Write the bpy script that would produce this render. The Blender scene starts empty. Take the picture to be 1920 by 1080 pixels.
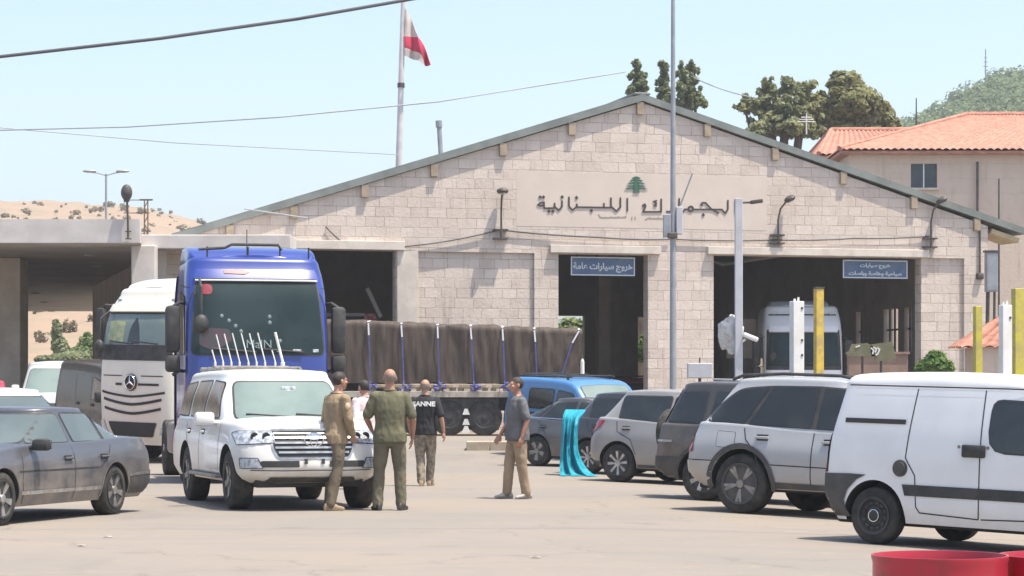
import bpy, bmesh, math, random
import numpy as np
from mathutils import Vector, Matrix, noise
random.seed(7); RNG = np.random.default_rng(7)
S = bpy.context.scene
C = bpy.context.collection
R = math.radians
# ------------------------------------------------------------------ camera
F, H, VH = 4500.0, 1.49, 742.0          # focal length (px of a 1920 wide frame), eye height, horizon row
cd = bpy.data.cameras.new('camera'); cam = bpy.data.objects.new('camera', cd); C.objects.link(cam)
cd.sensor_width = 36; cd.lens = F / 1920 * 36
cd.shift_y = (VH - 540) / 1920
cd.clip_start = 0.5; cd.clip_end = 5000
cam.location = (0, 0, H); cam.rotation_euler = (R(90), 0, 0)
S.camera = cam
# ------------------------------------------------------------------ light
AZ, EL = R(25), R(71)                    # sun to the right, slightly on the camera's side
sund = Vector((math.cos(AZ) * math.cos(EL), -math.sin(AZ) * math.cos(EL), math.sin(EL)))
w = bpy.data.worlds.new('World'); S.world = w; w.use_nodes = True
nt = w.node_tree; bg = nt.nodes['Background']
sky = nt.nodes.new('ShaderNodeTexSky'); sky.sky_type = 'NISHITA'; sky.sun_disc = False
sky.sun_elevation = EL; sky.sun_rotation = math.atan2(sund.x, sund.y)
sky.air_density = 1.0; sky.dust_density = 3.0; sky.ozone_density = 0.9; sky.altitude = 300
nt.links.new(sky.outputs[0], bg.inputs[0]); bg.inputs[1].default_value = 0.137
ld = bpy.data.lights.new('sun', 'SUN'); ld.energy = 4.0; ld.angle = R(0.5); ld.color = (1.0, 0.925, 0.80)
sun = bpy.data.objects.new('sun', ld); C.objects.link(sun)
sun.rotation_euler = sund.to_track_quat('Z', 'Y').to_euler()
S.view_settings.view_transform = 'Standard'; S.view_settings.look = 'None'
S.view_settings.exposure = 1.0; S.view_settings.gamma = 1; S.view_settings.use_curve_mapping = False
S.render.engine = 'CYCLES'
S.cycles.max_bounces = 8; S.cycles.diffuse_bounces = 6; S.cycles.transparent_max_bounces = 8
S.cycles.use_denoising = True
try: S.cycles.use_adaptive_sampling = True
except Exception: pass

# ------------------------------------------------------------------ ground shape, pixel helpers
def sstep(a, b, x):
    t = min(1, max(0, (x - a) / (b - a))); return t * t * (3 - 2 * t)
def gz(x, y):
    z = 0.40 * sstep(52, 64, y)
    k = 1 - sstep(50, 60, y)
    xx = x - 1.3
    sl = (xx + math.sqrt(xx * xx + 0.16)) / 2
    return z - 0.032 * min(sl, 8) * k
def P(u, v, Y): return Vector(((u - 960) * Y / F, Y, H - (v - VH) * Y / F))
def X(u, Y): return (u - 960) * Y / F
def Z(v, Y): return H - (v - VH) * Y / F
def onG(u, Y):
    x = X(u, Y); return Vector((x, Y, gz(x, Y)))

# ------------------------------------------------------------------ object helpers
def tag(o, label=None, cat=None, group=None, kind=None):
    if label: o['label'] = label
    if cat: o['category'] = cat
    if group: o['group'] = group
    if kind: o['kind'] = kind
    return o
def thing(name, label, cat, loc=(0, 0, 0), rz=0, group=None):
    o = bpy.data.objects.new(name, None); C.objects.link(o)
    o.empty_display_size = 0.2
    o.location = loc; o.rotation_euler = (0, 0, rz)
    return tag(o, label, cat, group)
def finish(bm, name, mats, parent=None, smooth=30, loc=None):
    me = bpy.data.meshes.new(name)
    bmesh.ops.recalc_face_normals(bm, faces=bm.faces[:])
    bm.to_mesh(me); bm.free()
    return link_mesh(me, name, mats, parent, smooth, loc)
def link_mesh(me, name, mats, parent=None, smooth=30, loc=None):
    if not isinstance(mats, (list, tuple)): mats = [mats]
    for m in mats: me.materials.append(m)
    if smooth:
        me.polygons.foreach_set('use_smooth', [True] * len(me.polygons))
        me.set_sharp_from_angle(angle=R(smooth))
    o = bpy.data.objects.new(name, me); C.objects.link(o)
    if parent: o.parent = parent
    if loc is not None: o.location = loc
    return o
def box(bm, c, s, rot=None, mi=0, bev=0):
    m = Matrix.Translation(c)
    if rot is not None: m = m @ rot
    m = m @ Matrix.Diagonal((s[0], s[1], s[2], 1))
    r = bmesh.ops.create_cube(bm, size=1, matrix=m)
    fs = {f for v in r['verts'] for f in v.link_faces}
    for f in fs: f.material_index = mi
    if bev:
        es = {e for v in r['verts'] for e in v.link_edges}
        q = bmesh.ops.bevel(bm, geom=list(es), offset=bev, segments=2, affect='EDGES', profile=0.5)
        for f in q['faces']: f.material_index = mi
def cyl(bm, a, b, r1, r2=None, n=12, mi=0, caps=True):
    a, b = Vector(a), Vector(b); d = b - a
    r2 = r1 if r2 is None else r2
    m = Matrix.Translation((a + b) / 2) @ d.to_track_quat('Z', 'Y').to_matrix().to_4x4()
    r = bmesh.ops.create_cone(bm, cap_ends=caps, segments=n, radius1=r1, radius2=r2, depth=d.length, matrix=m)
    for v in r['verts']:
        for f in v.link_faces: f.material_index = mi
def ball(bm, c, s, n=12, mi=0, rot=None):
    m = Matrix.Translation(c)
    if rot is not None: m = m @ rot
    m = m @ Matrix.Diagonal((s[0], s[1], s[2], 1))
    r = bmesh.ops.create_uvsphere(bm, u_segments=n, v_segments=max(6, n * 2 // 3), radius=1, matrix=m)
    for v in r['verts']:
        for f in v.link_faces: f.material_index = mi
def tube(bm, pts, rad, n=8, mi=0):
    pts = [Vector(p) for p in pts]
    if not isinstance(rad, (list, tuple)): rad = [rad] * len(pts)
    rings = []; up = None
    for i, p in enumerate(pts):
        d = (pts[min(i + 1, len(pts) - 1)] - pts[max(i - 1, 0)]).normalized()
        if up is None: up = d.orthogonal().normalized()
        up = (up - d * up.dot(d)).normalized(); sd = d.cross(up)
        rr = rad[i]; ra, rb = rr if isinstance(rr, tuple) else (rr, rr)
        rings.append([bm.verts.new(p + up * ra * math.cos(2 * math.pi * k / n) + sd * rb * math.sin(2 * math.pi * k / n)) for k in range(n)])
    for a, b in zip(rings, rings[1:]):
        for k in range(n):
            f = bm.faces.new((a[k], a[(k + 1) % n], b[(k + 1) % n], b[k])); f.material_index = mi
    for rg in (rings[0], rings[-1]):
        try: f = bm.faces.new(rg); f.material_index = mi
        except ValueError: pass
def ribbon(bm, pts, width, depth, nrm, mi=0):
    """flat bar following a polyline; width in the plane, depth along nrm"""
    nrm = Vector(nrm).normalized(); pts = [Vector(p) for p in pts]; rows = []
    for i, p in enumerate(pts):
        d0 = (p - pts[i - 1]).normalized() if i else (pts[1] - p).normalized()
        d1 = (pts[i + 1] - p).normalized() if i < len(pts) - 1 else d0
        d = (d0 + d1); d = d.normalized() if d.length > 1e-6 else d0
        s = d.cross(nrm).normalized()
        k = 1 / max(0.5, abs(d.dot(d0)))
        a, b = p + s * width / 2 * k, p - s * width / 2 * k
        rows.append([bm.verts.new(q) for q in (a, b, b + nrm * depth, a + nrm * depth)])
    for A, B in zip(rows, rows[1:]):
        for k in range(4):
            f = bm.faces.new((A[k], A[(k + 1) % 4], B[(k + 1) % 4], B[k])); f.material_index = mi
    for r in (rows[0], rows[-1]): f = bm.faces.new(r); f.material_index = mi
def lathe(bm, prof, n=32, axis='y', mi=0, c=(0, 0, 0)):
    """prof: list of (radius, offset along axis)"""
    rings = []
    for r, a in prof:
        ring = []
        for k in range(n):
            q = 2 * math.pi * k / n
            p = (r * math.cos(q), a, r * math.sin(q)) if axis == 'y' else (r * math.cos(q), r * math.sin(q), a)
            ring.append(bm.verts.new(Vector(p) + Vector(c)))
        rings.append(ring)
    for A, B in zip(rings, rings[1:]):
        for k in range(n):
            f = bm.faces.new((A[k], A[(k + 1) % n], B[(k + 1) % n], B[k])); f.material_index = mi
    for rg in (rings[0], rings[-1]):
        f = bm.faces.new(rg); f.material_index = mi
def prism(bm, poly, fn, d, mi=0):
    """poly in 2-D, fn maps (a,b) to a point, d an offset vector"""
    d = Vector(d)
    A = [bm.verts.new(fn(a, b)) for a, b in poly]; B = [bm.verts.new(v.co + d) for v in A]
    fs = [bm.faces.new(A), bm.faces.new(B[::-1])]
    for k in range(len(A)):
        fs.append(bm.faces.new((A[k], A[(k + 1) % len(A)], B[(k + 1) % len(A)], B[k])))
    for f in fs: f.material_index = mi
    bmesh.ops.triangulate(bm, faces=fs[:2])
def rounded(poly, r, n=3):
    out = []; m = len(poly)
    if not isinstance(r, (list, tuple)): r = [r] * m
    for i, p in enumerate(poly):
        p = Vector((p[0], p[1])); a = Vector(poly[i - 1][:2]); b = Vector(poly[(i + 1) % m][:2])
        da, db = a - p, b - p
        rr = min(r[i], da.length * .45, db.length * .45)
        if rr < 1e-4: out.append((p.x, p.y)); continue
        A, B = p + da.normalized() * rr, p + db.normalized() * rr
        for k in range(n + 1):
            t = k / n; q = A * (1 - t) ** 2 + p * 2 * t * (1 - t) + B * t * t
            out.append((q.x, q.y))
    return out
def copy_tree(o, parent=None):
    c = o.copy(); C.objects.link(c)
    if parent: c.parent = parent
    for ch in list(o.children): copy_tree(ch, c)
    return c

# ------------------------------------------------------------------ materials
def srgb(r, g, b):
    f = lambda c: c / 12.92 if c <= .04045 else ((c + .055) / 1.055) ** 2.4
    return (f(r / 255), f(g / 255), f(b / 255))
def pmat(name, c1, c2=None, scale=4, rough=.6, metal=0, bump=0, bscale=60, coat=0, spec=.5, detail=4, lo=.35, hi=.65, sc3=None, dust=None, dz=(0, 1), rough2=None):
    """Principled material with a noise between two colours; dust = (colour, strength): dried dirt thickening toward the sills"""
    m = bpy.data.materials.new(name); m.use_nodes = True
    n = m.node_tree.nodes; l = m.node_tree.links; b = n['Principled BSDF']
    b.inputs['Roughness'].default_value = rough; b.inputs['Metallic'].default_value = metal
    b.inputs['Specular IOR Level'].default_value = spec; b.inputs['Coat Weight'].default_value = coat; b.inputs['Coat Roughness'].default_value = .06
    tc = n.new('ShaderNodeTexCoord')
    def nz(s, d=detail, r=.6):
        t = n.new('ShaderNodeTexNoise'); t.inputs['Scale'].default_value = s; t.inputs['Detail'].default_value = d; t.inputs['Roughness'].default_value = r
        if sc3:
            mp = n.new('ShaderNodeMapping'); mp.inputs['Scale'].default_value = sc3; l.new(tc.outputs['Object'], mp.inputs[0]); l.new(mp.outputs[0], t.inputs['Vector'])
        else: l.new(tc.outputs['Object'], t.inputs['Vector'])
        return t
    def mix(f, a, bb):
        x = n.new('ShaderNodeMix'); x.data_type = 'RGBA'
        if hasattr(f, 'links'): l.new(f, x.inputs[0])
        else: x.inputs[0].default_value = f
        for k, v in ((6, a), (7, bb)):
            if hasattr(v, 'links'): l.new(v, x.inputs[k])
            else: x.inputs[k].default_value = (*v, 1)
        return x.outputs[2]
    def ramp(sock, a, bb):
        r = n.new('ShaderNodeMapRange'); r.inputs[1].default_value = a; r.inputs[2].default_value = bb; r.interpolation_type = 'SMOOTHSTEP'
        l.new(sock, r.inputs[0]); return r.outputs[0]
    col = c1
    if c2: col = mix(ramp(nz(scale).outputs[0], lo, hi), c1, c2)
    if dust:
        sep = n.new('ShaderNodeSeparateXYZ'); l.new(tc.outputs['Object'], sep.inputs[0])
        g = ramp(sep.outputs[2], dz[1], dz[0])
        q = n.new('ShaderNodeMath'); q.operation = 'MULTIPLY'; l.new(g, q.inputs[0]); l.new(ramp(nz(2.2, 6, .7).outputs[0], .25, .7), q.inputs[1])
        q2 = n.new('ShaderNodeMath'); q2.operation = 'MULTIPLY_ADD'; l.new(q.outputs[0], q2.inputs[0]); q2.inputs[1].default_value = dust[1]; q2.inputs[2].default_value = dust[1] * .12
        col = mix(q2.outputs[0], col, dust[0])
        rr = n.new('ShaderNodeMath'); rr.operation = 'MULTIPLY_ADD'; l.new(q2.outputs[0], rr.inputs[0]); rr.inputs[1].default_value = .5; rr.inputs[2].default_value = rough
        l.new(rr.outputs[0], b.inputs['Roughness'])
        cc = n.new('ShaderNodeMath'); cc.operation = 'MULTIPLY_ADD'; l.new(q2.outputs[0], cc.inputs[0]); cc.inputs[1].default_value = -coat; cc.inputs[2].default_value = coat; cc.use_clamp = True
        l.new(cc.outputs[0], b.inputs['Coat Weight'])
    if hasattr(col, 'links'): l.new(col, b.inputs['Base Color'])
    else: b.inputs['Base Color'].default_value = (*col, 1)
    if bump:
        bp = n.new('ShaderNodeBump'); bp.inputs['Strength'].default_value = bump; bp.inputs['Distance'].default_value = .02
        l.new(nz(bscale, 5).outputs[0], bp.inputs['Height']); l.new(bp.outputs[0], b.inputs['Normal'])
    return m
DUST = (.42, .34, .26)
def paint(name, c, rough=.32, coat=.6, dust=.6, dz=(0.1, .9), metal=0):
    return pmat(name, c, tuple(x * .92 for x in c), scale=1.5, rough=rough, coat=coat, dust=(DUST, dust), dz=dz, metal=metal)
M = {}
M['rubber'] = pmat('rubber', (.018, .018, .018), (.06, .053, .045), scale=9, rough=.85, bump=.2, bscale=80)
M['tyre'] = pmat('tyre', (.02, .02, .02), (.055, .048, .04), scale=6, rough=.9, bump=.3, bscale=90)
M['blackplastic'] = pmat('black plastic', (.022, .022, .023), (.05, .046, .042), scale=5, rough=.6)
M['greyplastic'] = pmat('grey plastic', (.05, .049, .048), (.08, .073, .066), scale=6, rough=.65)
M['alloy'] = pmat('alloy', (.55, .55, .54), (.38, .36, .33), scale=8, rough=.35, metal=.75)
M['alloydirty'] = pmat('dusty alloy', (.33, .31, .28), (.22, .2, .17), scale=8, rough=.55, metal=.5)
M['steel'] = pmat('steel', (.03, .03, .03), (.06, .055, .05), scale=8, rough=.5, metal=.3)
M['chrome'] = pmat('chrome', (.75, .75, .75), (.6, .6, .6), scale=10, rough=.18, metal=1)
M['glass'] = pmat('tinted glass', (.018, .024, .025), (.03, .036, .036), scale=2, rough=.06, spec=.6)
M['glassdust'] = pmat('dusty tinted glass', (.02, .024, .026), (.05, .048, .043), scale=2, rough=.14, spec=.5, lo=.4, hi=.9)
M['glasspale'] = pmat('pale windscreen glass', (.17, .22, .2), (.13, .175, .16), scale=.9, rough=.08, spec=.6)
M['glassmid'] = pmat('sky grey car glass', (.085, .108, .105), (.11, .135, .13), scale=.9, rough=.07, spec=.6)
M['glasstan'] = pmat('dusty tan glass', (.3, .22, .14), (.2, .15, .1), scale=3, rough=.2, spec=.5)
M['redlens'] = pmat('red lamp lens', (.35, .012, .02), (.22, .01, .015), scale=12, rough=.15, coat=.5)
M['clearlens'] = pmat('clear lamp lens', (.5, .53, .56), (.25, .28, .31), scale=22, rough=.1, coat=.6, lo=.45, hi=.6)
M['white'] = pmat('white paint', (.72, .72, .7), (.64, .62, .58), scale=3, rough=.5)
M['seam'] = pmat('seam shadow gap', (.03, .03, .03), rough=.8)
def glassy(name, base, rough=.05):  # see-through pane
    m = pmat(name, base, rough=rough); b = m.node_tree.nodes['Principled BSDF']
    b.inputs['Transmission Weight'].default_value = 1; b.inputs['IOR'].default_value = 1.05
    return m
# ------------------------------------------------------------------ vehicle shells
def curve(keys):
    if not isinstance(keys, (list, tuple)): return lambda x: keys
    xs = [k[0] for k in keys]; ys = [k[1] for k in keys]; n = len(xs)
    if n == 1: return lambda x: ys[0]
    h = [xs[i + 1] - xs[i] for i in range(n - 1)]; d = [(ys[i + 1] - ys[i]) / h[i] for i in range(n - 1)]
    m = [d[0]] + [0 if d[i - 1] * d[i] <= 0 else 2 * d[i - 1] * d[i] / (d[i - 1] + d[i]) for i in range(1, n - 1)] + [d[-1]]
    def f(x):
        if x <= xs[0]: return ys[0]
        if x >= xs[-1]: return ys[-1]
        i = max(k for k in range(n - 1) if xs[k] <= x); t = (x - xs[i]) / h[i]
        return (ys[i] * (1 + 2 * t) * (1 - t) ** 2 + h[i] * m[i] * t * (1 - t) ** 2 + ys[i + 1] * t * t * (3 - 2 * t) + h[i] * m[i + 1] * t * t * (t - 1))
    return f
class Shell:
    """closed rounded body: planform with superelliptic ends, lofted from zb(x) to zt(x), rounded over the top edge by r"""
    def __init__(s, zb, zt, xr, xf, W, ar=.4, nr=3., af=.6, nf=3., r=.06, crown=.03):
        s.zb, s.zt, s.xr, s.xf, s.W = map(curve, (zb, zt, xr, xf, W))
        s.ar, s.nr, s.af, s.nf, s.r, s.crown = ar, nr, af, nf, r, crown
    def plan(s, x, t):
        W, xr, xf = s.W(t), s.xr(t), s.xf(t)
        if x < xr + s.ar:
            q = min(1, max(0, (xr + s.ar - x) / s.ar)); return W * (1 - q ** s.nr) ** (1 / s.nr)
        if x > xf - s.af:
            q = min(1, max(0, (x - xf + s.af) / s.af)); return W * (1 - q ** s.nf) ** (1 / s.nf)
        return W
    def half(s, t, na=9, nm=22):
        W, xr, xf = s.W(t), s.xr(t), s.xf(t); o = []
        for k in range(na + 1):
            q = math.pi / 2 * k / na
            o.append((xr + s.ar - s.ar * max(0, math.cos(q)) ** (2 / s.nr), W * math.sin(q) ** (2 / s.nr)))
        a, b = xr + s.ar, xf - s.af
        for k in range(1, nm): o.append((a + (b - a) * k / nm, W))
        for k in range(na, -1, -1):
            q = math.pi / 2 * k / na
            o.append((xf - s.af + s.af * max(0, math.cos(q)) ** (2 / s.nf), W * math.sin(q) ** (2 / s.nf)))
        return o
    def zat(s, x, t): return s.zb(x) + t * (s.zt(x) - s.zb(x))
    def bm(s, nt=12, nc=8):
        bm = bmesh.new(); rows = []
        for j in range(nt + 1):
            t = j / nt; hp = s.half(t)
            rows.append([(x, y, s.zat(x, t)) for x, y in hp])
        hp = rows[-1]; n = len(hp); nrm = []
        for i in range(n):
            a = Vector(hp[max(i - 1, 0)][:2]); b = Vector(hp[min(i + 1, n - 1)][:2])
            if i == 0: v = Vector((-1, 0))
            elif i == n - 1: v = Vector((1, 0))
            else: d = (b - a).normalized(); v = Vector((-d.y, d.x)); v = v if v.y > 0 or abs(v.y) < 1e-6 else -v
            nrm.append(v)
        base = rows[-1]; K = 4
        for j in range(1, K + 1):
            q = math.pi / 2 * j / K; o = s.r * (1 - math.cos(q)); dz = s.r * math.sin(q)
            rows.append([(x - nrm[i].x * o, max(0, y - nrm[i].y * o), z + dz) for i, (x, y, z) in enumerate(base)])
        V = []
        for row in rows:
            L = [bm.verts.new(p) for p in row]; Rr = [bm.verts.new((p[0], -p[1], p[2])) for p in row]
            V.append((L, Rr))
        for (A, A2), (B, B2) in zip(V, V[1:]):
            for i in range(n - 1):
                bm.faces.new((A[i], A[i + 1], B[i + 1], B[i])); bm.faces.new((A2[i + 1], A2[i], B2[i], B2[i + 1]))
        for (L, Rr), cr in ((V[-1], s.crown), (V[0], 0)):
            prev = None
            for i in range(n):
                p = L[i].co; ln = [L[i]]
                for k in range(1, nc):
                    f = 1 - 2 * k / nc
                    ln.append(bm.verts.new((p.x, p.y * f, p.z + cr * (1 - f * f) * min(1, abs(p.y) / .5))))
                ln.append(Rr[i])
                if prev:
                    for k in range(nc): bm.faces.new((prev[k], prev[k + 1], ln[k + 1], ln[k]))
                prev = ln
        bmesh.ops.remove_doubles(bm, verts=bm.verts[:], dist=1e-4)
        bmesh.ops.dissolve_degenerate(bm, edges=bm.edges[:], dist=1e-5)
        bmesh.ops.recalc_face_normals(bm, faces=bm.faces[:])
        return bm
    # surface points -------------------------------------------------
    def t(s, x, z): return (z - s.zb(x)) / (s.zt(x) - s.zb(x))
    def side(s, x, z):
        t = s.t(x, z); tt = min(max(t, 0), 1); y = s.plan(x, tt)
        if t > 1:
            q = min(1, (z - s.zt(x)) / s.r); y -= s.r * (1 - math.sqrt(1 - q * q))
        return Vector((x, y, z))
    def front(s, y, z):
        x = s.xf(.5)
        for _ in range(5):
            t = s.t(x, z); tt = min(max(t, 0), 1); q = min(.995, abs(y) / s.W(tt))
            x = s.xf(tt) - s.af + s.af * (1 - q ** s.nf) ** (1 / s.nf)
        return Vector((x, y, z))
    def rear(s, y, z):
        x = s.xr(.5)
        for _ in range(5):
            t = s.t(x, z); tt = min(max(t, 0), 1); q = min(.995, abs(y) / s.W(tt))
            x = s.xr(tt) + s.ar - s.ar * (1 - q ** s.nr) ** (1 / s.nr)
        return Vector((x, y, z))
    def top(s, x, y):
        b = max(.1, s.plan(x, 1) - s.r); f = min(1, abs(y) / b)
        return Vector((x, y, s.zt(x) + s.r + s.crown * (1 - f * f)))
    def surf(s, kind):
        return {'L': lambda a, b: s.side(a, b), 'R': lambda a, b: s.side(a, b) * Vector((1, -1, 1)), 'F': lambda a, b: s.front(a, b), 'B': lambda a, b: s.rear(a, b), 'T': lambda a, b: s.top(a, b)}[kind]
def sidemul(v, sg): return Vector((v.x, v.y * sg, v.z))
def surf_of(sh, kind):
    if kind == 'R':
        def g(a, b): p = sh.side(a, b); return Vector((p.x, -p.y, p.z))
        return g
    return sh.surf(kind)
OUT = {'L': Vector((0, 1, 0)), 'R': Vector((0, -1, 0)), 'F': Vector((1, 0, .2)), 'B': Vector((-1, 0, .2)), 'T': Vector((0, 0, 1))}
def normal_at(fn, a, b, kind):
    e = .01; u = fn(a + e, b) - fn(a - e, b); v = fn(a, b + e) - fn(a, b - e); n = u.cross(v)
    if n.length < 1e-9: return OUT[kind].normalized()
    n.normalize()
    return n if n.dot(OUT[kind]) > 0 else -n
def grow(poly, d):
    m = len(poly); out = []
    area = sum(poly[i - 1][0] * poly[i][1] - poly[i][0] * poly[i - 1][1] for i in range(m))
    sg = 1 if area > 0 else -1
    for i, p in enumerate(poly):
        a = Vector(poly[i - 1]); b = Vector(poly[(i + 1) % m]); d0 = (b - a)
        if d0.length < 1e-6: out.append(p); continue
        d0.normalize(); nn = Vector((d0.y, -d0.x)) * sg
        out.append((p[0] + nn.x * d, p[1] + nn.y * d))
    return out
def patch_bm(bm, sh, kind, poly, off=.006, step=.07, mi=0, thick=0):
    fn = surf_of(sh, kind)
    tb = bmesh.new(); vs = [tb.verts.new((a, b, 0)) for a, b in poly]
    f = tb.faces.new(vs)
    for ax in (0, 1):
        lo, hi = min(p[ax] for p in poly), max(p[ax] for p in poly); k = int((hi - lo) / step)
        for i in range(1, k + 1):
            c = lo + (hi - lo) * i / (k + 1); co = [0, 0, 0]; co[ax] = c; no = [0, 0, 0]; no[ax] = 1
            bmesh.ops.bisect_plane(tb, geom=tb.verts[:] + tb.edges[:] + tb.faces[:], plane_co=co, plane_no=no, dist=1e-5)
    tb.verts.index_update(); tb.verts.ensure_lookup_table(); mp = {}
    for v in tb.verts:
        a, b = v.co.x, v.co.y; p = fn(a, b) + normal_at(fn, a, b, kind) * off
        mp[v.index] = bm.verts.new(p)

    for fc in tb.faces:
        try: q = bm.faces.new([mp[v.index] for v in fc.verts]); q.material_index = mi
        except ValueError: pass
    tb.free()
def patch(name, sh, kind, poly, mat, root, off=.006, r=0, frame=None, fw=.02, label=None):
    bm = bmesh.new(); poly = rounded(poly, r) if r else list(poly)
    if frame is not None:
        patch_bm(bm, sh, kind, grow(poly, fw), off * .5, mi=1)
    patch_bm(bm, sh, kind, poly, off, mi=0)
    o = finish(bm, name, [mat] + ([frame] if frame is not None else []), root, 40)
    if label: o['label'] = label
    return o
def seam(bm, sh, kind, pts, w=.012, off=.003):
    for a, b in zip(pts, pts[1:]):
        a, b = Vector(a), Vector(b); d = (b - a).normalized(); n = Vector((-d.y, d.x)) * w / 2
        patch_bm(bm, sh, kind, [tuple(a + n), tuple(b + n), tuple(b - n), tuple(a - n)], off, .1)
def cut_arches(o, arches, W, depth=.32):
    bm = bmesh.new()
    for x, z, r in arches:
        for sg in (1, -1):
            cyl(bm, (x, sg * (W - depth), z), (x, sg * (W + .3), z), r, n=40)
    me = bpy.data.meshes.new('cut'); bmesh.ops.recalc_face_normals(bm, faces=bm.faces[:]); bm.to_mesh(me); bm.free()
    c = bpy.data.objects.new('cut', me); C.objects.link(c)
    md = o.modifiers.new('b', 'BOOLEAN'); md.operation = 'DIFFERENCE'; md.object = c; md.solver = 'EXACT'
    dg = bpy.context.evaluated_depsgraph_get()
    nm = bpy.data.meshes.new_from_object(o.evaluated_get(dg))
    o.modifiers.clear(); old = o.data; o.data = nm; nm.name = old.name
    bpy.data.objects.remove(c); bpy.data.meshes.remove(me)
    mats = [m for m in old.materials]; nm.materials.clear()
    for m in mats: nm.materials.append(m)
    nm.materials.append(M['seam']); k = len(nm.materials) - 1
    for p in nm.polygons:
        cx, cy, cz = p.center; hit = False
        for x, z, r in arches:
            if math.hypot(cx - x, cz - z) < r * 1.003 and abs(cy) > W - depth - .05 and p.area > 0:
                if math.hypot(cx - x, cz - z) < r * .9 or abs(p.normal.y) < .5: hit = True
        p.material_index = k if hit else 0
    nm.set_sharp_from_angle(angle=R(32))
    bpy.data.meshes.remove(old)
def build_body(name, sh, mat, root, arches=None, W=None, nt=12, depth=.32):
    o = finish(sh.bm(nt), name, [mat], root, 32)
    if arches: cut_arches(o, arches, W, depth)
    return o
# ------------------------------------------------------------------ wheels
def wheel_mesh(Rt, w, style, rimmat):
    bm = bmesh.new(); ri = Rt * style.get('rim', .66); h = w / 2
    lathe(bm, [(ri - .02, -h), (ri, -h), (Rt - .035, -h), (Rt - .012, -h + .012), (Rt, -h + .035), (Rt, h - .035), (Rt - .012, h - .012), (Rt - .035, h), (ri + .01, h + .004), (ri, h - .004), (ri - .012, h - .03), (ri - .03, h - .09)], 40)
    ty = bpy.data.meshes.new('wheel'); bmesh.ops.recalc_face_normals(bm, faces=bm.faces[:]); bm.to_mesh(ty); bm.free()
    bm = bmesh.new(); y0 = h - .075
    lathe(bm, [(ri - .02, y0 + .06), (ri + .004, y0 + .078), (ri + .004, y0 + .086), (ri - .022, y0 + .082), (ri - .035, y0 + .03), (.04, y0 + .01), (.03, y0 - .01)], 36, mi=1)
    n = style.get('n', 5); k = style.get('k', 'spoke')
    for i in range(n):
        a = 2 * math.pi * i / n
        if k == 'spoke':
            for da in style.get('split', (0,)):
                wi, wo = style.get('w', (.03, .045))
                poly = [(-wi, .035), (wi, .035), (wo, ri - .018), (-wo, ri - .018)]
                m = Matrix.Rotation(a, 3, 'Y')
                m2 = Matrix.Rotation(da, 3, 'Y')
                def fn(p, q, m=m, m2=m2):
                    v = Vector((p, y0 + .055 + .02 * (q / ri), q)); piv = Vector((0, 0, .07))
                    v = m2 @ (v - piv) + piv if da else v
                    return m @ v
                prism(bm, poly, fn, (0, -.03, 0), 0)
        else:  # steel disc holes
            m = Matrix.Rotation(a, 4, 'Y')
            bx = m @ Matrix.Translation((0, y0 + .062, ri * .68)); ball(bm, (0, 0, 0), (.028, .006, .02), 10, 1, bx)
    if k == 'disc': lathe(bm, [(.02, y0 + .03), (ri - .03, y0 + .045), (ri * .8, y0 + .06), (ri * .5, y0 + .06), (ri * .35, y0 + .04), (.02, y0 + .04)], 36, mi=0)
    lathe(bm, [(.01, y0 + .03), (.055, y0 + .05), (.052, y0 + .075), (.03, y0 + .082), (.005, y0 + .082)], 20, mi=1 if k == 'disc' else 0)
    if k == 'disc': tube(bm, [(.062 * math.cos(2 * math.pi * i / 20), y0 + .072, .062 * math.sin(2 * math.pi * i / 20)) for i in range(21)], .008, 6, 2)
    for i in range(5):
        a = 2 * math.pi * (i + .5) / 5; ball(bm, (.075 * math.cos(a), y0 + .06, .075 * math.sin(a)), (.011, .012, .011), 6, 1)
    rm = bpy.data.meshes.new('rim'); bmesh.ops.recalc_face_normals(bm, faces=bm.faces[:]); bm.to_mesh(rm); bm.free()
    return ty, rm
def add_wheels(root, axles, yw, Rt, w, style, rimmat, dark=None):
    ty, rm = wheel_mesh(Rt, w, style, rimmat); first = True
    for x in axles:
        for sg in (1, -1):
            if first:
                o = link_mesh(ty, 'wheel', [M['tyre']], root, 35); r = link_mesh(rm, 'rim', [rimmat, dark or M['blackplastic'], M['chrome']], o, 35); first = False; proto = o; rproto = r
            else:
                o = proto.copy(); C.objects.link(o); o.parent = root; r = rproto.copy(); C.objects.link(r); r.parent = o
            o.location = (x, sg * yw, Rt); o.rotation_euler = (random.uniform(0, 6), 0, 0) if False else (0, random.uniform(0, 6.28) * 0 + (x * 1.3 + sg) * .7, 0 if sg > 0 else math.pi)
def place(root, pr, head, side, tw, wb, k=1.0):
    """pr: ground point under a rear wheel; head: heading (x, y); side +1 left / -1 right of the vehicle"""
    tw *= k; wb *= k
    h = Vector((head[0], head[1])).normalized(); l = Vector((-h.y, h.x))
    o = Vector(pr[:2]) - l * side * tw
    def gp(f, s): p = o + h * f + l * s; return Vector((p.x, p.y, gz(p.x, p.y)))
    rl, rr, fl, fr = gp(0, tw), gp(0, -tw), gp(wb, tw), gp(wb, -tw)
    fx = ((fl + fr) - (rl + rr)).normalized(); ly = ((rl + fl) - (rr + fr)); up = fx.cross(ly).normalized(); ly = up.cross(fx)
    m = Matrix((fx, ly, up)).transposed().to_4x4(); m.translation = (rl + rr) / 2
    root.matrix_world = m
    root.location = m.translation; root.rotation_euler = m.to_euler(); root.scale = (k, k, k)
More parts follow.
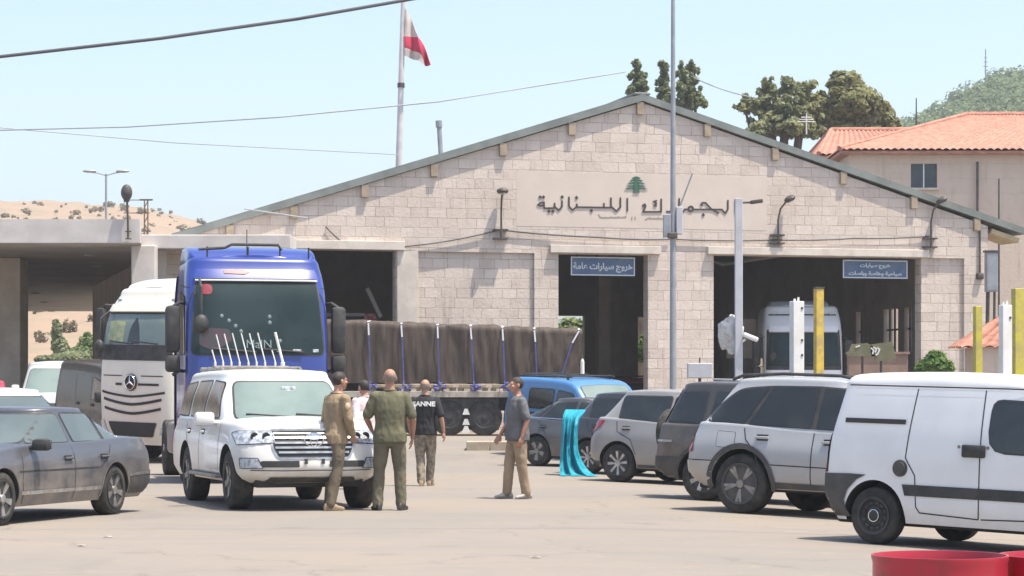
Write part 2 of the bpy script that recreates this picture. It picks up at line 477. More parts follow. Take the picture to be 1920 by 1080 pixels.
def mirror_bm(bm, x, y, z, s=(.1, .2, .14), sg=1, stalk=True):
    ball(bm, (x, sg * (y + s[1] / 2 + .05), z), (s[0] / 2, s[1] / 2, s[2] / 2), 14)
    if stalk: cyl(bm, (x + .02, sg * (y - .05), z - s[2] * .35), (x, sg * (y + .1), z - s[2] * .25), .025)
def wing_mirror(root, sh, x, z, mat, s=(.12, .22, .15), label=None, both=True):
    y = sh.side(x, z).y
    for sg in ((1, -1) if both else (1,)):
        bm = bmesh.new(); c = (x, sg * (y + s[1] / 2 + .03), z + s[2] * .4)
        box(bm, c, s, bev=min(s) * .32); cyl(bm, (x + .02, sg * (y - .04), z + s[2] * .1), (x, sg * (y + .08), z + s[2] * .2), .028, .035)
        box(bm, (c[0] - s[0] / 2 - .002, c[1], c[2]), (.008, s[1] * .8, s[2] * .72), mi=1)
        finish(bm, 'wing_mirror', [mat, M['glass']], root, 40)
def handles(root, sh, xz, mat, L=.2, h=.03):
    for x, z in xz:
        for k, sg in (('L', 1), ('R', -1)):
            p = surf_of(sh, k)(x, z); bm = bmesh.new()
            box(bm, (x, p.y + sg * .022, z), (L, .03, h), bev=.011); box(bm, (x, p.y + sg * .004, z), (L * .8, .012, h * 2.2), mi=1)
            finish(bm, 'door_handle', [mat, M['seam']], root, 40)
def arch_trim(root, sh, axles, zc, r0, r1, mat, kinds='LR', a0=-10, a1=190, off=.01, name='arch_trim'):
    for x in axles:
        for k in kinds:
            bm = bmesh.new(); n = 18
            for i in range(n):
                q = [R(a0 + (a1 - a0) * j / n) for j in (i, i + 1)]
                poly = [(x + r0 * math.cos(q[0]), zc + r0 * math.sin(q[0])), (x + r1 * math.cos(q[0]), zc + r1 * math.sin(q[0])), (x + r1 * math.cos(q[1]), zc + r1 * math.sin(q[1])), (x + r0 * math.cos(q[1]), zc + r0 * math.sin(q[1]))]
                patch_bm(bm, sh, k, poly, off, .2)
            bmesh.ops.remove_doubles(bm, verts=bm.verts[:], dist=.002)
            finish(bm, name, [mat], root, 40)
def seams(root, sh, lines, w=.012, name='panel_gap', kinds='LR'):
    for k in kinds:
        for ln in lines:
            bm = bmesh.new(); seam(bm, sh, k, ln, w); finish(bm, name, [M['seam']], root, 0)
def belly(root, x0, x1, W, z0, z1):
    bm = bmesh.new(); box(bm, ((x0 + x1) / 2, 0, (z0 + z1) / 2), (x1 - x0, W * 2, z1 - z0), bev=.03)
    finish(bm, 'underbody', [M['seam']], root, 0)
# ------------------------------------------------------------------ cars
RY = (0, 0)
def side_windows(root, gh, polys, glass, r=.05, fw=.022, off=.007, kinds='LR'):
    for k in kinds:
        for poly in polys: patch('side_window', gh, k, poly, glass, root, off, r, M['blackplastic'], fw)
def both(name, sh, kind, poly, mat, root, off=.008, r=0, frame=None, fw=.012):
    """a front/rear patch and its mirror image"""
    for sg in (1, -1): patch(name, sh, kind, [(a * sg, b) for a, b in poly], mat, root, off, r, frame, fw)
def corner(name, sh, poly, mat, root, off=.008, r=.02, frame=None):
    for k in 'LR': patch(name, sh, k, poly, mat, root, off, r, frame, .012)

# dusty dark grey saloon, front left --------------------------------------------------
def sedan():
    root = thing('parked_car', 'dusty dark grey saloon car with mud-brown flank and alloy wheels at left edge', 'car', group='cars parked on the lot')
    pm = paint('dusty grey paint', (.036, .046, .064), dust=.62, dz=(.1, .95), rough=.35)
    tub = Shell(.2, [(-1.15, .875), (-.9, .905), (-.4, .92), (.6, .89), (2.2, .87), (2.6, .83), (3.3, .72), (3.6, .62)], [(0, -.98), (.3, -1.15), (.7, -1.15), (1, -1.1)], [(0, 3.45), (.3, 3.6), (.8, 3.57), (1, 3.5)], [(0, .8), (.25, .865), (.6, .875), (.85, .85), (1, .80)], ar=.35, nr=3.4, af=.5, nf=3.4, r=.05, crown=.03)
    ar = [(0, .31, .35), (2.76, .31, .35)]
    build_body('body', tub, pm, root, ar, .87)
    gh = Shell([(-.6, .88), (0, .87), (2.4, .86)], [(-.5, 1.20), (.2, 1.28), (.9, 1.30), (1.5, 1.28), (2.3, 1.2)], [(0, -.78), (1, .18)], [(0, 2.42), (1, 1.42)], [(0, .80), (1, .60)], ar=.35, nr=2.8, af=.6, nf=2.8, r=.05, crown=.02)
    build_body('cabin', gh, pm, root)
    side_windows(root, gh, [[(1.06, .93), (1.98, .93), (1.5, 1.245), (1.1, 1.27)], [(.2, .94), (.93, .93), (1.0, 1.27), (.32, 1.26)], [(-.3, .97), (.12, .945), (.24, 1.25), (.1, 1.22)]], M['glassmid'], .04)
    patch('windscreen', gh, 'F', [(-.66, .93), (.66, .93), (.52, 1.26), (-.52, 1.26)], M['glassmid'], root, .008, .06, M['blackplastic'])
    patch('rear_window', gh, 'B', [(-.62, .96), (.62, .96), (.5, 1.23), (-.5, 1.23)], M['glass'], root, .008, .06, M['blackplastic'])
    for k in 'LR':
        patch('side_strip', tub, k, [(.4, .34), (2.36, .34), (2.36, .38), (.4, .38)], M['alloy'], root, .014)
        patch('side_strip', tub, k, [(-1.05, .495), (-.36, .475), (-.36, .51), (-1.08, .54)], M['alloy'], root, .016)
        patch('bumper', tub, k, [(-1.1, .26), (-.37, .26), (-.36, .475), (-1.1, .495)], M['greyplastic'], root, .012)
        patch('bumper', tub, k, [(3.12, .25), (3.52, .25), (3.55, .5), (3.11, .47)], M['greyplastic'], root, .012)
        patch('side_crease', tub, k, [(.45, .60), (2.4, .60), (2.4, .618), (.45, .618)], M['seam'], root, .003)
    seams(root, tub, [[(2.28, .24), (2.33, .5), (2.3, .84)], [(1.06, .24), (1.05, .87)], [(.42, .6), (.2, .72), (.05, .88)]])
    handles(root, tub, [(1.22, .74), (.3, .74)], pm, .2)
    arch_trim(root, tub, [0, 2.76], .31, .352, .385, pm, off=.012)
    both('headlight', tub, 'F', [(.4, .53), (.74, .53), (.74, .67), (.4, .66)], M['clearlens'], root)
    patch('grille', tub, 'F', [(-.36, .53), (.36, .53), (.34, .66), (-.34, .66)], M['seam'], root)
    both('tail_light', tub, 'B', [(.38, .62), (.78, .62), (.78, .8), (.38, .8)], M['redlens'], root)
    wing_mirror(root, tub, 2.02, .86, M['blackplastic'], (.14, .22, .14))
    add_wheels(root, [0, 2.76], .755, .31, .22, dict(n=5, rim=.72, w=(.018, .026), split=(-.12, .12)), M['alloy'])
    belly(root, -.9, 3.3, .7, .19, .4)
    place(root, onG(213, 30.1), (-.845, -2.62), 1, .84, 2.76)
sedan()

# white four-wheel drive with the rack of rods ---------------------------------------
def suv_white():
    root = thing('parked_car', 'white four-wheel-drive car with a roof rack of upright white rods', 'car', group='cars parked on the lot')
    pm = paint('white dusty paint', (.74, .73, .69), dust=.5, dz=(.2, 1.2), rough=.3)
    tub = Shell(.36, [(-1.25, 1.12), (-.5, 1.14), (1.5, 1.12), (2.5, 1.10), (3.0, 1.08), (3.5, 1.02), (3.75, .95)], [(0, -1.0), (.2, -1.2), (.6, -1.22), (1, -1.17)], [(0, 3.48), (.12, 3.64), (.35, 3.72), (.6, 3.70), (.85, 3.66), (1, 3.58)], [(0, .93), (.2, .98), (.6, .985), (1, .93)], ar=.4, nr=3.6, af=.75, nf=2.9, r=.07, crown=.05)
    ar = [(0, .4, .46), (2.85, .4, .46)]
    build_body('body', tub, pm, root, ar, .98)
    gh = Shell(1.12, [(-1.2, 1.70), (-.5, 1.755), (.5, 1.77), (1.4, 1.76), (2.0, 1.71), (2.6, 1.65)], [(0, -1.15), (1, -1.02)], [(0, 2.62), (1, 1.82)], [(0, .91), (.5, .85), (1, .74)], ar=.3, nr=3, af=.5, nf=3.2, r=.07, crown=.03)
    build_body('cabin', gh, pm, root)
    side_windows(root, gh, [[(1.02, 1.2), (2.02, 1.2), (1.68, 1.66), (1.1, 1.69)], [(-.02, 1.21), (.9, 1.2), (.98, 1.69), (.06, 1.68)], [(-.98, 1.23), (-.16, 1.21), (-.08, 1.68), (-.84, 1.64)]], M['glasstan'], .06)
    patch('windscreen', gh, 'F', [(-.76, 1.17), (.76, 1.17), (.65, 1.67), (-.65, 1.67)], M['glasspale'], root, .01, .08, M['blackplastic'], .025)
    bm = bmesh.new()
    for y0, y1 in ((.62, .05), (-.05, -.62)):
        a, b = gh.front(y0, 1.2), gh.front(y1, 1.24); tube(bm, [a + Vector((.03, 0, .01)), b + Vector((.03, 0, .01))], .011, 6)
    finish(bm, 'wiper', [M['blackplastic']], root)
    bm = bmesh.new(); p = gh.front(.05, 1.58); box(bm, p + Vector((.02, 0, 0)), (.02, .2, .07), bev=.01); finish(bm, 'interior_mirror', [M['clearlens']], root)
    # front: lamps, grille, bumper
    both('headlight', tub, 'F', [(.5, .885), (.93, .86), (.945, 1.0), (.9, 1.03), (.5, 1.035)], M['clearlens'], root, .012, .015, M['blackplastic'], .008)
    for sg in (1, -1):
        for yy in (.6, .74):
            p = tub.front(sg * yy, .965); bm = bmesh.new(); lathe(bm, [(.055, 0), (.05, .012), (.036, .014), (.03, .004), (.01, .002)], 18); 
            o = finish(bm, 'lamp_lens', [M['steel']], root); o.location = p + Vector((.01, 0, 0)); o.rotation_euler = (0, 0, -math.pi / 2)
    patch('grille', tub, 'F', [(-.46, .7), (.46, .7), (.52, .82), (.53, 1.04), (-.53, 1.04), (-.52, .82)], M['seam'], root, .012, .03, M['alloy'], .03)
    bm = bmesh.new()
    for z in (.745, .805, .865, .925, .985):
        h = .46 if z < .75 else .5
        patch_bm(bm, tub, 'F', [(-h, z), (h, z), (h, z + .026), (-h, z + .026)], .024, .1)
    finish(bm, 'grille_bar', [M['alloy']], root)
    bm = bmesh.new(); q = tub.front(0, .92)
    def ring(rx, rz, cz, th=.018):
        n = 28; pts = [(rx * math.cos(2 * math.pi * i / n), cz + rz * math.sin(2 * math.pi * i / n)) for i in range(n + 1)]
        tube(bm, [(q.x + .04, a, b) for a, b in pts], th * .6, 6)
    ring(.125, .085, .92); ring(.045, .08, .92, .014); ring(.085, .032, .955, .014)
    finish(bm, 'emblem', [M['chrome']], root)
    both('fog_lamp', tub, 'F', [(.66, .56), (.72, .56), (.9, .56), (.91, .68), (.72, .68)], M['clearlens'], root, .012, .01, M['blackplastic'], .01)
    both('bumper_slot', tub, 'F', [(.2, .57), (.66, .57), (.71, .63), (.66, .65), (.2, .65)], M['seam'], root, .012)
    both('tow_hole', tub, 'F', [(.09, .61), (.135, .61), (.135, .675), (.09, .675)], M['seam'], root, .014)
    bm = bmesh.new(); patch_bm(bm, tub, 'F', [(-.62, .375), (.62, .375), (.55, .44), (-.55, .44)], .012); finish(bm, 'bumper_lip', [M['greyplastic']], root)
    seams(root, tub, [[(2.3, .5), (2.33, .8), (2.28, 1.12)], [(.98, .42), (1.0, 1.12)], [(.5, .5), (.1, .9), (-.08, 1.12)]], .014)
    seams(root, tub, [[(-.8, .53), (-.4, .525), (0, .53), (.4, .525), (.8, .53)]], .01, kinds='F')
    handles(root, tub, [(1.2, 1.0), (.2, 1.0)], pm, .2, .035)
    both('tail_light', tub, 'B', [(.55, .85), (.93, .85), (.93, 1.08), (.55, 1.08)], M['redlens'], root)
    wing_mirror(root, tub, 1.98, 1.1, pm, (.15, .27, .19))
    for sg in (1, -1):
        bm = bmesh.new(); box(bm, (1.42, sg * .93, .42), (1.9, .2, .05), bev=.02); box(bm, (1.42, sg * .93, .448), (1.8, .14, .01), mi=1); finish(bm, 'running_board', [M['alloydirty'], M['blackplastic']], root)
    add_wheels(root, [0, 2.85], .82, .39, .27, dict(n=5, rim=.62, w=(.03, .045)), M['alloydirty'])
    belly(root, -1.0, 3.45, .72, .3, .6)
    rk = bmesh.new()
    for sg in (1, -1): tube(rk, [(-1.0, sg * .56, 1.87), (.6, sg * .56, 1.87)], .02)
    for x in (-.9, -.4, .1, .5):
        box(rk, (x, 0, 1.89), (.05, 1.16, .03), bev=.008)
        for sg in (1, -1): cyl(rk, (x, sg * .56, 1.79), (x, sg * .56, 1.88), .022)
    box(rk, (-.15, 0, 1.905), (.14, 1.1, .035), bev=.01)
    rack = finish(rk, 'roof_rack', [M['alloydirty']], root)
    for i, (y, L, r) in enumerate([(-.52, .2, .010), (-.405, .42, .009), (-.285, .43, .009), (-.165, .44, .009), (-.035, .44, .009), (.085, .44, .009), (.21, .45, .009), (.36, .2, .009), (.47, .46, .019)]):
        bm = bmesh.new(); ty = -.12 * L / .5; tube(bm, [(-.15, y, 1.91), (-.15, y, 1.97), (-.15, y, 1.98), (-.15, y + ty, 1.95 + L)], [r * 1.7, r * 1.7, r, r], 8)
        finish(bm, 'antenna', [M['white']], rack)
    place(root, onG(358, 34.2), (.9, -2.7), -1, .9, 2.85)
suv_white()

# white panel van, right ---------------------------------------------------------------
def vanbody(root, pm, wb, xr, xf, Wd, h, zb=.24, belt=1.0, hood=.88, xw=1.75, xc=2.55, R_=.3):
    tub = Shell(zb, [(xr, h - .19), (xr + .5, h - .13), (.6, h - .115), (xw - .25, h - .14), (xw + .1, h - .2), (xc, belt - .02), (xc + .35, hood), (xf, hood - .2)], [(0, xr + .12), (.25, xr - .02), (.45, xr), (1, xr + .16)], [(0, xf - .12), (.3, xf), (1, xf - .12)], [(0, Wd - .06), (.12, Wd - .005), (.45, Wd), (.6, Wd - .01), (.85, Wd - .06), (1, Wd - .1)], ar=.22, nr=3.4, af=.7, nf=2.7, r=.11, crown=.03)
    return tub
def panel_van():
    root = thing('parked_car', 'white panel van with black side rubbing strip and black steel wheels', 'van', group='cars parked on the lot')
    pm = paint('white van paint', (.74, .745, .75), dust=.3, dz=(.1, .7), rough=.32)
    tub = vanbody(root, pm, 2.69, -.72, 3.4, .86, 1.81)
    build_body('body', tub, pm, root, [(0, .3, .375), (2.69, .3, .36)], .86, 16, .34)
    for k in 'LR':
        patch('side_window', tub, k, [(1.36, 1.02), (2.35, 1.0), (2.3, 1.15), (1.98, 1.52), (1.38, 1.54)], M['glass'], root, .008, [.2, .05, .05, .12, .1], M['blackplastic'], .016)
        patch('rubbing_strip', tub, k, [(.385, .53), (2.32, .53), (2.32, .645), (.35, .645)], M['blackplastic'], root, .012)
        patch('bumper', tub, k, [(-.64, .28), (-.3, .28), (-.345, .36), (-.37, .45), (-.33, .56), (-.22, .67), (-.1, .725), (-.3, .73), (-.7, .72)], M['greyplastic'], root, .014)
        patch('tail_light', tub, k, [(-.72, .73), (-.60, .73), (-.61, 1.14), (-.705, 1.14)], M['redlens'], root, .012, .01)
        patch('door_rail', tub, k, [(-.4, 1.265), (.36, 1.265), (.36, 1.315), (-.4, 1.315)], M['seam'], root, .012)
        bm = bmesh.new(); sg = 1 if k == 'L' else -1; p = surf_of(tub, k)(.32, .81); cyl(bm, p - Vector((0, sg * .01, 0)), p + Vector((0, sg * .012, 0)), .088, n=24); cyl(bm, p, p + Vector((0, sg * .02, 0)), .07, .064, n=24)
        finish(bm, 'fuel_cap', [M['greyplastic']], root)
        p = surf_of(tub, k)(1.2, 1.02); bm = bmesh.new(); box(bm, p + Vector((0, sg * .014, 0)), (.27, .045, .13), bev=.018); finish(bm, 'door_handle', [M['blackplastic']], root)
        bm = bmesh.new()
        for xx in (1.02, 1.36): q = surf_of(tub, k)(xx, 1.06); cyl(bm, q, q + Vector((0, sg * .01, 0)), .017, n=12)
        finish(bm, 'lock', [M['alloydirty']], root)
    seams(root, tub, [[(.46, 1.64), (.4, 1.1), (.38, .92), (.5, .74), (.52, .42), (.56, .36), (1.26, .33), (1.27, .4), (1.27, 1.64)], [(1.29, .33), (2.3, .36), (2.42, .7), (2.42, 1.0)], [(-.6, .74), (-.59, 1.2), (-.5, 1.64)], [(-.5, 1.665), (1.8, 1.66)]], .013)
    patch('roof_gutter', tub, 'R', [(-.55, 1.672), (1.75, 1.668), (1.75, 1.68), (-.55, 1.684)], M['white'], root, .012)
    patch('windscreen', tub, 'T', [(2.02, -.62), (2.02, .62), (2.5, .66), (2.5, -.66)], M['glasspale'], root, .01, .05, M['blackplastic'])
    both('headlight', tub, 'F', [(.45, .66), (.78, .66), (.76, .82), (.5, .8)], M['clearlens'], root)
    wing_mirror(root, tub, 2.2, 1.0, M['blackplastic'], (.14, .2, .2))
    add_wheels(root, [0, 2.69], .755, .3, .19, dict(k='disc', n=12, rim=.66), M['steel'])
    belly(root, -.6, 3.1, .66, .2, .5)
    place(root, onG(1637, 25.4), (math.cos(R(43)), -math.sin(R(43))), -1, .84, 2.69, 1.01)
panel_van()

# silver SUV ---------------------------------------------------------------------------
def suv_silver():
    root = thing('parked_car', 'dusty silver SUV with dark windows and grey wheel arches beside white panel van', 'car', group='cars parked on the lot')
    pm = paint('silver paint', (.37, .385, .40), dust=.55, dz=(.2, 1.0), rough=.3)
    tub = Shell(.32, [(-1.0, 1.06), (-.4, 1.08), (1.0, 1.02), (2.3, 1.0), (3.0, .92), (3.7, .75)], [(0, -.78), (.25, -.97), (.45, -.98), (1, -.86)], [(0, 3.5), (.3, 3.68), (1, 3.58)], [(0, .86), (.25, .925), (.6, .935), (1, .88)], ar=.45, nr=3.0, af=.6, nf=3, r=.05, crown=.03)
    build_body('body', tub, pm, root, [(0, .37, .435), (2.82, .37, .43)], .93, 14, .34)
    gh = Shell([(-.9, 1.06), (1, 1.02), (2.4, 1.0)], [(-.8, 1.54), (-.3, 1.61), (.4, 1.645), (1.1, 1.64), (1.7, 1.58), (2.5, 1.5)], [(0, -.86), (1, -.42)], [(0, 2.5), (1, 1.6)], [(0, .88), (1, .70)], ar=.4, nr=2.6, af=.6, nf=3, r=.055, crown=.03)
    build_body('cabin', gh, pm, root)
    for k in 'LR':
        patch('window_frame', gh, k, [(-.56, 1.11), (2.02, 1.05), (1.5, 1.575), (1.0, 1.6), (.3, 1.595), (-.14, 1.555), (-.55, 1.28)], M['blackplastic'], root, .004, [.06, .03, .06, .05, .2, .12, .08])
        for poly, rr in (([(1.03, 1.08), (1.97, 1.065), (1.48, 1.555), (1.06, 1.575)], .03), ([(.06, 1.105), (.97, 1.082), (1.0, 1.578), (.34, 1.575)], .04), ([(-.5, 1.13), (.0, 1.108), (.28, 1.572), (-.1, 1.53), (-.5, 1.29)], [.05, .02, .03, .12, .07])):
            patch('side_window', gh, k, poly, M['glassdust'], root, .008, rr)
        patch('tail_light', tub, k, [(-.93, .74), (-.72, .74), (-.74, .93), (-.86, 1.02), (-.9, .9)], M['redlens'], root, .012, .03)
        patch('bumper', tub, k, [(-.95, .36), (-.46, .36), (-.445, .44), (-.4, .56), (-.33, .635), (-.97, .635)], paint('bumper dusty silver', (.4, .39, .37), dust=.8, dz=(.1, .9)) if 'bumper dusty silver' not in bpy.data.materials else bpy.data.materials['bumper dusty silver'], root, .014)
        patch('sill_trim', tub, k, [(.47, .335), (2.36, .335), (2.4, .4), (.48, .41)], M['greyplastic'], root, .012)
    patch('fuel_flap', tub, 'R', [(-.36, .82), (-.1, .81), (-.1, 1.0), (-.36, 1.01)], pm, root, .005, .02, M['seam'], .006)
    arch_trim(root, tub, [0, 2.82], .37, .437, .5, M['greyplastic'], off=.016)
    seams(root, tub, [[(.3, .5), (.2, .78), (.06, .92), (.02, 1.06)], [(1.0, .36), (1.02, 1.03)], [(2.3, .4), (2.36, .7), (2.3, 1.0)], [(-.96, .64), (-.4, .64)], [(.44, .62), (2.34, .6)]], .014)
    handles(root, tub, [(.3, .95), (1.25, .92)], pm, .2, .035)
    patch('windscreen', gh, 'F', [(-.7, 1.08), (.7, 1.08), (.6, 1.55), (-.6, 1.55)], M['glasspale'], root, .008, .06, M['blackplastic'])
    patch('rear_window', gh, 'B', [(-.66, 1.1), (.66, 1.1), (.55, 1.5), (-.55, 1.5)], M['glass'], root, .008, .06, M['blackplastic'])
    both('headlight', tub, 'F', [(.45, .68), (.85, .68), (.82, .82), (.45, .8)], M['clearlens'], root)
    for sg in (1, -1):
        bm = bmesh.new(); tube(bm, [(-.35, sg * .6, 1.66), (-.2, sg * .6, 1.715), (.4, sg * .6, 1.745), (1.2, sg * .6, 1.735), (1.45, sg * .6, 1.69)], .02); finish(bm, 'roof_rail', [M['blackplastic']], root)
    bm = bmesh.new(); box(bm, (-.55, 0, 1.655), (.3, 1.1, .025), bev=.01); finish(bm, 'rear_spoiler', [pm], root)
    wing_mirror(root, tub, 1.95, 1.0, pm, (.15, .22, .16))
    add_wheels(root, [0, 2.82], .8, .37, .25, dict(n=5, rim=.69, w=(.014, .02), split=(-.17, .17)), M['alloydirty'], M['greyplastic'])
    belly(root, -.75, 3.3, .7, .28, .55)
    place(root, onG(1387, 31.5), (math.cos(R(38)), -math.sin(R(38))), -1, .9, 2.82, 1.06)
suv_silver()

# hatchbacks ---------------------------------------------------------------------------
def hatch(label, c, u, Y, ang, side=-1, dust=.45, glass='glass', metal=0, red=True, style=None, group='cars parked on the lot', rim='alloy', h=0, pos=None, sc=1.0):
    root = thing('parked_car', label, 'car', group=group)
    pm = paint(label[:20], c, dust=dust, dz=(.15, 1.0), rough=.3)
    tub = Shell(.24, [(-.75, 1.0 + h), (-.3, 1.0 + h), (1, .95 + h), (2.1, .93 + h), (2.8, .84), (3.45, .66)], [(0, -.58), (.25, -.74), (.5, -.74), (1, -.62)], [(0, 3.38), (.3, 3.5), (1, 3.4)], [(0, .79), (.25, .845), (.6, .85), (1, .8)], ar=.4, nr=2.8, af=.6, nf=2.8, r=.05, crown=.03)
    build_body('body', tub, pm, root, [(0, .31, .36), (2.6, .31, .36)], .845, 12, .3)
    gh = Shell([(-.7, .98 + h), (1, .94 + h), (2.4, .92 + h)], [(-.6, 1.37 + h), (0, 1.44 + h), (.6, 1.465 + h), (1.2, 1.455 + h), (2.0, 1.36 + h)], [(0, -.62), (1, -.22)], [(0, 2.5), (1, 1.4)], [(0, .8), (1, .62)], ar=.4, nr=2.5, af=.6, nf=3, r=.05, crown=.03)
    build_body('cabin', gh, pm, root)
    side_windows(root, gh, [[(.98, 1.0 + h), (1.95, .98 + h), (1.36, 1.39 + h), (1.0, 1.4 + h)], [(-.02, 1.02 + h), (.88, 1.0 + h), (.92, 1.405 + h), (-.02, 1.395 + h)]], M[glass], .04)
    seams(root, tub, [[(.36, .45), (.25, .7), (-.02, .82), (-.05, .99 + h)], [(.93, .27), (.95, .95 + h)], [(2.15, .3), (2.2, .6), (2.15, .93)]])
    handles(root, tub, [(.15, .88 + h), (1.15, .86 + h)], pm, .18)
    corner('tail_light', tub, [(-.72, .73), (-.6, .74), (-.32, .93), (-.28, 1.0), (-.52, .985), (-.68, .87)], M['redlens'], root, .012, .03)
    both('tail_light', tub, 'B', [(.56, .74), (.78, .73), (.78, .95), (.6, .95)], M['redlens'], root)
    patch('windscreen', gh, 'F', [(-.66, 1.0 + h), (.66, 1.0 + h), (.55, 1.39 + h), (-.55, 1.39 + h)], M['glassmid'], root, .008, .06, M['blackplastic'])
    patch('rear_window', gh, 'B', [(-.6, 1.03 + h), (.6, 1.03 + h), (.5, 1.36 + h), (-.5, 1.36 + h)], M['glass'], root, .008, .06, M['blackplastic'])
    patch('number_plate', tub, 'B', [(-.26, .6), (.26, .6), (.26, .72), (-.26, .72)], M['white'], root, .012)
    both('headlight', tub, 'F', [(.42, .58), (.76, .58), (.74, .74), (.42, .7)], M['clearlens'], root)
    patch('grille', tub, 'F', [(-.4, .42), (.4, .42), (.38, .6), (-.38, .6)], M['seam'], root)
    bm = bmesh.new()
    for k in 'LR': patch_bm(bm, tub, k, [(-.62, .26), (-.38, .26), (-.36, .33), (-.64, .33)], .01); patch_bm(bm, tub, k, [(.38, .25), (2.22, .25), (2.22, .3), (.38, .3)], .01)
    finish(bm, 'sill_trim', [M['greyplastic']], root)
    wing_mirror(root, tub, 1.9, .93 + h, pm)
    add_wheels(root, [0, 2.6], .735, .31, .2, style or dict(n=8, rim=.7, w=(.016, .024)), M[rim])
    belly(root, -.5, 3.1, .66, .2, .45)
    place(root, pos if pos is not None else onG(u, Y), (math.cos(R(ang)), math.sin(R(ang))), side, .82, 2.6, sc)
    return root
hatch('silver beige hatchback with long red tail lamp behind cyan cloth', (.27, .27, .265), 1157, 42.0, -37, dust=.4, sc=1.075)
hatch('black hatchback with a cyan cloth hanging over its back', (.025, .032, .045), 1101, 46.2, -40, dust=.3, glass='glass', sc=1.04)
hatch('pale blue-white hatchback mostly hidden behind the dusty grey saloon', (.66, .7, .76), -128, 38.5, -60, side=-1, dust=.15, h=.08)
hatch('red hatchback at the far left edge behind the pale hatchback', (.5, .03, .05), 60, 50, 105, side=-1, dust=.15, h=.3, pos=Vector((X(28, 50), 50, 0)))

# dark compact SUV with spare wheel on its tailgate --------------------------------------
def suv_spare():
    root = thing('parked_car', 'black compact SUV with a spare wheel on its tailgate', 'car', group='cars parked on the lot')
    pm = paint('black dusty paint', (.03, .03, .032), dust=.35, dz=(.1, 1.6), rough=.4)
    tub = Shell(.3, [(-.95, 1.02), (0, 1.02), (2.2, .98), (3.0, .9), (3.55, .75)], [(0, -.72), (.2, -.9), (.6, -.88), (1, -.84)], [(0, 3.45), (.3, 3.58), (1, 3.5)], [(0, .82), (.25, .885), (.6, .89), (1, .85)], ar=.3, nr=3.2, af=.6, nf=3, r=.05, crown=.03)
    build_body('body', tub, pm, root, [(0, .34, .4), (2.62, .34, .4)], .885, 12, .32)
    gh = Shell(1.0, [(-.85, 1.55), (0, 1.6), (1.3, 1.6), (2.3, 1.5)], [(0, -.84), (1, -.58)], [(0, 2.35), (1, 1.45)], [(0, .84), (1, .67)], ar=.3, nr=3, af=.5, nf=3, r=.06, crown=.03)
    build_body('cabin', gh, pm, root)
    side_windows(root, gh, [[(1.0, 1.07), (1.9, 1.06), (1.42, 1.5), (1.04, 1.52)], [(.06, 1.08), (.9, 1.07), (.95, 1.53), (.1, 1.53)], [(-.62, 1.1), (-.06, 1.08), (-.02, 1.53), (-.46, 1.51)]], M['glass'], .04)
    corner('tail_light', gh, [(-.83, 1.02), (-.7, 1.02), (-.53, 1.55), (-.66, 1.55)], M['redlens'], root, .014, .02)
    patch('rear_window', gh, 'B', [(-.6, 1.08), (.6, 1.08), (.5, 1.5), (-.5, 1.5)], M['glass'], root, .008, .05, M['blackplastic'])
    patch('windscreen', gh, 'F', [(-.68, 1.06), (.68, 1.06), (.58, 1.5), (-.58, 1.5)], M['glasspale'], root, .008, .05, M['blackplastic'])
    bm = bmesh.new(); lathe(bm, [(.12, -.12), (.3, -.12), (.345, -.08), (.345, .06), (.32, .1), (.2, .12), (.03, .12)], 32); o = finish(bm, 'spare_wheel', [M['rubber']], root); o.location = (-1.0, 0, .92); o.rotation_euler = (0, 0, math.pi / 2)
    for k in 'LR':
        patch('bumper', tub, k, [(-.86, .34), (-.42, .34), (-.4, .5), (-.34, .6), (-.88, .6)], M['greyplastic'], root, .014)
        patch('side_strip', tub, k, [(-.8, .8), (-.5, .8), (-.5, .83), (-.82, .83)], M['alloy'], root, .012)
    seams(root, tub, [[(.4, .5), (.2, .8), (.05, 1.0)], [(.95, .36), (.97, 1.0)]])
    handles(root, tub, [(.2, .92), (1.1, .92)], pm)
    wing_mirror(root, tub, 1.85, .98, pm)
    both('headlight', tub, 'F', [(.45, .68), (.8, .68), (.78, .82), (.45, .8)], M['clearlens'], root)
    arch_trim(root, tub, [0, 2.62], .34, .4, .45, M['greyplastic'], off=.014)
    add_wheels(root, [0, 2.62], .765, .34, .22, dict(n=7, rim=.68, w=(.018, .034)), M['alloy'])
    belly(root, -.6, 3.2, .66, .26, .5)
    place(root, onG(1316, 35.2), (math.cos(R(34)), -math.sin(R(34))), -1, .86, 2.62, 1.05)
suv_spare()

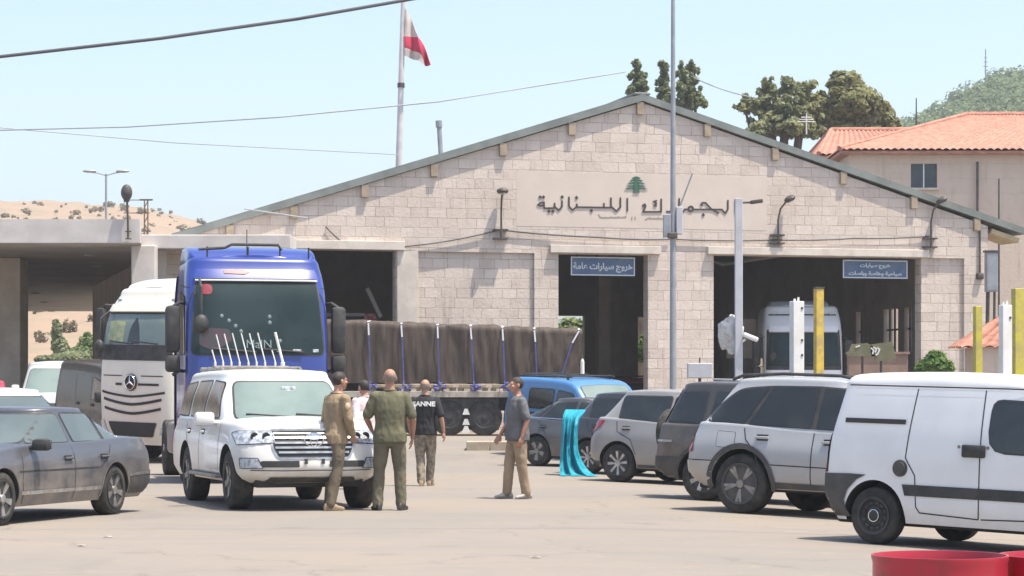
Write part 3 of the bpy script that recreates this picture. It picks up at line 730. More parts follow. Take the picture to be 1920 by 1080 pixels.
# dark blue-grey saloon, behind the man in the grey polo ----------------------------------
def saloon_dark():
    root = thing('parked_car', 'dark slate saloon with a low sloping rear window in front of the blue van', 'car', group='cars parked on the lot')
    pm = paint('slate paint', (.05, .058, .068), dust=.35, dz=(.1, 1.0))
    tub = Shell(.22, [(-1.0, .95), (-.5, .98), (.6, .93), (2.1, .9), (2.8, .82), (3.5, .62)], [(0, -.8), (.3, -1.0), (.7, -1.0), (1, -.93)], [(0, 3.4), (.3, 3.52), (1, 3.42)], [(0, .8), (.3, .87), (.6, .88), (1, .8)], ar=.45, nr=2.8, af=.6, nf=2.8, r=.05, crown=.03)
    build_body('body', tub, pm, root, [(0, .32, .37), (2.65, .32, .37)], .87, 12, .3)
    gh = Shell(.93, [(-.8, 1.2), (0, 1.36), (.8, 1.41), (1.3, 1.38), (2.2, 1.25)], [(0, -.95), (1, .1)], [(0, 2.55), (1, 1.3)], [(0, .8), (1, .58)], ar=.5, nr=2.5, af=.6, nf=2.8, r=.05, crown=.02)
    build_body('cabin', gh, pm, root)
    side_windows(root, gh, [[(.92, 1.0), (1.9, .98), (1.25, 1.35), (.96, 1.37)], [(.05, 1.02), (.84, 1.0), (.88, 1.37), (.35, 1.33)], [(-.4, 1.05), (-.04, 1.02), (.24, 1.3), (.06, 1.26)]], M['glass'], .03)
    for k in 'LR': patch('window_trim', gh, k, [(-.42, 1.02), (1.92, .955), (1.92, .97), (-.42, 1.04)], M['chrome'], root, .012)
    patch('rear_window', gh, 'B', [(-.6, 1.0), (.6, 1.0), (.48, 1.32), (-.48, 1.32)], M['glass'], root, .008, .05, M['blackplastic'])
    patch('windscreen', gh, 'F', [(-.66, 1.0), (.66, 1.0), (.52, 1.33), (-.52, 1.33)], M['glasspale'], root, .008, .05, M['blackplastic'])
    corner('tail_light', tub, [(-.95, .74), (-.62, .8), (-.5, .88), (-.7, .94), (-.95, .92)], M['redlens'], root, .012, .03)
    both('tail_light', tub, 'B', [(.5, .74), (.8, .74), (.8, .9), (.5, .88)], M['redlens'], root)
    both('headlight', tub, 'F', [(.42, .58), (.76, .58), (.74, .72), (.42, .68)], M['clearlens'], root)
    seams(root, tub, [[(.38, .45), (.2, .75), (.0, .95)], [(.9, .27), (.92, .93)]])
    handles(root, tub, [(.15, .84), (1.1, .83)], pm)
    wing_mirror(root, tub, 1.85, .9, pm)
    add_wheels(root, [0, 2.65], .755, .32, .2, dict(n=5, rim=.7, w=(.03, .05)), M['alloydirty'])
    belly(root, -.8, 3.1, .66, .2, .45)
    place(root, onG(1006, 50.8), (math.cos(R(38)), -math.sin(R(38))), -1, .84, 2.65)
saloon_dark()

# blue car-derived van ---------------------------------------------------------------------
def kangoo():
    root = thing('parked_car', 'bright blue small van with roof bars in front of the covered trailer', 'van', group='cars parked on the lot')
    pm = paint('blue van paint', (.05, .19, .42), dust=.2, dz=(.1, .8))
    tub = vanbody(root, pm, 2.7, -.7, 3.5, .9, 1.83, belt=1.08, hood=1.0, xw=1.9, xc=2.75)
    build_body('body', tub, pm, root, [(0, .31, .37), (2.7, .31, .37)], .9, 14, .32)
    side_windows(root, tub, [[(1.5, 1.12), (2.5, 1.1), (2.1, 1.5), (1.54, 1.56)], [(.42, 1.13), (1.38, 1.12), (1.4, 1.57), (.44, 1.57)]], M['glass'], .06)
    for k in 'LR':
        patch('tail_light', tub, k, [(-.69, .72), (-.58, .72), (-.58, 1.25), (-.67, 1.25)], M['redlens'], root, .012, .01)
        patch('bumper', tub, k, [(-.66, .28), (-.38, .28), (-.36, .42), (-.3, .52), (-.68, .54)], M['greyplastic'], root, .012)
        patch('rubbing_strip', tub, k, [(.4, .55), (2.3, .55), (2.3, .64), (.4, .64)], M['greyplastic'], root, .012)
    patch('windscreen', tub, 'T', [(2.15, -.64), (2.15, .64), (2.7, .68), (2.7, -.68)], M['glasspale'], root, .01, .05, M['blackplastic'])
    patch('rear_window', tub, 'B', [(-.6, 1.12), (.6, 1.12), (.56, 1.55), (-.56, 1.55)], M['glass'], root, .01, .05, M['blackplastic'])
    both('headlight', tub, 'F', [(.45, .7), (.8, .7), (.78, .88), (.5, .86)], M['clearlens'], root)
    seams(root, tub, [[(.4, .5), (.4, 1.6)], [(1.45, .35), (1.45, 1.6)]])
    handles(root, tub, [(.6, 1.0), (1.6, 1.0)], M['blackplastic'])
    rk = bmesh.new()
    for sg in (1, -1): tube(rk, [(-.35, sg * .6, 1.84), (1.75, sg * .6, 1.87)], .022)
    for x in (-.2, .7, 1.6):
        box(rk, (x, 0, 1.885), (.06, 1.2, .03), bev=.008)
        for sg in (1, -1): cyl(rk, (x, sg * .6, 1.74), (x, sg * .6, 1.86), .03)
    finish(rk, 'roof_bars', [M['blackplastic']], root)
    wing_mirror(root, tub, 2.35, 1.08, M['blackplastic'], (.14, .2, .22))
    add_wheels(root, [0, 2.7], .79, .31, .2, dict(k='disc', n=10, rim=.68), M['alloydirty'])
    belly(root, -.5, 3.1, .7, .22, .5)
    place(root, onG(972, 56), (math.cos(R(56)), -math.sin(R(56))), -1, .86, 2.7)
kangoo()

# minibus seen from the front, left ---------------------------------------------------------
def minibus():
    root = thing('parked_car', 'pale silver minibus facing the camera under the concrete canopy', 'van', group='cars parked on the lot')
    pm = paint('silver minibus paint', (.5, .52, .54), dust=.2, dz=(.1, .9))
    tub = Shell(.3, [(-1, 1.12), (2, 1.12), (3.0, 1.1), (3.6, .98), (3.9, .86)], [(0, -.95), (1, -.95)], [(0, 3.7), (.3, 3.88), (.7, 3.86), (1, 3.75)], [(0, .88), (.3, .95), (1, .92)], ar=.3, nr=3.5, af=.6, nf=3, r=.06, crown=.03)
    build_body('body', tub, pm, root, [(0, .34, .4), (3.0, .34, .4)], .95, 10, .32)
    gh = Shell(1.1, [(-1, 1.88), (1, 1.92), (2.2, 1.9), (3, 1.82)], [(0, -.95), (1, -.85)], [(0, 3.15), (1, 2.25)], [(0, .91), (1, .76)], ar=.25, nr=3.5, af=.5, nf=3.2, r=.08, crown=.04)
    build_body('cabin', gh, pm, root)
    side_windows(root, gh, [[(1.5, 1.2), (2.6, 1.2), (2.1, 1.78), (1.55, 1.8)], [(.3, 1.2), (1.4, 1.2), (1.45, 1.8), (.3, 1.8)], [(-.8, 1.2), (.2, 1.2), (.2, 1.8), (-.7, 1.8)]], M['glass'], .05)
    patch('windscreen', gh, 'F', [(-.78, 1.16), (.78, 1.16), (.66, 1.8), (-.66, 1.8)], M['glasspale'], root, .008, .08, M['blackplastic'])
    both('headlight', tub, 'F', [(.5, .74), (.88, .74), (.88, .95), (.55, .95)], M['clearlens'], root)
    patch('grille', tub, 'F', [(-.45, .78), (.45, .78), (.45, .9), (-.45, .9)], M['seam'], root, .01, .02)
    patch('bumper_slot', tub, 'F', [(-.6, .5), (.6, .5), (.6, .62), (-.6, .62)], M['seam'], root, .01, .02)
    patch('number_plate', tub, 'F', [(-.26, .63), (.26, .63), (.26, .74), (-.26, .74)], M['white'], root, .016)
    wing_mirror(root, tub, 2.75, 1.15, M['white'], (.14, .2, .26))
    bm = bmesh.new()
    for x in (-.4, .5, 1.5): box(bm, (x, 0, 2.05), (.05, 1.3, .03)); [cyl(bm, (x, s * .6, 1.95), (x, s * .6, 2.05), .025) for s in (1, -1)]
    for s in (1, -1): tube(bm, [(-.5, s * .62, 2.06), (1.6, s * .62, 2.06)], .02)
    finish(bm, 'roof_rack', [M['blackplastic']], root)
    add_wheels(root, [0, 3.0], .82, .34, .22, dict(n=6, rim=.66), M['alloydirty'])
    belly(root, -.8, 3.5, .7, .26, .5)
    d = Vector((.12, -1)).normalized(); l = Vector((-d.y, d.x)); fc = onG(99, 62.6)
    place(root, Vector((fc.x, fc.y)) - d * 3.6 + l * .84, d, 1, .84, 3.0)
minibus()

# dark dirty van with its front door toward the white lorry -----------------------------------
def dark_van():
    root = thing('parked_car', 'dark brown dirty van between the pale minibus and the white lorry', 'van', group='cars parked on the lot')
    pm = paint('brown black paint', (.035, .03, .028), dust=.6, dz=(-.3, 2.2), rough=.35)
    tub = vanbody(root, pm, 3.0, -1.0, 3.7, .95, 2.1, belt=1.2, hood=1.08, xw=2.2, xc=2.95)
    build_body('body', tub, pm, root, [(0, .34, .4), (3.0, .34, .4)], .95, 14, .32)
    side_windows(root, tub, [[(1.75, 1.22), (2.7, 1.2), (2.4, 1.62), (1.8, 1.74)]], M['glasstan'], .05)
    patch('windscreen', tub, 'T', [(2.4, -.66), (2.4, .66), (2.9, .72), (2.9, -.72)], M['glasspale'], root, .01, .05, M['blackplastic'])
    both('headlight', tub, 'F', [(.5, .78), (.88, .78), (.86, .98), (.55, .96)], M['clearlens'], root)
    corner('tail_light', tub, [(-.98, .8), (-.85, .8), (-.85, 1.3), (-.95, 1.3)], M['redlens'], root)
    seams(root, tub, [[(1.68, .36), (1.68, 1.8)], [(.6, .36), (.6, 1.8)], [(2.6, .5), (2.75, .8), (2.75, 1.18)]])
    handles(root, tub, [(1.85, 1.08), (.8, 1.08)], M['blackplastic'])
    wing_mirror(root, tub, 2.6, 1.2, M['blackplastic'], (.16, .22, .26))
    add_wheels(root, [0, 3.0], .83, .34, .22, dict(k='disc', n=10, rim=.66), M['steel'])
    belly(root, -.8, 3.4, .7, .26, .5)
    place(root, onG(131, 59.4), (.5, -.87), -1, .88, 3.0)
dark_van()

# car waiting in the middle doorway ------------------------------------------------------------
def hall_car():
    root = hatch('dark red car with pale bundles on its roof inside the middle doorway', (.16, .03, .035), 0, 0, 62, dust=.1, h=.12, group='cars parked on the lot', pos=Vector((X(1228, 75.5), 75.5)))
    bm = bmesh.new()
    for s in (1, -1): tube(bm, [(-.2, s * .55, 1.68), (1.2, s * .55, 1.7)], .025)
    for x in (0, 1.0): box(bm, (x, 0, 1.71), (.06, 1.2, .04))
    finish(bm, 'roof_rack', [M['blackplastic']], root)
    return root
HC = hall_car()
# ------------------------------------------------------------------ lettering
def font(name):
    import glob, os
    d = os.path.join(bpy.utils.system_resource('DATAFILES'), 'fonts', name)
    try: return bpy.data.fonts.load(d)
    except Exception: return None
def text_mesh(s, size, mat, parent, mtx, name='lettering', ext=.004, fnt=None, align='CENTER', sx=1, bold=0):
    cu = bpy.data.curves.new(name, 'FONT'); cu.body = s; cu.size = size; cu.extrude = ext; cu.align_x = align; cu.align_y = 'CENTER'; cu.offset = bold
    if fnt: cu.font = fnt
    o = bpy.data.objects.new('t', cu); C.objects.link(o)
    me = bpy.data.meshes.new_from_object(o.evaluated_get(bpy.context.evaluated_depsgraph_get()))
    bpy.data.objects.remove(o); bpy.data.curves.remove(cu)
    me.transform(Matrix.Diagonal((sx, 1, 1, 1))); me.materials.clear()
    q = link_mesh(me, name, [mat], parent, 0); q.matrix_local = mtx
    return q
def frame_mtx(o, xa, ya):
    xa = Vector(xa).normalized(); ya = Vector(ya).normalized(); za = xa.cross(ya)
    m = Matrix((xa, ya, za)).transposed().to_4x4(); m.translation = o; return m
# ------------------------------------------------------------------ lorries
def lorry(label, pm, fc, head, ws, kind):
    root = thing('lorry', label, 'truck', group='lorries at the customs yard')
    sh = Shell(.42, 3.72, [(0, 2.75), (1, 2.75)], [(0, 4.93), (.12, 5.03), (.35, 5.05), (.53, 5.02), (.8, 4.87), (.93, 4.68), (1, 4.5)], [(0, 1.17), (.2, 1.22), (.75, 1.22), (.92, 1.19), (1, 1.15)], ar=.12, nr=4, af=.5, nf=4.2, r=.15, crown=.04)
    build_body('cab', sh, pm, root, [(3.6, .52, .62)], 1.22, 20, .5)
    z0, z1 = ws
    patch('windscreen', sh, 'F', [(-1.11, z0), (1.11, z0), (1.07, (z0 + z1) / 2), (1.02, z1), (-1.02, z1), (-1.07, (z0 + z1) / 2)], M['glasspale'] if kind == 'star' else M['lorryglass'], root, .012, .08, M['blackplastic'], .03)
    for k in 'LR':
        patch('side_window', sh, k, [(3.75, z0), (4.68, z0), (4.55, z1 - .25), (3.75, z1 - .12)], M['glass'], root, .01, .06, M['blackplastic'])
        patch('side_deflector', sh, k, [(2.78, .9), (2.98, .9), (2.98, 3.6), (2.78, 3.6)], M['greyplastic'] if kind == 'blue' else pm, root, .02)
    seams(root, sh, [[(4.75, .9), (4.78, 1.6), (4.7, z1 - .1), (3.68, z1), (3.66, 1.3), (3.1, 1.1)]], .016)
    handles(root, sh, [(3.85, z0 - .28)], M['blackplastic'], .22)
    visor = bmesh.new()
    patch_bm(visor, sh, 'F', [(-1.05, z1 + .04), (1.05, z1 + .04), (1.0, z1 + .2), (-1.0, z1 + .2)], .05, .1)
    finish(visor, 'sun_visor', [pm], root, 40)
    bm = bmesh.new(); tube(bm, [sh.front(y, z1 + .035) + Vector((.05, 0, 0)) for y in np.linspace(-1.04, 1.04, 17)], .016, 6); finish(bm, 'visor_edge', [M['white'] if kind != 'star' else M['blackplastic']], root)  # on the blue lorry the white tube paints the visor lip's highlight
    for sg in (1, -1):
        p = sh.front(sg * .86, 3.62); bm = bmesh.new(); box(bm, p + Vector((.0, 0, 0)), (.07, .13, .05), bev=.015); finish(bm, 'marker_lamp', [M['clearlens']], root)
    # roof deflector
    if kind == 'plain':
        df = Shell(3.6, [(2.7, 3.98), (3.5, 3.96), (4.1, 3.82)], 2.72, [(0, 4.25), (1, 4.1)], .92, ar=.1, nr=4, af=.5, nf=3.5, r=.08, crown=.03)
        patch('visor_gap', sh, 'F', [(-1.04, 3.56), (1.04, 3.56), (1.03, 3.6), (-1.03, 3.6)], M['seam'], root, .01)
        patch('windscreen_surround', sh, 'F', [(-1.16, z0 - .12), (1.16, z0 - .12), (1.12, z1 + .1), (-1.12, z1 + .1)], M['blackplastic'], root, .005, .04)
    else: df = Shell(3.6, [(2.7, 4.04), (3.4, 4.02), (4.0, 3.92), (4.4, 3.72)], 2.72, [(0, 4.5), (1, 4.3)], [(0, 1.14), (.6, 1.13), (1, 1.1)], ar=.1, nr=4, af=.4, nf=4, r=.06, crown=.02)
    build_body('roof_deflector', df, pm, root)
    # mirrors
    for sg in (1, -1):
        bm = bmesh.new(); y = sg * 1.42
        box(bm, (4.62, y, z0 + .42), (.16, .25, .8), bev=.07); box(bm, (4.62, y, z0 - .16), (.15, .25, .3), bev=.06)
        for z in (z0 + .86, z0 - .3): tube(bm, [(4.45, sg * 1.18, z), (4.6, sg * 1.3, z + .02), (4.62, y, z - .06)], .03, 8)
        finish(bm, 'wing_mirror', [M['blackplastic']], root, 40)
    bm = bmesh.new(); ball(bm, (5.1, -.98, z1 - .72), (.09, .13, .16), 14); tube(bm, [(4.8, -.98, z1 + .05), (5.05, -.98, z1 - .1), (5.1, -.98, z1 - .62)], .022)
    finish(bm, 'front_mirror', [M['blackplastic']], root, 40)
    bm = bmesh.new()
    for y0, y1 in ((.75, -.02), (-.05, -.8)): tube(bm, [sh.front(y0, z0 + .03) + Vector((.04, 0, 0)), sh.front(y1, z0 + .09) + Vector((.04, 0, 0))], .016, 6)
    finish(bm, 'wiper', [M['blackplastic']], root)
    if kind == 'blue':
        patch('grille', sh, 'F', [(-.85, .95), (.85, .95), (.95, 1.55), (-.95, 1.55)], M['seam'], root, .015, .05)
        bm = bmesh.new()
        for z in (1.08, 1.22, 1.36, 1.48): patch_bm(bm, sh, 'F', [(-.9, z), (.9, z), (.9, z + .04), (-.9, z + .04)], .03, .1)
        finish(bm, 'grille_bar', [M['greyplastic']], root)
        for sg in (1, -1):
            patch('headlight', sh, 'F', [(sg * .65, .62), (sg * 1.12, .62), (sg * 1.14, .85), (sg * .7, .85)], M['clearlens'], root, .015, .03, M['blackplastic'])
        bm = bmesh.new()
        tube(bm, [(4.3, .48, 4.0), (4.3, .42, 4.09), (4.3, -.38, 4.09), (4.3, -.5, 4.03), (4.3, -.95, 4.0)], .025, 8)
        for y in (.95, .45, -.1, -.8): cyl(bm, (4.3, y, 3.85), (4.3, y, 4.05), .015)
        finish(bm, 'roof_bar', [M['blackplastic']], root)
        tube_b = bmesh.new(); cyl(tube_b, (4.3, -.12, 3.9), (4.3, -.12, 4.35), .008, n=6); finish(tube_b, 'aerial', [M['blackplastic']], root)
        # writing and stickers on the glass
        p = sh.front(.12, 2.34); q = sh.front(.12, 2.6); up = (q - p)
        text_mesh('MaIN', .2, M['paleglass'], root, frame_mtx(sh.front(0, 2.36) + Vector((.03, 0, 0)), (0, 1, 0), up), 'windscreen_lettering', .002)
        bm = bmesh.new()
        for y, z in ((-.62, 2.84), (-.5, 2.76), (-.39, 2.67), (-.3, 2.58), (.19, 2.83), (.19, 2.73), (.36, 2.42)):
            c = sh.front(y, z); ball(bm, c + Vector((.016, 0, 0)), (.008, .032, .034), 10)
        finish(bm, 'round_sticker', [M['paleglass']], root)
        patch('red_sticker', sh, 'F', rounded([(-.96, 3.2), (-.76, 3.2), (-.76, 3.38), (-.96, 3.38)], .09), M['redsticker'], root, .02)
        bm = bmesh.new()
        patch_bm(bm, sh, 'F', [(-.55, 3.54), (-.2, 3.53), (-.12, 3.57), (-.25, 3.62), (-.45, 3.6), (-.56, 3.59)], .06); finish(bm, 'red_script', [M['redsticker']], root)
        patch('dull_red_panel', sh, 'F', [(-1.0, 2.35), (-.75, 2.24), (-.45, 2.42), (-.5, 2.62), (-.98, 2.64)], M['dullred'], root, .014, .05)  # dull red patch laid over the windscreen
        bm = bmesh.new()
        for y, L in ((.3, .06), (.58, .14), (.92, .1)): patch_bm(bm, sh, 'F', [(y, 2.23), (y + L, 2.23), (y + L, 2.28), (y, 2.28)], .018)
        finish(bm, 'dashboard_paper', [M['clearlens']], root)
    elif kind == 'star':
        patch('windscreen_base', sh, 'F', [(-1.12, z0 - .34), (1.12, z0 - .34), (1.13, z0 - .02), (-1.13, z0 - .02)], M['blackplastic'], root, .014, .03)
        bm = bmesh.new()
        for y0, y1, z in ((-.95, -.3, 1.93), (.3, .95, 1.93), (.22, .85, 1.73), (-.5, -.3, 1.73)):
            patch_bm(bm, sh, 'F', [(y0, z), (y1, z), (y1, z + (.05 if z < 1.9 else .022)), (y0, z + (.05 if z < 1.9 else .022))], .014, .1)
        for z, hw, dz, dip in ((1.56, 1.0, .05, .1), (1.4, .92, .06, .12), (1.2, .9, .06, .12)):
            ys = np.linspace(-hw, hw, 13); f = lambda y: z - dip * (1 - (abs(y) / hw) ** 1.5)
            for a, b in zip(ys, ys[1:]): patch_bm(bm, sh, 'F', [(a, f(a)), (b, f(b)), (b, f(b) + dz), (a, f(a) + dz)], .014, .3)
        finish(bm, 'grille_slot', [M['seam']], root, 40)
        bm = bmesh.new(); lathe(bm, [(.19, 0), (.19, .03), (.17, .045), (.165, .02), (.02, .02)], 32); o = finish(bm, 'emblem', [M['blackplastic']], root); o.location = sh.front(0, 1.8) + Vector((.01, 0, 0)); o.rotation_euler = (0, 0, -math.pi / 2)
        bm = bmesh.new()
        for a in (90, 210, 330): cyl(bm, (0, .045, 0), (.15 * math.cos(R(a)), .045, .15 * math.sin(R(a))), .03, .006, 6)
        tube(bm, [(.16 * math.cos(2 * math.pi * i / 32), .045, .16 * math.sin(2 * math.pi * i / 32)) for i in range(33)], .011, 6)
        finish(bm, 'star', [M['chrome']], o)
        patch('bumper_grille', sh, 'F', [(-.62, .6), (.62, .6), (.78, .92), (-.78, .92)], M['seam'], root, .014, .05)
        for sg in (1, -1): patch('headlight', sh, 'F', [(sg * .8, .64), (sg * 1.1, .64), (sg * 1.14, .95), (sg * .95, .95)], M['clearlens'], root, .015, .03)
        patch('yellow_cloth_behind_glass', sh, 'F', [(-.9, z0 + .05), (-.35, z0 + .05), (-.35, z1 - .16), (-.88, z1 - .16)], M['yellowglass'], root, .016, .03)
        patch('dark_seat_behind_glass', sh, 'F', [(-.22, z0 + .02), (.2, z0 + .02), (.1, z0 + .42), (-.02, z0 + .62), (-.16, z0 + .4)], M['glass'], root, .016, .06)
    else:
        patch('grille', sh, 'F', [(-.85, .95), (.85, .95), (.95, 1.5), (-.95, 1.5)], M['seam'], root, .015, .05)
        for sg in (1, -1): patch('headlight', sh, 'F', [(sg * .65, .6), (sg * 1.12, .6), (sg * 1.14, .82), (sg * .7, .82)], M['clearlens'], root, .015, .03)
    # chassis, tanks, steps
    bm = bmesh.new()
    for sg in (1, -1): box(bm, (1.6, sg * .42, .95), (5.6, .09, .26))
    box(bm, (3.9, 0, .7), (1.9, 1.4, .5)); box(bm, (0, 0, 1.2), (.9, .9, .1), bev=.03); box(bm, (0, 0, .52), (.14, 1.8, .14))
    finish(bm, 'chassis', [M['steel']], root, 0)
    for sg in (1, -1):
        bm = bmesh.new(); box(bm, (1.75, sg * .95, .72), (1.5, .52, .6), bev=.1); finish(bm, 'fuel_tank', [M['alloydirty']], root)
        bm = bmesh.new(); box(bm, (4.4, sg * 1.12, .5), (.5, .16, .06), bev=.015); box(bm, (4.4, sg * 1.14, .85), (.46, .12, .05), bev=.015); finish(bm, 'step', [M['blackplastic']], root)
    add_wheels(root, [3.6, 0], 1.02, .52, .32, dict(k='disc', n=10, rim=.58), M['alloydirty'])
    d = Vector(head).normalized(); l = Vector((-d.y, d.x)); o = Vector((fc.x, fc.y)) - d * 5.05
    place(root, o + l * 1.0, d, 1, 1.0, 3.6)
    return root
M['lorryglass'] = pmat('lorry windscreen', (.02, .034, .036), (.03, .047, .049), scale=1.2, rough=.22, spec=.12)
M['paleglass'] = pmat('pale sticker', (.2, .26, .25), rough=.3)
M['redsticker'] = pmat('red sticker', (.17, .015, .03), (.24, .03, .04), scale=14, rough=.4)
M['dullred'] = pmat('dull red patch on glass', (.085, .05, .055), (.06, .055, .055), scale=6, rough=.15)
M['yellowglass'] = pmat('yellow cloth behind glass', (.36, .38, .17), (.2, .26, .17), scale=6, rough=.2)
bluep = paint('blue lorry paint', (.009, .034, .235), dust=.2, dz=(.2, 1.2), rough=.3)
whitep = paint('cream lorry paint', (.74, .71, .6), dust=.25, dz=(.2, 1.6), rough=.35)
whitep2 = paint('white lorry paint', (.74, .75, .76), dust=.2, dz=(.2, 1.6), rough=.35)
lorry('blue lorry cab with dark windscreen and red sticker behind the white four-wheel drive', bluep, onG(486, 40.6), (.225, -.97), (2.2, 3.42), 'blue')
lorry('cream white lorry with round star emblem and slotted grille beside the blue lorry', whitep, onG(247, 53.0), (-.62, -.785), (2.62, 3.3), 'star')
lorry('white lorry standing inside the right doorway of the customs hall', whitep2, onG(1508, 73.6), (.0, -1), (2.0, 3.02), 'plain')

# ------------------------------------------------------------------ covered trailer
TY = 65.2; TS = F / TY
M['tarp'] = pmat('brown tarpaulin', (.04, .028, .02), (.075, .054, .04), scale=2.2, rough=.75, bump=.5, bscale=7, sc3=(3, 3, .4))
M['wood'] = pmat('pale wood', (.42, .33, .22), (.3, .23, .15), scale=5, rough=.8)
M['strapblue'] = pmat('blue webbing', (.05, .055, .2), (.085, .09, .25), scale=7, rough=.7)
M['strapwhite'] = pmat('white webbing', (.5, .5, .55), rough=.7)
M['rail'] = pmat('pale trailer rail', (.42, .38, .32), (.3, .27, .22), scale=4, rough=.6)
tx0, tx1, zg = -9.4, X(1100, TY), .4
tr = thing('trailer', 'flatbed trailer with pale side rail parked across the hall front', 'trailer', (0, TY, 0))
bm = bmesh.new(); box(bm, ((tx0 + tx1) / 2, 1.25, 1.52), (tx1 - tx0, 2.5, .1)); finish(bm, 'deck', [M['steel']], tr, 0)
bm = bmesh.new(); box(bm, ((tx0 + tx1) / 2, -.02, 1.53), (tx1 - tx0, .05, .17), bev=.01)
for x in np.arange(tx0 + .3, tx1, .62): box(bm, (x, -.05, 1.53), (.05, .03, .15))
finish(bm, 'side_rail', [M['rail']], tr, 0)
bm = bmesh.new()
for y in (.75, 1.75): box(bm, ((tx0 + tx1) / 2, y, 1.28), (tx1 - tx0, .12, .4))
box(bm, (-6, 1.25, 1.1), (1.6, 1.8, .55)); finish(bm, 'chassis_beam', [M['steel']], tr, 0)
add_wheels(tr, [], 1, .5, .3, dict(k='disc', n=8, rim=.6), M['alloydirty'])
ty_, rm_ = wheel_mesh(.48, .38, dict(k='disc', n=8, rim=.58), M['steel'])
wo = None
for x in (X(782, TY), X(842, TY), X(908, TY)):
    for y, rz in ((.2, math.pi), (2.3, 0)):
        if wo is None: o = link_mesh(ty_, 'wheel', [M['tyre']], tr, 35); r_ = link_mesh(rm_, 'rim', [M['steel'], M['blackplastic'], M['steel']], o, 35); wo = (o, r_)
        else: o = wo[0].copy(); C.objects.link(o); o.parent = tr; r_ = wo[1].copy(); C.objects.link(r_); r_.parent = o
        o.location = (x, y, zg + .48); o.rotation_euler = (0, 0, rz)
bm = bmesh.new()
for x in (X(770, TY), X(930, TY)): box(bm, (x, .25, 1.0), (.03, .5, .55))
finish(bm, 'mudguard', [M['blackplastic']], tr, 0)
bm = bmesh.new(); box(bm, ((X(738, TY) + X(935, TY)) / 2, .08, 1.2), (X(935, TY) - X(738, TY), .05, .44)); box(bm, ((X(738, TY) + X(935, TY)) / 2, 1.25, .95), (X(935, TY) - X(738, TY), 1.2, .8)); finish(bm, 'underside_dark_fill', [M['steel']], tr, 0)  # dark panel and inner box added for the darkness under the trailer
bm = bmesh.new(); box(bm, (X(1010, TY), .15, .95), (1.5, .3, .5), bev=.03); finish(bm, 'tool_box', [M['blackplastic']], tr, 0)
bm = bmesh.new()
for v, s in ((772, 7), (791, 7), (805, 8)):
    x, z = X(874, TY), Z(v, TY); d = s / TS
    prism(bm, [(x - d, z - d * .8), (x + d, z - d * .8), (x + d * .4, z + d * .8), (x - d * .4, z + d * .8)], lambda a, b: (a, -.06, b), (0, .02, 0))
finish(bm, 'reflector', [M['white']], tr, 0)
# pallets on the deck
for i, u in enumerate(range(700, 1080, 62)):
    p = thing('pallet', 'low wooden pallet in the row under the brown tarpaulin load on the trailer', 'pallet', (X(u, TY), TY + .1, 1.572), 0, 'pallets under the covered load')
    bm = bmesh.new(); L = 56 / TS
    for y in (.1, 1.1): 
        for x in (-L / 2 + .07, 0, L / 2 - .07): box(bm, (x, y, .06), (.14, .2, .115), bev=.006)
    finish(bm, 'block', [M['wood']], p, 0)
    bm = bmesh.new()
    for y in np.linspace(.05, 2.2, 9): box(bm, (0, y, .1325), (L, .14, .024))
    box(bm, (0, 0, .19), (L * .92, .1, .08), bev=.01)
    finish(bm, 'board', [M['wood']], p, 0)
# the load
us = [640, 690, 752, 820, 882, 942, 1002, 1086]
lx0, lx1 = tx0 + .2, X(1092, TY)
sx = [X(u, TY) for u in us]
def topz(x): return 1.49 + (142 - (x - sx[0]) / (sx[-1] - sx[0]) * 17) / TS + .022 * noise.noise((x * .9, 5, 1)) + .012 * noise.noise((x * 3.1, 2, 7))
bm = bmesh.new(); nx, nz = 190, 22; grid = []
def lp(x, k, prof):
    # profile round the load: front bottom -> front top -> back top -> back bottom
    t = k / prof; zt_ = topz(x); zb_ = 1.83
    near = min(abs(x - s) for s in sx); sag = .022 * math.exp(-(near / .12) ** 2)
    bul = .018 * math.sin(min(1, near / .45) * math.pi / 2)
    n1 = noise.noise((x * 2.6, t * 2, 3)) * .075 + noise.noise((x * 7 + t * 4, t * 5, 9)) * .03 + abs(noise.noise((x * 4 - t * 6, t * 4, 2))) * .04
    if t < .4:
        q = t / .4; z = zb_ + (zt_ - sag - zb_) * q; y = .18 - bul * math.sin(q * math.pi) - n1 - .06 * (1 - q)
        if x > lx1 - .5: y += .0
        return (x, y + (.06 if q > .97 else 0), z + (-.03 if q > .97 else 0) + (n1 * .5 if q < .05 else 0))
    if t < .6:
        q = (t - .4) / .2; return (x, .24 + q * 2.0, zt_ - sag + .05 * math.sin(q * math.pi) + n1 * .4)
    q = (t - .6) / .4; return (x, 2.3 + n1, zt_ - sag + (zb_ - zt_) * q)
PR = 50
for i in range(nx + 1):
    x = lx0 + (lx1 - lx0) * i / nx
    grid.append([bm.verts.new(lp(x, k, PR)) for k in range(PR + 1)])
for A, B in zip(grid, grid[1:]):
    for k in range(PR): bm.faces.new((A[k], B[k], B[k + 1], A[k + 1]))
bm.faces.new(grid[-1]); bm.faces.new(grid[0][::-1])
bmesh.ops.translate(bm, verts=bm.verts[:], vec=(0, TY, 0))
load = finish(bm, 'covered_load', [M['tarp']], None, 60)
tag(load, 'long load wrapped in dark brown tarpaulin strapped on the flatbed trailer', 'load')
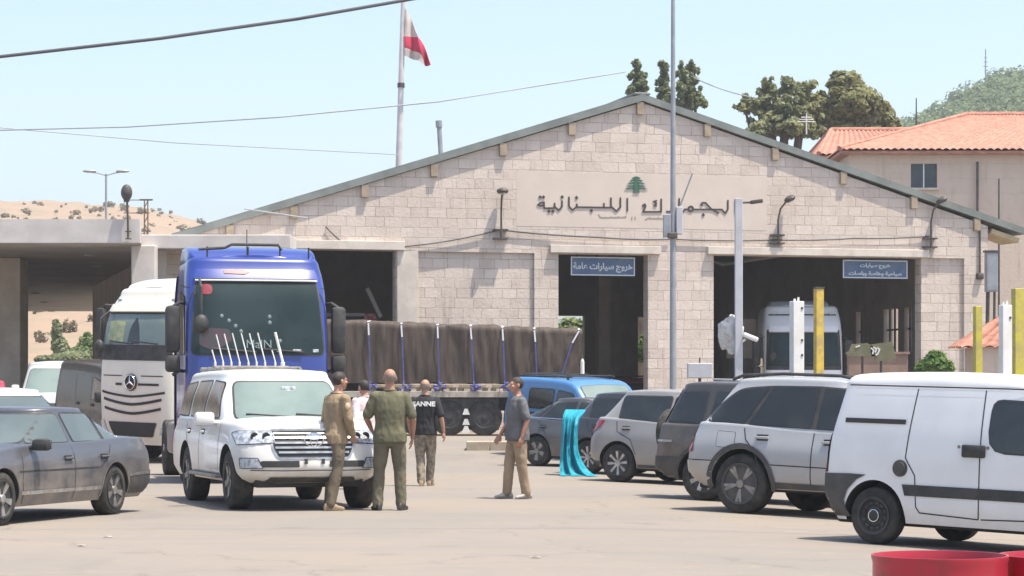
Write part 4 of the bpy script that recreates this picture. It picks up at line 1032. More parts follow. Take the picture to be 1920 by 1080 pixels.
for i, u in enumerate(us[1:]):
    x = X(u, TY); zt_ = topz(x) - .04; bm = bmesh.new()
    dx = -.62 if i == len(us) - 2 else random.uniform(.02, .12)
    pts = [(x + dx, TY - .03, 1.62), (x + dx * .85, TY + .06, 1.9), (x + dx * .3, TY + .08, zt_ - .35)]
    ribbon(bm, pts, .04, -.012, (0, 1, 0), 0)
    pts2 = [(x + dx * .3, TY + .075, zt_ - .35), (x, TY + .135, zt_ - .02)]
    ribbon(bm, pts2, .042, -.014, (0, 1, 0), 1)
    ribbon(bm, [(x, TY + .14, zt_ + .0), (x, TY + .3, zt_ + .03), (x, TY + 1.2, zt_ + .07), (x, TY + 2.2, zt_ + .02)], .06, .012, (0, 0, 1), 1)
    finish(bm, 'strap', [M['strapblue'], M['strapwhite']], load, 0)
    if 0 < i < 5 or i == 0:
        bm = bmesh.new()
        for k in range(9): ball(bm, (x + dx + random.uniform(-.12, .2), TY - .09 + random.uniform(-.03, .03), 1.72 + random.uniform(-.09, .1)), (random.uniform(.04, .08), .035, random.uniform(.02, .045)), 8, 0, Matrix.Rotation(random.uniform(-.7, .7), 4, 'Y'))
        finish(bm, 'strap_bundle', [M['strapblue']], load, 60)
# ------------------------------------------------------------------ setting materials
def ground_mat():
    m = pmat('dusty asphalt', (.232, .196, .158), (.196, .176, .154), scale=.13, rough=.9, bump=.25, bscale=30, detail=6)
    n = m.node_tree.nodes; l = m.node_tree.links; b = n['Principled BSDF']; src = b.inputs['Base Color'].links[0].from_socket
    tc = n.new('ShaderNodeTexCoord')
    def layer(src, sc, lo, hi, col, f, st=(1, 1, 1), det=8):
        mp = n.new('ShaderNodeMapping'); mp.inputs['Scale'].default_value = st; l.new(tc.outputs['Object'], mp.inputs[0])
        t = n.new('ShaderNodeTexNoise'); t.inputs['Scale'].default_value = sc; t.inputs['Detail'].default_value = det; t.inputs['Roughness'].default_value = .65; l.new(mp.outputs[0], t.inputs['Vector'])
        r = n.new('ShaderNodeMapRange'); r.inputs[1].default_value = lo; r.inputs[2].default_value = hi; r.inputs[4].default_value = f; l.new(t.outputs[0], r.inputs[0])
        x = n.new('ShaderNodeMix'); x.data_type = 'RGBA'; l.new(r.outputs[0], x.inputs[0]); l.new(src, x.inputs[6]); x.inputs[7].default_value = (*col, 1); return x.outputs[2]
    src = layer(src, 1.1, .5, .75, (.18, .16, .14), .45, (.5, 1, 1))
    src = layer(src, 4, .58, .72, (.28, .235, .18), .7)
    src = layer(src, 22, .45, .8, (.16, .145, .125), .3)
    src = layer(src, .35, .58, .68, (.155, .142, .13), .6, (1, .35, 1))
    sp = n.new('ShaderNodeTexVoronoi'); sp.inputs['Scale'].default_value = .55; l.new(tc.outputs['Object'], sp.inputs['Vector'])
    sr = n.new('ShaderNodeMapRange'); sr.inputs[1].default_value = .05; sr.inputs[2].default_value = .16; sr.inputs[3].default_value = .5; sr.inputs[4].default_value = 0; l.new(sp.outputs['Distance'], sr.inputs[0])
    pn = n.new('ShaderNodeTexNoise'); pn.inputs['Scale'].default_value = 9; l.new(tc.outputs['Object'], pn.inputs['Vector'])
    pm_ = n.new('ShaderNodeMath'); pm_.operation = 'MULTIPLY'; l.new(sr.outputs[0], pm_.inputs[0]); l.new(pn.outputs[0], pm_.inputs[1])
    sx = n.new('ShaderNodeMix'); sx.data_type = 'RGBA'; l.new(pm_.outputs[0], sx.inputs[0]); l.new(src, sx.inputs[6]); sx.inputs[7].default_value = (.09, .08, .07, 1); src = sx.outputs[2]
    src = layer(src, .9, .56, .6, (.185, .17, .155), .4, (.22, 1, 1), 3)
    v = n.new('ShaderNodeTexVoronoi'); v.feature = 'DISTANCE_TO_EDGE'; v.inputs['Scale'].default_value = .22; v.inputs['Randomness'].default_value = 1
    ns = n.new('ShaderNodeTexNoise'); ns.inputs['Scale'].default_value = 1.3; ns.inputs['Detail'].default_value = 5
    l.new(tc.outputs['Object'], ns.inputs['Vector'])
    va = n.new('ShaderNodeVectorMath'); va.operation = 'MULTIPLY_ADD'; l.new(ns.outputs[1], va.inputs[0]); va.inputs[1].default_value = (1.4, 1.4, 0); l.new(tc.outputs['Object'], va.inputs[2]); l.new(va.outputs[0], v.inputs['Vector'])
    r = n.new('ShaderNodeMapRange'); r.inputs[1].default_value = .003; r.inputs[2].default_value = .008; r.inputs[3].default_value = .5; r.inputs[4].default_value = 0; l.new(v.outputs[0], r.inputs[0])
    x = n.new('ShaderNodeMix'); x.data_type = 'RGBA'; l.new(r.outputs[0], x.inputs[0]); l.new(src, x.inputs[6]); x.inputs[7].default_value = (.15, .13, .11, 1)
    l.new(x.outputs[2], b.inputs['Base Color']); return m
def block_mat(name, c1, c2, mortar, bw=.55, rh=.29, ms=.010, seed=0):
    m = bpy.data.materials.new(name); m.use_nodes = True; n = m.node_tree.nodes; l = m.node_tree.links; b = n['Principled BSDF']
    b.inputs['Roughness'].default_value = .9
    tc = n.new('ShaderNodeTexCoord'); sp = n.new('ShaderNodeSeparateXYZ'); l.new(tc.outputs['Object'], sp.inputs[0])
    cb = n.new('ShaderNodeCombineXYZ'); l.new(sp.outputs[2], cb.inputs[1])
    ad = n.new('ShaderNodeMath'); l.new(sp.outputs[0], ad.inputs[0]); l.new(sp.outputs[1], ad.inputs[1]); l.new(ad.outputs[0], cb.inputs[0])
    # uneven courses: bend the coordinates a little
    ns = n.new('ShaderNodeTexNoise'); ns.inputs['Scale'].default_value = .3; ns.inputs['Detail'].default_value = 1.5; l.new(tc.outputs['Object'], ns.inputs['Vector'])
    va = n.new('ShaderNodeVectorMath'); va.operation = 'MULTIPLY_ADD'; l.new(ns.outputs[1], va.inputs[0]); va.inputs[1].default_value = (.5, .04, 0); l.new(cb.outputs[0], va.inputs[2])
    br = n.new('ShaderNodeTexBrick'); br.offset = .5; br.squash = .8; br.squash_frequency = 3; br.offset_frequency = 2
    br.inputs['Scale'].default_value = 1; br.inputs['Mortar Size'].default_value = ms; br.inputs['Mortar Smooth'].default_value = .25; br.inputs['Bias'].default_value = -.05
    br.inputs['Brick Width'].default_value = bw; br.inputs['Row Height'].default_value = rh
    br.inputs['Color1'].default_value = (*c1, 1); br.inputs['Color2'].default_value = (*c2, 1); br.inputs['Mortar'].default_value = (*mortar, 1)
    l.new(va.outputs[0], br.inputs['Vector'])
    src = br.outputs['Color']
    def layer(src, sc, lo, hi, col, f, st=(1, 1, 1)):
        mp = n.new('ShaderNodeMapping'); mp.inputs['Scale'].default_value = st; l.new(tc.outputs['Object'], mp.inputs[0])
        t = n.new('ShaderNodeTexNoise'); t.inputs['Scale'].default_value = sc; t.inputs['Detail'].default_value = 7; t.inputs['Roughness'].default_value = .65; l.new(mp.outputs[0], t.inputs['Vector'])
        r = n.new('ShaderNodeMapRange'); r.inputs[1].default_value = lo; r.inputs[2].default_value = hi; r.inputs[4].default_value = f; l.new(t.outputs[0], r.inputs[0])
        x = n.new('ShaderNodeMix'); x.data_type = 'RGBA'; l.new(r.outputs[0], x.inputs[0]); l.new(src, x.inputs[6]); x.inputs[7].default_value = (*col, 1); return x.outputs[2]
    # worn joints: the mortar line fades in places
    wn = n.new('ShaderNodeTexNoise'); wn.inputs['Scale'].default_value = 1.7; wn.inputs['Detail'].default_value = 4; l.new(tc.outputs['Object'], wn.inputs['Vector'])
    wr = n.new('ShaderNodeMapRange'); wr.inputs[1].default_value = .42; wr.inputs[2].default_value = .6; wr.inputs[4].default_value = .75; l.new(wn.outputs[0], wr.inputs[0])
    wx = n.new('ShaderNodeMix'); wx.data_type = 'RGBA'; l.new(wr.outputs[0], wx.inputs[0]); l.new(src, wx.inputs[6]); wx.inputs[7].default_value = (*[(a + b) / 2 for a, b in zip(c1, c2)], 1); src = wx.outputs[2]
    src = layer(src, .5, .5, .75, (.40, .31, .25), .35)
    src = layer(src, 3, .52, .8, (.3, .22, .17), .35, (1, 1, .6))
    src = layer(src, 1.6, .57, .78, (.2, .15, .11), .6, (2.5, 2.5, .22))
    src = layer(src, .8, .6, .72, (.3, .27, .24), .5, (1, 1, .5))
    src = layer(src, 14, .5, .85, (.5, .43, .37), .5)
    l.new(src, b.inputs['Base Color'])
    bp = n.new('ShaderNodeBump'); bp.inputs['Strength'].default_value = .55; bp.inputs['Distance'].default_value = .02
    inv = n.new('ShaderNodeMath'); inv.operation = 'MULTIPLY_ADD'; l.new(br.outputs['Fac'], inv.inputs[0]); inv.inputs[1].default_value = -1
    n2 = n.new('ShaderNodeTexNoise'); n2.inputs['Scale'].default_value = 12; n2.inputs['Detail'].default_value = 5; l.new(tc.outputs['Object'], n2.inputs['Vector']); l.new(n2.outputs[0], inv.inputs[2])
    l.new(inv.outputs[0], bp.inputs['Height']); l.new(bp.outputs[0], b.inputs['Normal']); return m
M['ground'] = ground_mat()
M['block'] = block_mat('pale stone blocks', (.63, .55, .48), (.505, .43, .37), (.33, .26, .21))
M['block2'] = block_mat('house render', (.58, .47, .38), (.54, .435, .355), (.5, .4, .33), 1.6, .6, .006)
M['plaster'] = pmat('plaster', (.58, .50, .43), (.55, .47, .405), scale=1.3, rough=.85, bump=.1, bscale=20)
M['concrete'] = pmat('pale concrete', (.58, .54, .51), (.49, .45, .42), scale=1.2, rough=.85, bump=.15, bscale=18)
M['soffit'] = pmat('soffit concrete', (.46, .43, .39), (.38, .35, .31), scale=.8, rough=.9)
M['lintel'] = pmat('lintel concrete', (.60, .54, .47), (.5, .44, .38), scale=2, rough=.85, bump=.15, bscale=18)
M['corbel'] = pmat('stained concrete', (.36, .29, .21), (.27, .21, .15), scale=3, rough=.9)
M['roofsheet'] = pmat('grey green roof sheet', (.2, .22, .205), (.15, .165, .155), scale=1.5, rough=.7)
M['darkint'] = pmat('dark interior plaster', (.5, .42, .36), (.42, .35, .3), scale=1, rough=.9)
M['tile'] = pmat('orange roof tiles', (.44, .205, .14), (.29, .13, .09), scale=3.2, rough=.8, sc3=(1, 1, 4))
M['ink'] = pmat('dark letter metal', (.05, .04, .033), rough=.6)
M['faint'] = pmat('faded letters', (.3, .26, .22), rough=.8)
M['cedar'] = pmat('green painted metal', (.035, .12, .075), rough=.6)
M['signblue'] = pmat('blue sign sheet', (.05, .1, .2), (.09, .13, .2), scale=3, rough=.5)
M['galv'] = pmat('galvanised steel', (.33, .34, .36), (.27, .28, .3), scale=3, rough=.5, metal=.3)
M['greypost'] = pmat('pale grey post', (.5, .5, .53), (.44, .44, .46), scale=3, rough=.6)
M['yellow'] = pmat('yellow paint', (.62, .44, .06), (.42, .3, .1), scale=6, rough=.5)
M['yellow2'] = pmat('greenish yellow paint', (.5, .44, .05), (.4, .33, .1), scale=6, rough=.5)
M['red'] = pmat('red drum paint', (.42, .015, .035), (.24, .03, .03), scale=7, rough=.45, coat=.25, lo=.5, hi=.72, detail=9)
M['darkmetal'] = pmat('dark metal', (.05, .045, .04), (.09, .07, .055), scale=6, rough=.6)
M['cable'] = pmat('cable', (.1, .1, .11), rough=.7)
M['cablepale'] = pmat('pale cable', (.3, .31, .33), rough=.7)
M['hill'] = None
def lp_wall(u):
    k = (u - 960) / F; Y = 70.2 / (1 - .2594 * k); return k * Y, Y
AL = math.atan(.2594)
def Wp(u, v, d=0):
    """pixel -> (along wall, height) on the front plane (or a plane d behind it)"""
    k = (u - 960) / F; Y = (70.2 + d / math.cos(AL)) / (1 - .2594 * k); x = k * Y
    return ((x * math.cos(AL) + (Y - 70.2) * math.sin(AL)), Z(v, Y))
# ------------------------------------------------------------------ ground
xs = np.unique(np.concatenate([np.linspace(-900, -60, 10), np.linspace(-60, 60, 97), np.linspace(60, 900, 10)]))
ys = np.unique(np.concatenate([np.linspace(-60, 0, 4), np.linspace(0, 110, 90), np.linspace(110, 1000, 14)]))
bm = bmesh.new(); gr = [[bm.verts.new((x, y, gz(x, y))) for y in ys] for x in xs]
for a, b in zip(gr, gr[1:]):
    for k in range(len(ys) - 1): bm.faces.new((a[k], b[k], b[k + 1], a[k + 1]))
tag(finish(bm, 'ground', [M['ground']], None, 60), kind='structure')
# ------------------------------------------------------------------ customs hall
hall = thing('customs_hall', 'long stone block customs hall with low gable, three doorways and letters over the middle', 'building', (0, 70.2, 0), AL)
def holes_wall(outer, holes, thick, y0=0):
    bm = bmesh.new(); es = []
    for poly in [outer] + holes:
        vs = [bm.verts.new((a, y0, b)) for a, b in poly]
        es += [bm.edges.new((vs[i], vs[(i + 1) % len(vs)])) for i in range(len(vs))]
    bmesh.ops.triangle_fill(bm, use_beauty=True, use_dissolve=False, edges=es)
    g = bmesh.ops.extrude_face_region(bm, geom=bm.faces[:])
    bmesh.ops.translate(bm, verts=[e for e in g['geom'] if isinstance(e, bmesh.types.BMVert)], vec=(0, thick, 0))
    return bm
def rect(u0, u1, v0, zb=-.2, d=0):
    a0, _ = Wp(u0, v0, d); a1, _ = Wp(u1, v0, d); z = Wp((u0 + u1) / 2, v0, d)[1]
    return [(a0, zb), (a1, zb), (a1, z), (a0, z)]
apex = Wp(1203, 192); lft = Wp(306, 458); rgt = Wp(1852, 424)
outer = [(lft[0], -.3), (rgt[0], -.3), rgt, apex, lft]
ZB = -.25
hl, hc, hr = rect(470, 742, 468, ZB), rect(1047, 1215, 477, ZB), rect(1338, 1727, 481, ZB)
pa, pb = rect(785, 1002, 473, ZB), rect(1739, 1808, 484, ZB)
finish(holes_wall(outer, [hl, hc, hr, pa, pb], .45), 'wall', [M['block']], hall, 0)
for r_ in (pa, pb):
    bm = bmesh.new(); box(bm, ((r_[0][0] + r_[1][0]) / 2, .25, (r_[2][1] - .25) / 2), (r_[1][0] - r_[0][0] - .004, .3, r_[2][1] + .25 - .004)); finish(bm, 'infill_wall', [M['block']], hall, 0)
for (u0, u1, v0, v1) in ((468, 757, 451, 467.5), (1030, 1237, 461, 475.5), (1325, 1739, 466, 480)):
    a0, z0 = Wp(u0, v1); a1, _ = Wp(u1, v1); z0 = Wp((u0 + u1) / 2, v1)[1]; z1 = Wp((u0 + u1) / 2, v0)[1]
    bm = bmesh.new(); box(bm, ((a0 + a1) / 2, -.05, (z0 + z1) / 2), (a1 - a0, .2, z1 - z0), bev=.012); finish(bm, 'lintel', [M['lintel']], hall, 0)
# pilaster beside the left doorway
a0, a1 = Wp(744, 500)[0], Wp(783, 500)[0]; z1 = Wp(760, 468)[1]
bm = bmesh.new(); box(bm, ((a0 + a1) / 2, -.02, z1 / 2), (a1 - a0, .06, z1), bev=.01); finish(bm, 'pilaster', [M['lintel']], hall, 0)
# roof: two slopes 30 m deep
eL, aT, eR = Wp(322, 440), Wp(1203, 177), Wp(1918, 428)
DP = 30
def slope(p, q, name):
    bm = bmesh.new(); d = Vector((q[0] - p[0], 0, q[1] - p[1])); nrm = Vector((-d.z, 0, d.x)).normalized(); nrm = nrm if nrm.z > 0 else -nrm
    N = 150; rows = []
    for y, t in ((-.16, .0), (DP, .0)): pass
    th = .2
    A = [Vector((p[0], -.13, p[1])), Vector((q[0], -.13, q[1])), Vector((q[0], DP, q[1])), Vector((p[0], DP, p[1]))]
    B = [v - Vector((0, 0, th)) for v in A]
    va = [bm.verts.new(v) for v in A]; vb = [bm.verts.new(v) for v in B]
    bm.faces.new(va); bm.faces.new(vb[::-1])
    for i in range(4): bm.faces.new((va[i], va[(i + 1) % 4], vb[(i + 1) % 4], vb[i]))
    # standing corrugations on top
    L = d.length; dn = d.normalized()
    for y in np.arange(0, DP, 1.1):
        c = (A[0] + A[1]) / 2 + Vector((0, .16 + y, 0)) + nrm * .012
        m = Matrix((dn, Vector((0, 1, 0)), nrm)).transposed().to_4x4(); box(bm, c, (L, .12, .03), m)
    finish(bm, name, [M['roofsheet']], hall, 0)
slope(eL, aT, 'roof'); slope(aT, eR, 'roof')
bm = bmesh.new(); box(bm, (aT[0], DP / 2 - .1, aT[1] + .01), (.5, DP, .08), bev=.03); finish(bm, 'ridge_cap', [M['roofsheet']], hall, 0)
def roofz(a):
    p, q = (eL, aT) if a < aT[0] else (aT, eR)
    return p[1] + (q[1] - p[1]) * (a - p[0]) / (q[0] - p[0])
bm0 = None
for u in (430, 550, 683, 813, 942, 1071, 1199, 1325, 1452, 1580, 1712, 1830):
    a = Wp(u, 300)[0]; z = roofz(a) - .2; bm = bmesh.new(); box(bm, (a, -.035, z - .2), (.21, .16, .38), bev=.015); finish(bm, 'corbel', [M['corbel']], hall, 0)
a0, z0 = Wp(1858, 432); a1, z1 = Wp(1912, 426); bm = bmesh.new(); box(bm, ((a0 + a1) / 2, .6, roofz((a0 + a1) / 2) - .42), (a1 - a0, 1.2, .14), Matrix.Rotation(math.atan2(eR[1] - aT[1], eR[0] - aT[0]) * -1, 4, 'Y')); finish(bm, 'eave_board', [pmat('yellowed eave board', (.5, .4, .24), (.42, .33, .2), scale=3, rough=.8)], hall, 0)
# side and back walls, posts, interior
def bw(u0, u1, v0, d=24): return rect(u0, u1, v0, ZB, d)
DB = 24
bo = [(lft[0], -.3), (rgt[0], -.3), (rgt[0], rgt[1]), apex, (lft[0], lft[1])]
bl = [rect(780, 985, 560, ZB, DB), rect(1030, 1096, 592, ZB, DB), rect(1196, 1420, 595, ZB, DB)]  # first opening is unseen, added to let light into the hall
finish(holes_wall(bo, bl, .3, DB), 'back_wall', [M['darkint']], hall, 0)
def yz_wall(xw, zt, wins, thick):
    bm = holes_wall([(.46, -.3), (DB - .01, -.3), (DB - .01, zt), (.46, zt)], wins, thick)
    for v in bm.verts: v.co = Vector((xw + v.co.y, v.co.x, v.co.z))
    return bm
wins = [[(4.9, 2.9), (5.5, 2.9), (5.5, 4.4), (4.9, 4.4)], [(6.0, 2.9), (7.2, 2.9), (7.2, 4.4), (6.0, 4.4)], [(8.6, 2.9), (9.6, 2.9), (9.6, 4.4), (8.6, 4.4)]]
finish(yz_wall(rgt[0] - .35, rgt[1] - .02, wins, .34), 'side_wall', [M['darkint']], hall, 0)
finish(yz_wall(lft[0] + .01, lft[1] - .02, [[(a, 1.0), (a + 4, 1.0), (a + 4, 3.6), (a, 3.6)] for a in (3, 9, 15)], .34), 'side_wall', [M['darkint']], hall, 0)  # unseen left wall openings, added to brighten the interior
bm = bmesh.new()
for w_ in wins:
    n_ = 3 if w_[1][0] - w_[0][0] > .8 else 2
    for i in range(n_):
        y = w_[0][0] + (w_[1][0] - w_[0][0]) * (i + .5) / n_; box(bm, (rgt[0] - .2, y, 3.65), (.05, .09, 1.5))
    box(bm, (rgt[0] - .2, (w_[0][0] + w_[1][0]) / 2, 3.7), (.04, w_[1][0] - w_[0][0], .06))
finish(bm, 'window_bars', [M['darkmetal']], hall, 0)
for u, d in ((1630, 9), (1560, 14), (1130, 12), (1150, 18)):
    a, _ = Wp(u, 600, d); bm = bmesh.new(); box(bm, (a, d, roofz(a) / 2 - .15), (.4, .4, roofz(a) - .2)); finish(bm, 'interior_post', [M['darkint']], hall, 0)
# plaster panel, letters, emblem
a0, z1 = Wp(968, 326); a1, _ = Wp(1438, 326); z0 = Wp(1200, 428)[1]; z1 = Wp(1200, 326)[1]
bm = bmesh.new(); box(bm, ((a0 + a1) / 2, .005, (z0 + z1) / 2), (a1 - a0, .02, z1 - z0)); finish(bm, 'plaster_panel', [M['plaster']], hall, 0)
def zp(X_, Y_): 
    a, z = Wp(1000 + X_ / 4.8, 310 + Y_ / 4.8); return Vector((a, -.006, z))
strokes = [[(1815, 310), (1815, 430)],
 [(1750, 312), (1750, 395), (1725, 430), (1695, 397), (1440, 397)],
 [(1520, 362), (1508, 350), (1520, 337), (1548, 337), (1600, 392), (1668, 432)],
 [(1395, 397), (1362, 395), (1345, 418), (1328, 426)], [(1312, 296), (1312, 392)],
 [(1245, 398), (1225, 420), (1195, 414)], [(1150, 300), (1150, 418), (985, 418), (1000, 392), (1010, 368), (1002, 350), (986, 358), (992, 378)],
 [(1112, 318), (1086, 324), (1106, 344), (1088, 362), (1110, 366)],
 [(845, 295), (845, 415)], [(783, 290), (783, 375), (745, 412), (708, 378), (698, 366), (698, 290)],
 [(702, 380), (635, 380), (635, 340)], [(635, 379), (395, 376), (388, 345)], [(392, 372), (350, 402), (320, 368), (320, 282)],
 [(258, 318), (258, 370), (228, 403), (192, 374), (190, 338)], [(190, 372), (186, 384), (97, 386), (95, 332), (62, 336), (42, 355), (62, 364), (93, 358)]]
bm = bmesh.new()
for s in strokes: ribbon(bm, [zp(*p) for p in s], .045, .02, (0, -1, 0))
n_ = 20; ribbon(bm, [zp(1415 + 21 * math.cos(2 * math.pi * i / n_), 392 + 21 * math.sin(2 * math.pi * i / n_)) for i in range(n_ + 1)], .055, .02, (0, -1, 0))
for d_ in ((1528, 446), (522, 408), (258, 284), (388, 290), (140, 413), (175, 413), (60, 285), (90, 285)):
    c = zp(*d_); box(bm, c + Vector((0, -.01, 0)), (.075, .02, .075), Matrix.Rotation(R(45), 4, 'Y'))
finish(bm, 'lettering', [M['ink']], hall, 0)
bm = bmesh.new()
for s in ([(585, 440), (600, 465), (620, 470), (835, 466)], [(835, 466), (825, 455)], [(885, 495), (888, 462)], [(915, 490), (915, 462)], [(1005, 492), (1030, 476), (1190, 480)], [(1045, 474), (1045, 462)], [(1120, 477), (1125, 465)], [(700, 467), (700, 458)], [(765, 467), (765, 457)]):
    ribbon(bm, [zp(*p) for p in s], .035, .006, (0, -1, 0))
finish(bm, 'faded_lettering', [M['faint']], hall, 0)
bm = bmesh.new()
for n_, (cy, hw, th) in enumerate([(112, 40, 13), (135, 62, 11), (160, 82, 11), (186, 88, 10), (207, 104, 10)]):
    up_ = [(925 + hw * a, cy - th + (th + 4) * abs(a) ** 1.6) for a in np.linspace(-1, 1, 13)]; dn_ = [(925 + hw * a * .98, cy + th * .75 + 5 * abs(a) ** 1.5 - (7 if k % 2 else 0)) for k, a in enumerate(np.linspace(1, -1, 13))]
    o_ = .002 * n_; prism(bm, up_ + dn_[1:-1], lambda a, b: zp(a, b) + Vector((0, -o_, 0)), (0, -.015, 0))
prism(bm, [(912, 120), (938, 120), (944, 215), (954, 247), (896, 247), (906, 215)], lambda a, b: zp(a, b) + Vector((0, -.011, 0)), (0, -.015, 0)); finish(bm, 'cedar_emblem', [M['cedar']], hall, 0)
# blue hanging signs
AF = font('NotoSansArabic-VariableFont_wdth,wght.woff2')
FORMS = {'ا': 0xFE8D, 'ب': 0xFE8F, 'ة': 0xFE93, 'ت': 0xFE95, 'ج': 0xFE9D, 'ح': 0xFEA1, 'خ': 0xFEA5, 'ر': 0xFEAD, 'س': 0xFEB1, 'ص': 0xFEB9, 'ع': 0xFEC9, 'م': 0xFEE1, 'و': 0xFEED, 'ي': 0xFEF1}
NOJ = 'ارو' + 'ة'
def shape(s):
    out = []
    for w_ in s.split(' '):
        o = []
        for i, ch in enumerate(w_):
            pj = i > 0 and w_[i - 1] not in NOJ; nj = i < len(w_) - 1 and ch not in NOJ
            k = (3 if pj and nj else 1 if pj else 2 if nj else 0); o.append(chr(FORMS[ch] + k))
        out.append(''.join(o[::-1]))
    return ' '.join(out[::-1])
def blue_sign(u0, u1, v0, v1, lines, label, dz):
    a0, z1 = Wp(u0, v0, .15); a1, z0 = Wp(u1, v1, .15); z1 = Wp((u0 + u1) / 2, v0, .15)[1]; z0 = Wp((u0 + u1) / 2, v1, .15)[1]
    c = Matrix.Rotation(AL, 4, 'Z') @ Vector(((a0 + a1) / 2, .15, 0)) + Vector((0, 70.2, 0))
    t = thing('hanging_sign', label, 'sign', (c.x, c.y, (z0 + z1) / 2), AL, 'blue signs hung in the doorways'); w_, h_ = a1 - a0, z1 - z0
    bm = bmesh.new(); box(bm, (0, 0, 0), (w_, .03, h_)); finish(bm, 'sign_panel', [M['signblue']], t, 0)
    bm = bmesh.new(); b_ = .035
    for s in (1, -1): box(bm, (0, -.02, s * (h_ / 2 - b_ / 2)), (w_, .012, b_)); box(bm, (s * (w_ / 2 - b_ / 2), -.02, 0), (b_, .012, h_ - 2 * b_ - .002))
    finish(bm, 'border', [M['signwhite']], t, 0)
    bm = bmesh.new()
    for s in (1, -1): box(bm, (s * w_ * .4, .0, h_ / 2 + dz / 2), (.03, .02, dz))
    finish(bm, 'hanger', [M['darkmetal']], t, 0)
    for s, sz, zz, bold in lines:
        o = text_mesh(shape(s), sz, M['signwhite'], t, frame_mtx(Vector((0, -.02, zz)), (1, 0, 0), (0, 0, 1)), 'lettering', .003, AF, bold=bold)
        wd = max(v.co.x for v in o.data.vertices) - min(v.co.x for v in o.data.vertices); k = min(1.25, w_ * .93 / wd); o.data.transform(Matrix.Diagonal((k, 1, 1, 1)))
M['signwhite'] = pmat('white sign paint', (.5, .54, .58), rough=.6)
blue_sign(1070, 1190, 482, 517, [('خروج سيارات عامة', .42, .0, .008)], 'blue sign with one line of white writing in the middle doorway', .1)
blue_sign(1580, 1701, 488, 522, [('خروج سيارات', .25, .12, .006), ('سياحية وخاصة وباصات', .25, -.13, .006)], 'blue sign with two lines of white writing in the right doorway', .1)
# wall lamps
def wall_lamp(u, v0, v1, label, dx=0, Yo=None, s=1.0, tilt=0):
    if Yo is None:
        a, zb_ = Wp(u, v1); _, zt_ = Wp(u, v0); c = Matrix.Rotation(AL, 4, 'Z') @ Vector((a, 0, 0)) + Vector((0, 70.2, 0)); rz = AL
    else: c = P(u, v1, Yo); zb_ = c.z; zt_ = Z(v0, Yo); rz = 0
    t = thing('wall_lamp', label, 'lamp', (c.x, c.y, zb_), rz, 'lamps on upright poles fixed to the walls'); h_ = zt_ - zb_
    bm = bmesh.new(); pts = [(0, -.18, 0), (0, -.18, h_ * .55), (dx * .25, -.2, h_ * .8), (dx * .8, -.28, h_ * .96), (dx, -.3, h_)]
    tube(bm, pts, .03 * s); finish(bm, 'pole', [M['darkmetal']], t)
    bm = bmesh.new()
    for z in (.02, h_ * .2): box(bm, (0, -.1, z), (.42 * s, .2, .045 * s))
    finish(bm, 'bracket', [M['darkmetal']], t, 0)
    bm = bmesh.new(); m = Matrix.Translation((dx * 1.15, -.34, h_ + .03)) @ Matrix.Rotation(tilt, 4, 'Y')
    ball(bm, (0, 0, 0), (.17 * s, .24 * s, .1 * s), 16, 0, m); finish(bm, 'lamp_head', [M['darkmetal']], t)
    bm = bmesh.new(); ball(bm, (0, 0, -.035 * s), (.13 * s, .2 * s, .08 * s), 14, 0, m); finish(bm, 'lamp_glass', [M['clearlens']], t)
wall_lamp(937, 362, 449, 'dark lamp with a round head on a straight pole left of the hall letters')
wall_lamp(1455, 376, 458, 'dark lamp on a pole curving right, right of the hall letters', .27, tilt=-.5)
wall_lamp(1741, 378, 465, 'dark lamp under the right eave of the hall roof', .25, tilt=-.6)
t = thing('floodlight', 'dark oval floodlight on a thin pole standing on the canopy fascia', 'lamp', (X(241, 64.95), 64.95, Z(448, 64.95)))
bm = bmesh.new(); hh = (448 - 372) / F * 64.95; tube(bm, [(0, -.06, 0), (-.01, -.06, hh * .5), (-.035, -.06, hh)], .028); finish(bm, 'pole', [M['darkmetal']], t)
bm = bmesh.new()
for z in (.0, .2): box(bm, (0, -.03, z), (.16, .08, .025))
finish(bm, 'bracket', [M['darkmetal']], t, 0)
bm = bmesh.new(); ball(bm, (-.04, -.08, hh + .15), (.155, .1, .225), 18); box(bm, (-.04, -.08, hh - .07), (.15, .1, .07), bev=.02); finish(bm, 'lamp_head', [M['darkmetal']], t)
bm = bmesh.new(); ball(bm, (-.04, -.135, hh + .16), (.12, .07, .18), 16); finish(bm, 'lamp_glass', [M['greyplastic']], t)
# cables on the wall and in the air
def cable(pts, r, label, mat='cable', n=6, sag=0, group='overhead and wall cables'):
    bm = bmesh.new(); q = []
    for a, b in zip(pts, pts[1:]):
        a, b = Vector(a), Vector(b)
        for i in range(14):
            s = i / 14; q.append(a.lerp(b, s) - Vector((0, 0, sag * 4 * s * (1 - s))))
    q.append(Vector(pts[-1])); tube(bm, q, r, n); o = finish(bm, 'cable', [M[mat]], None, 60); tag(o, label, 'cable', group)
def wpt(u, v, off=.06):
    a, z = Wp(u, v); c = Matrix.Rotation(AL, 4, 'Z') @ Vector((a, -off, 0)); return Vector((c.x, c.y + 70.2, z))
cable([wpt(610, 425), wpt(655, 463), wpt(780, 460), wpt(936, 431)], .022, 'dark cable sagging along the wall left of the round headed lamp', sag=.05)
cable([wpt(936, 431), wpt(1120, 445), wpt(1255, 449)], .025, 'dark cable under the letters between lamp and tall pole', sag=.03)
cable([wpt(1265, 449), wpt(1455, 450), wpt(1600, 447), wpt(1741, 443)], .022, 'dark cable along the wall over the right doorway', sag=.03)
cable([P(-1600, 300, 26), P(-60, 113, 26), P(300, 72, 26), P(560, 35, 26), P(830, -12, 26), P(2600, -330, 26)], .019, 'thick dark cable crossing the upper left sky', 'cable', sag=.0)
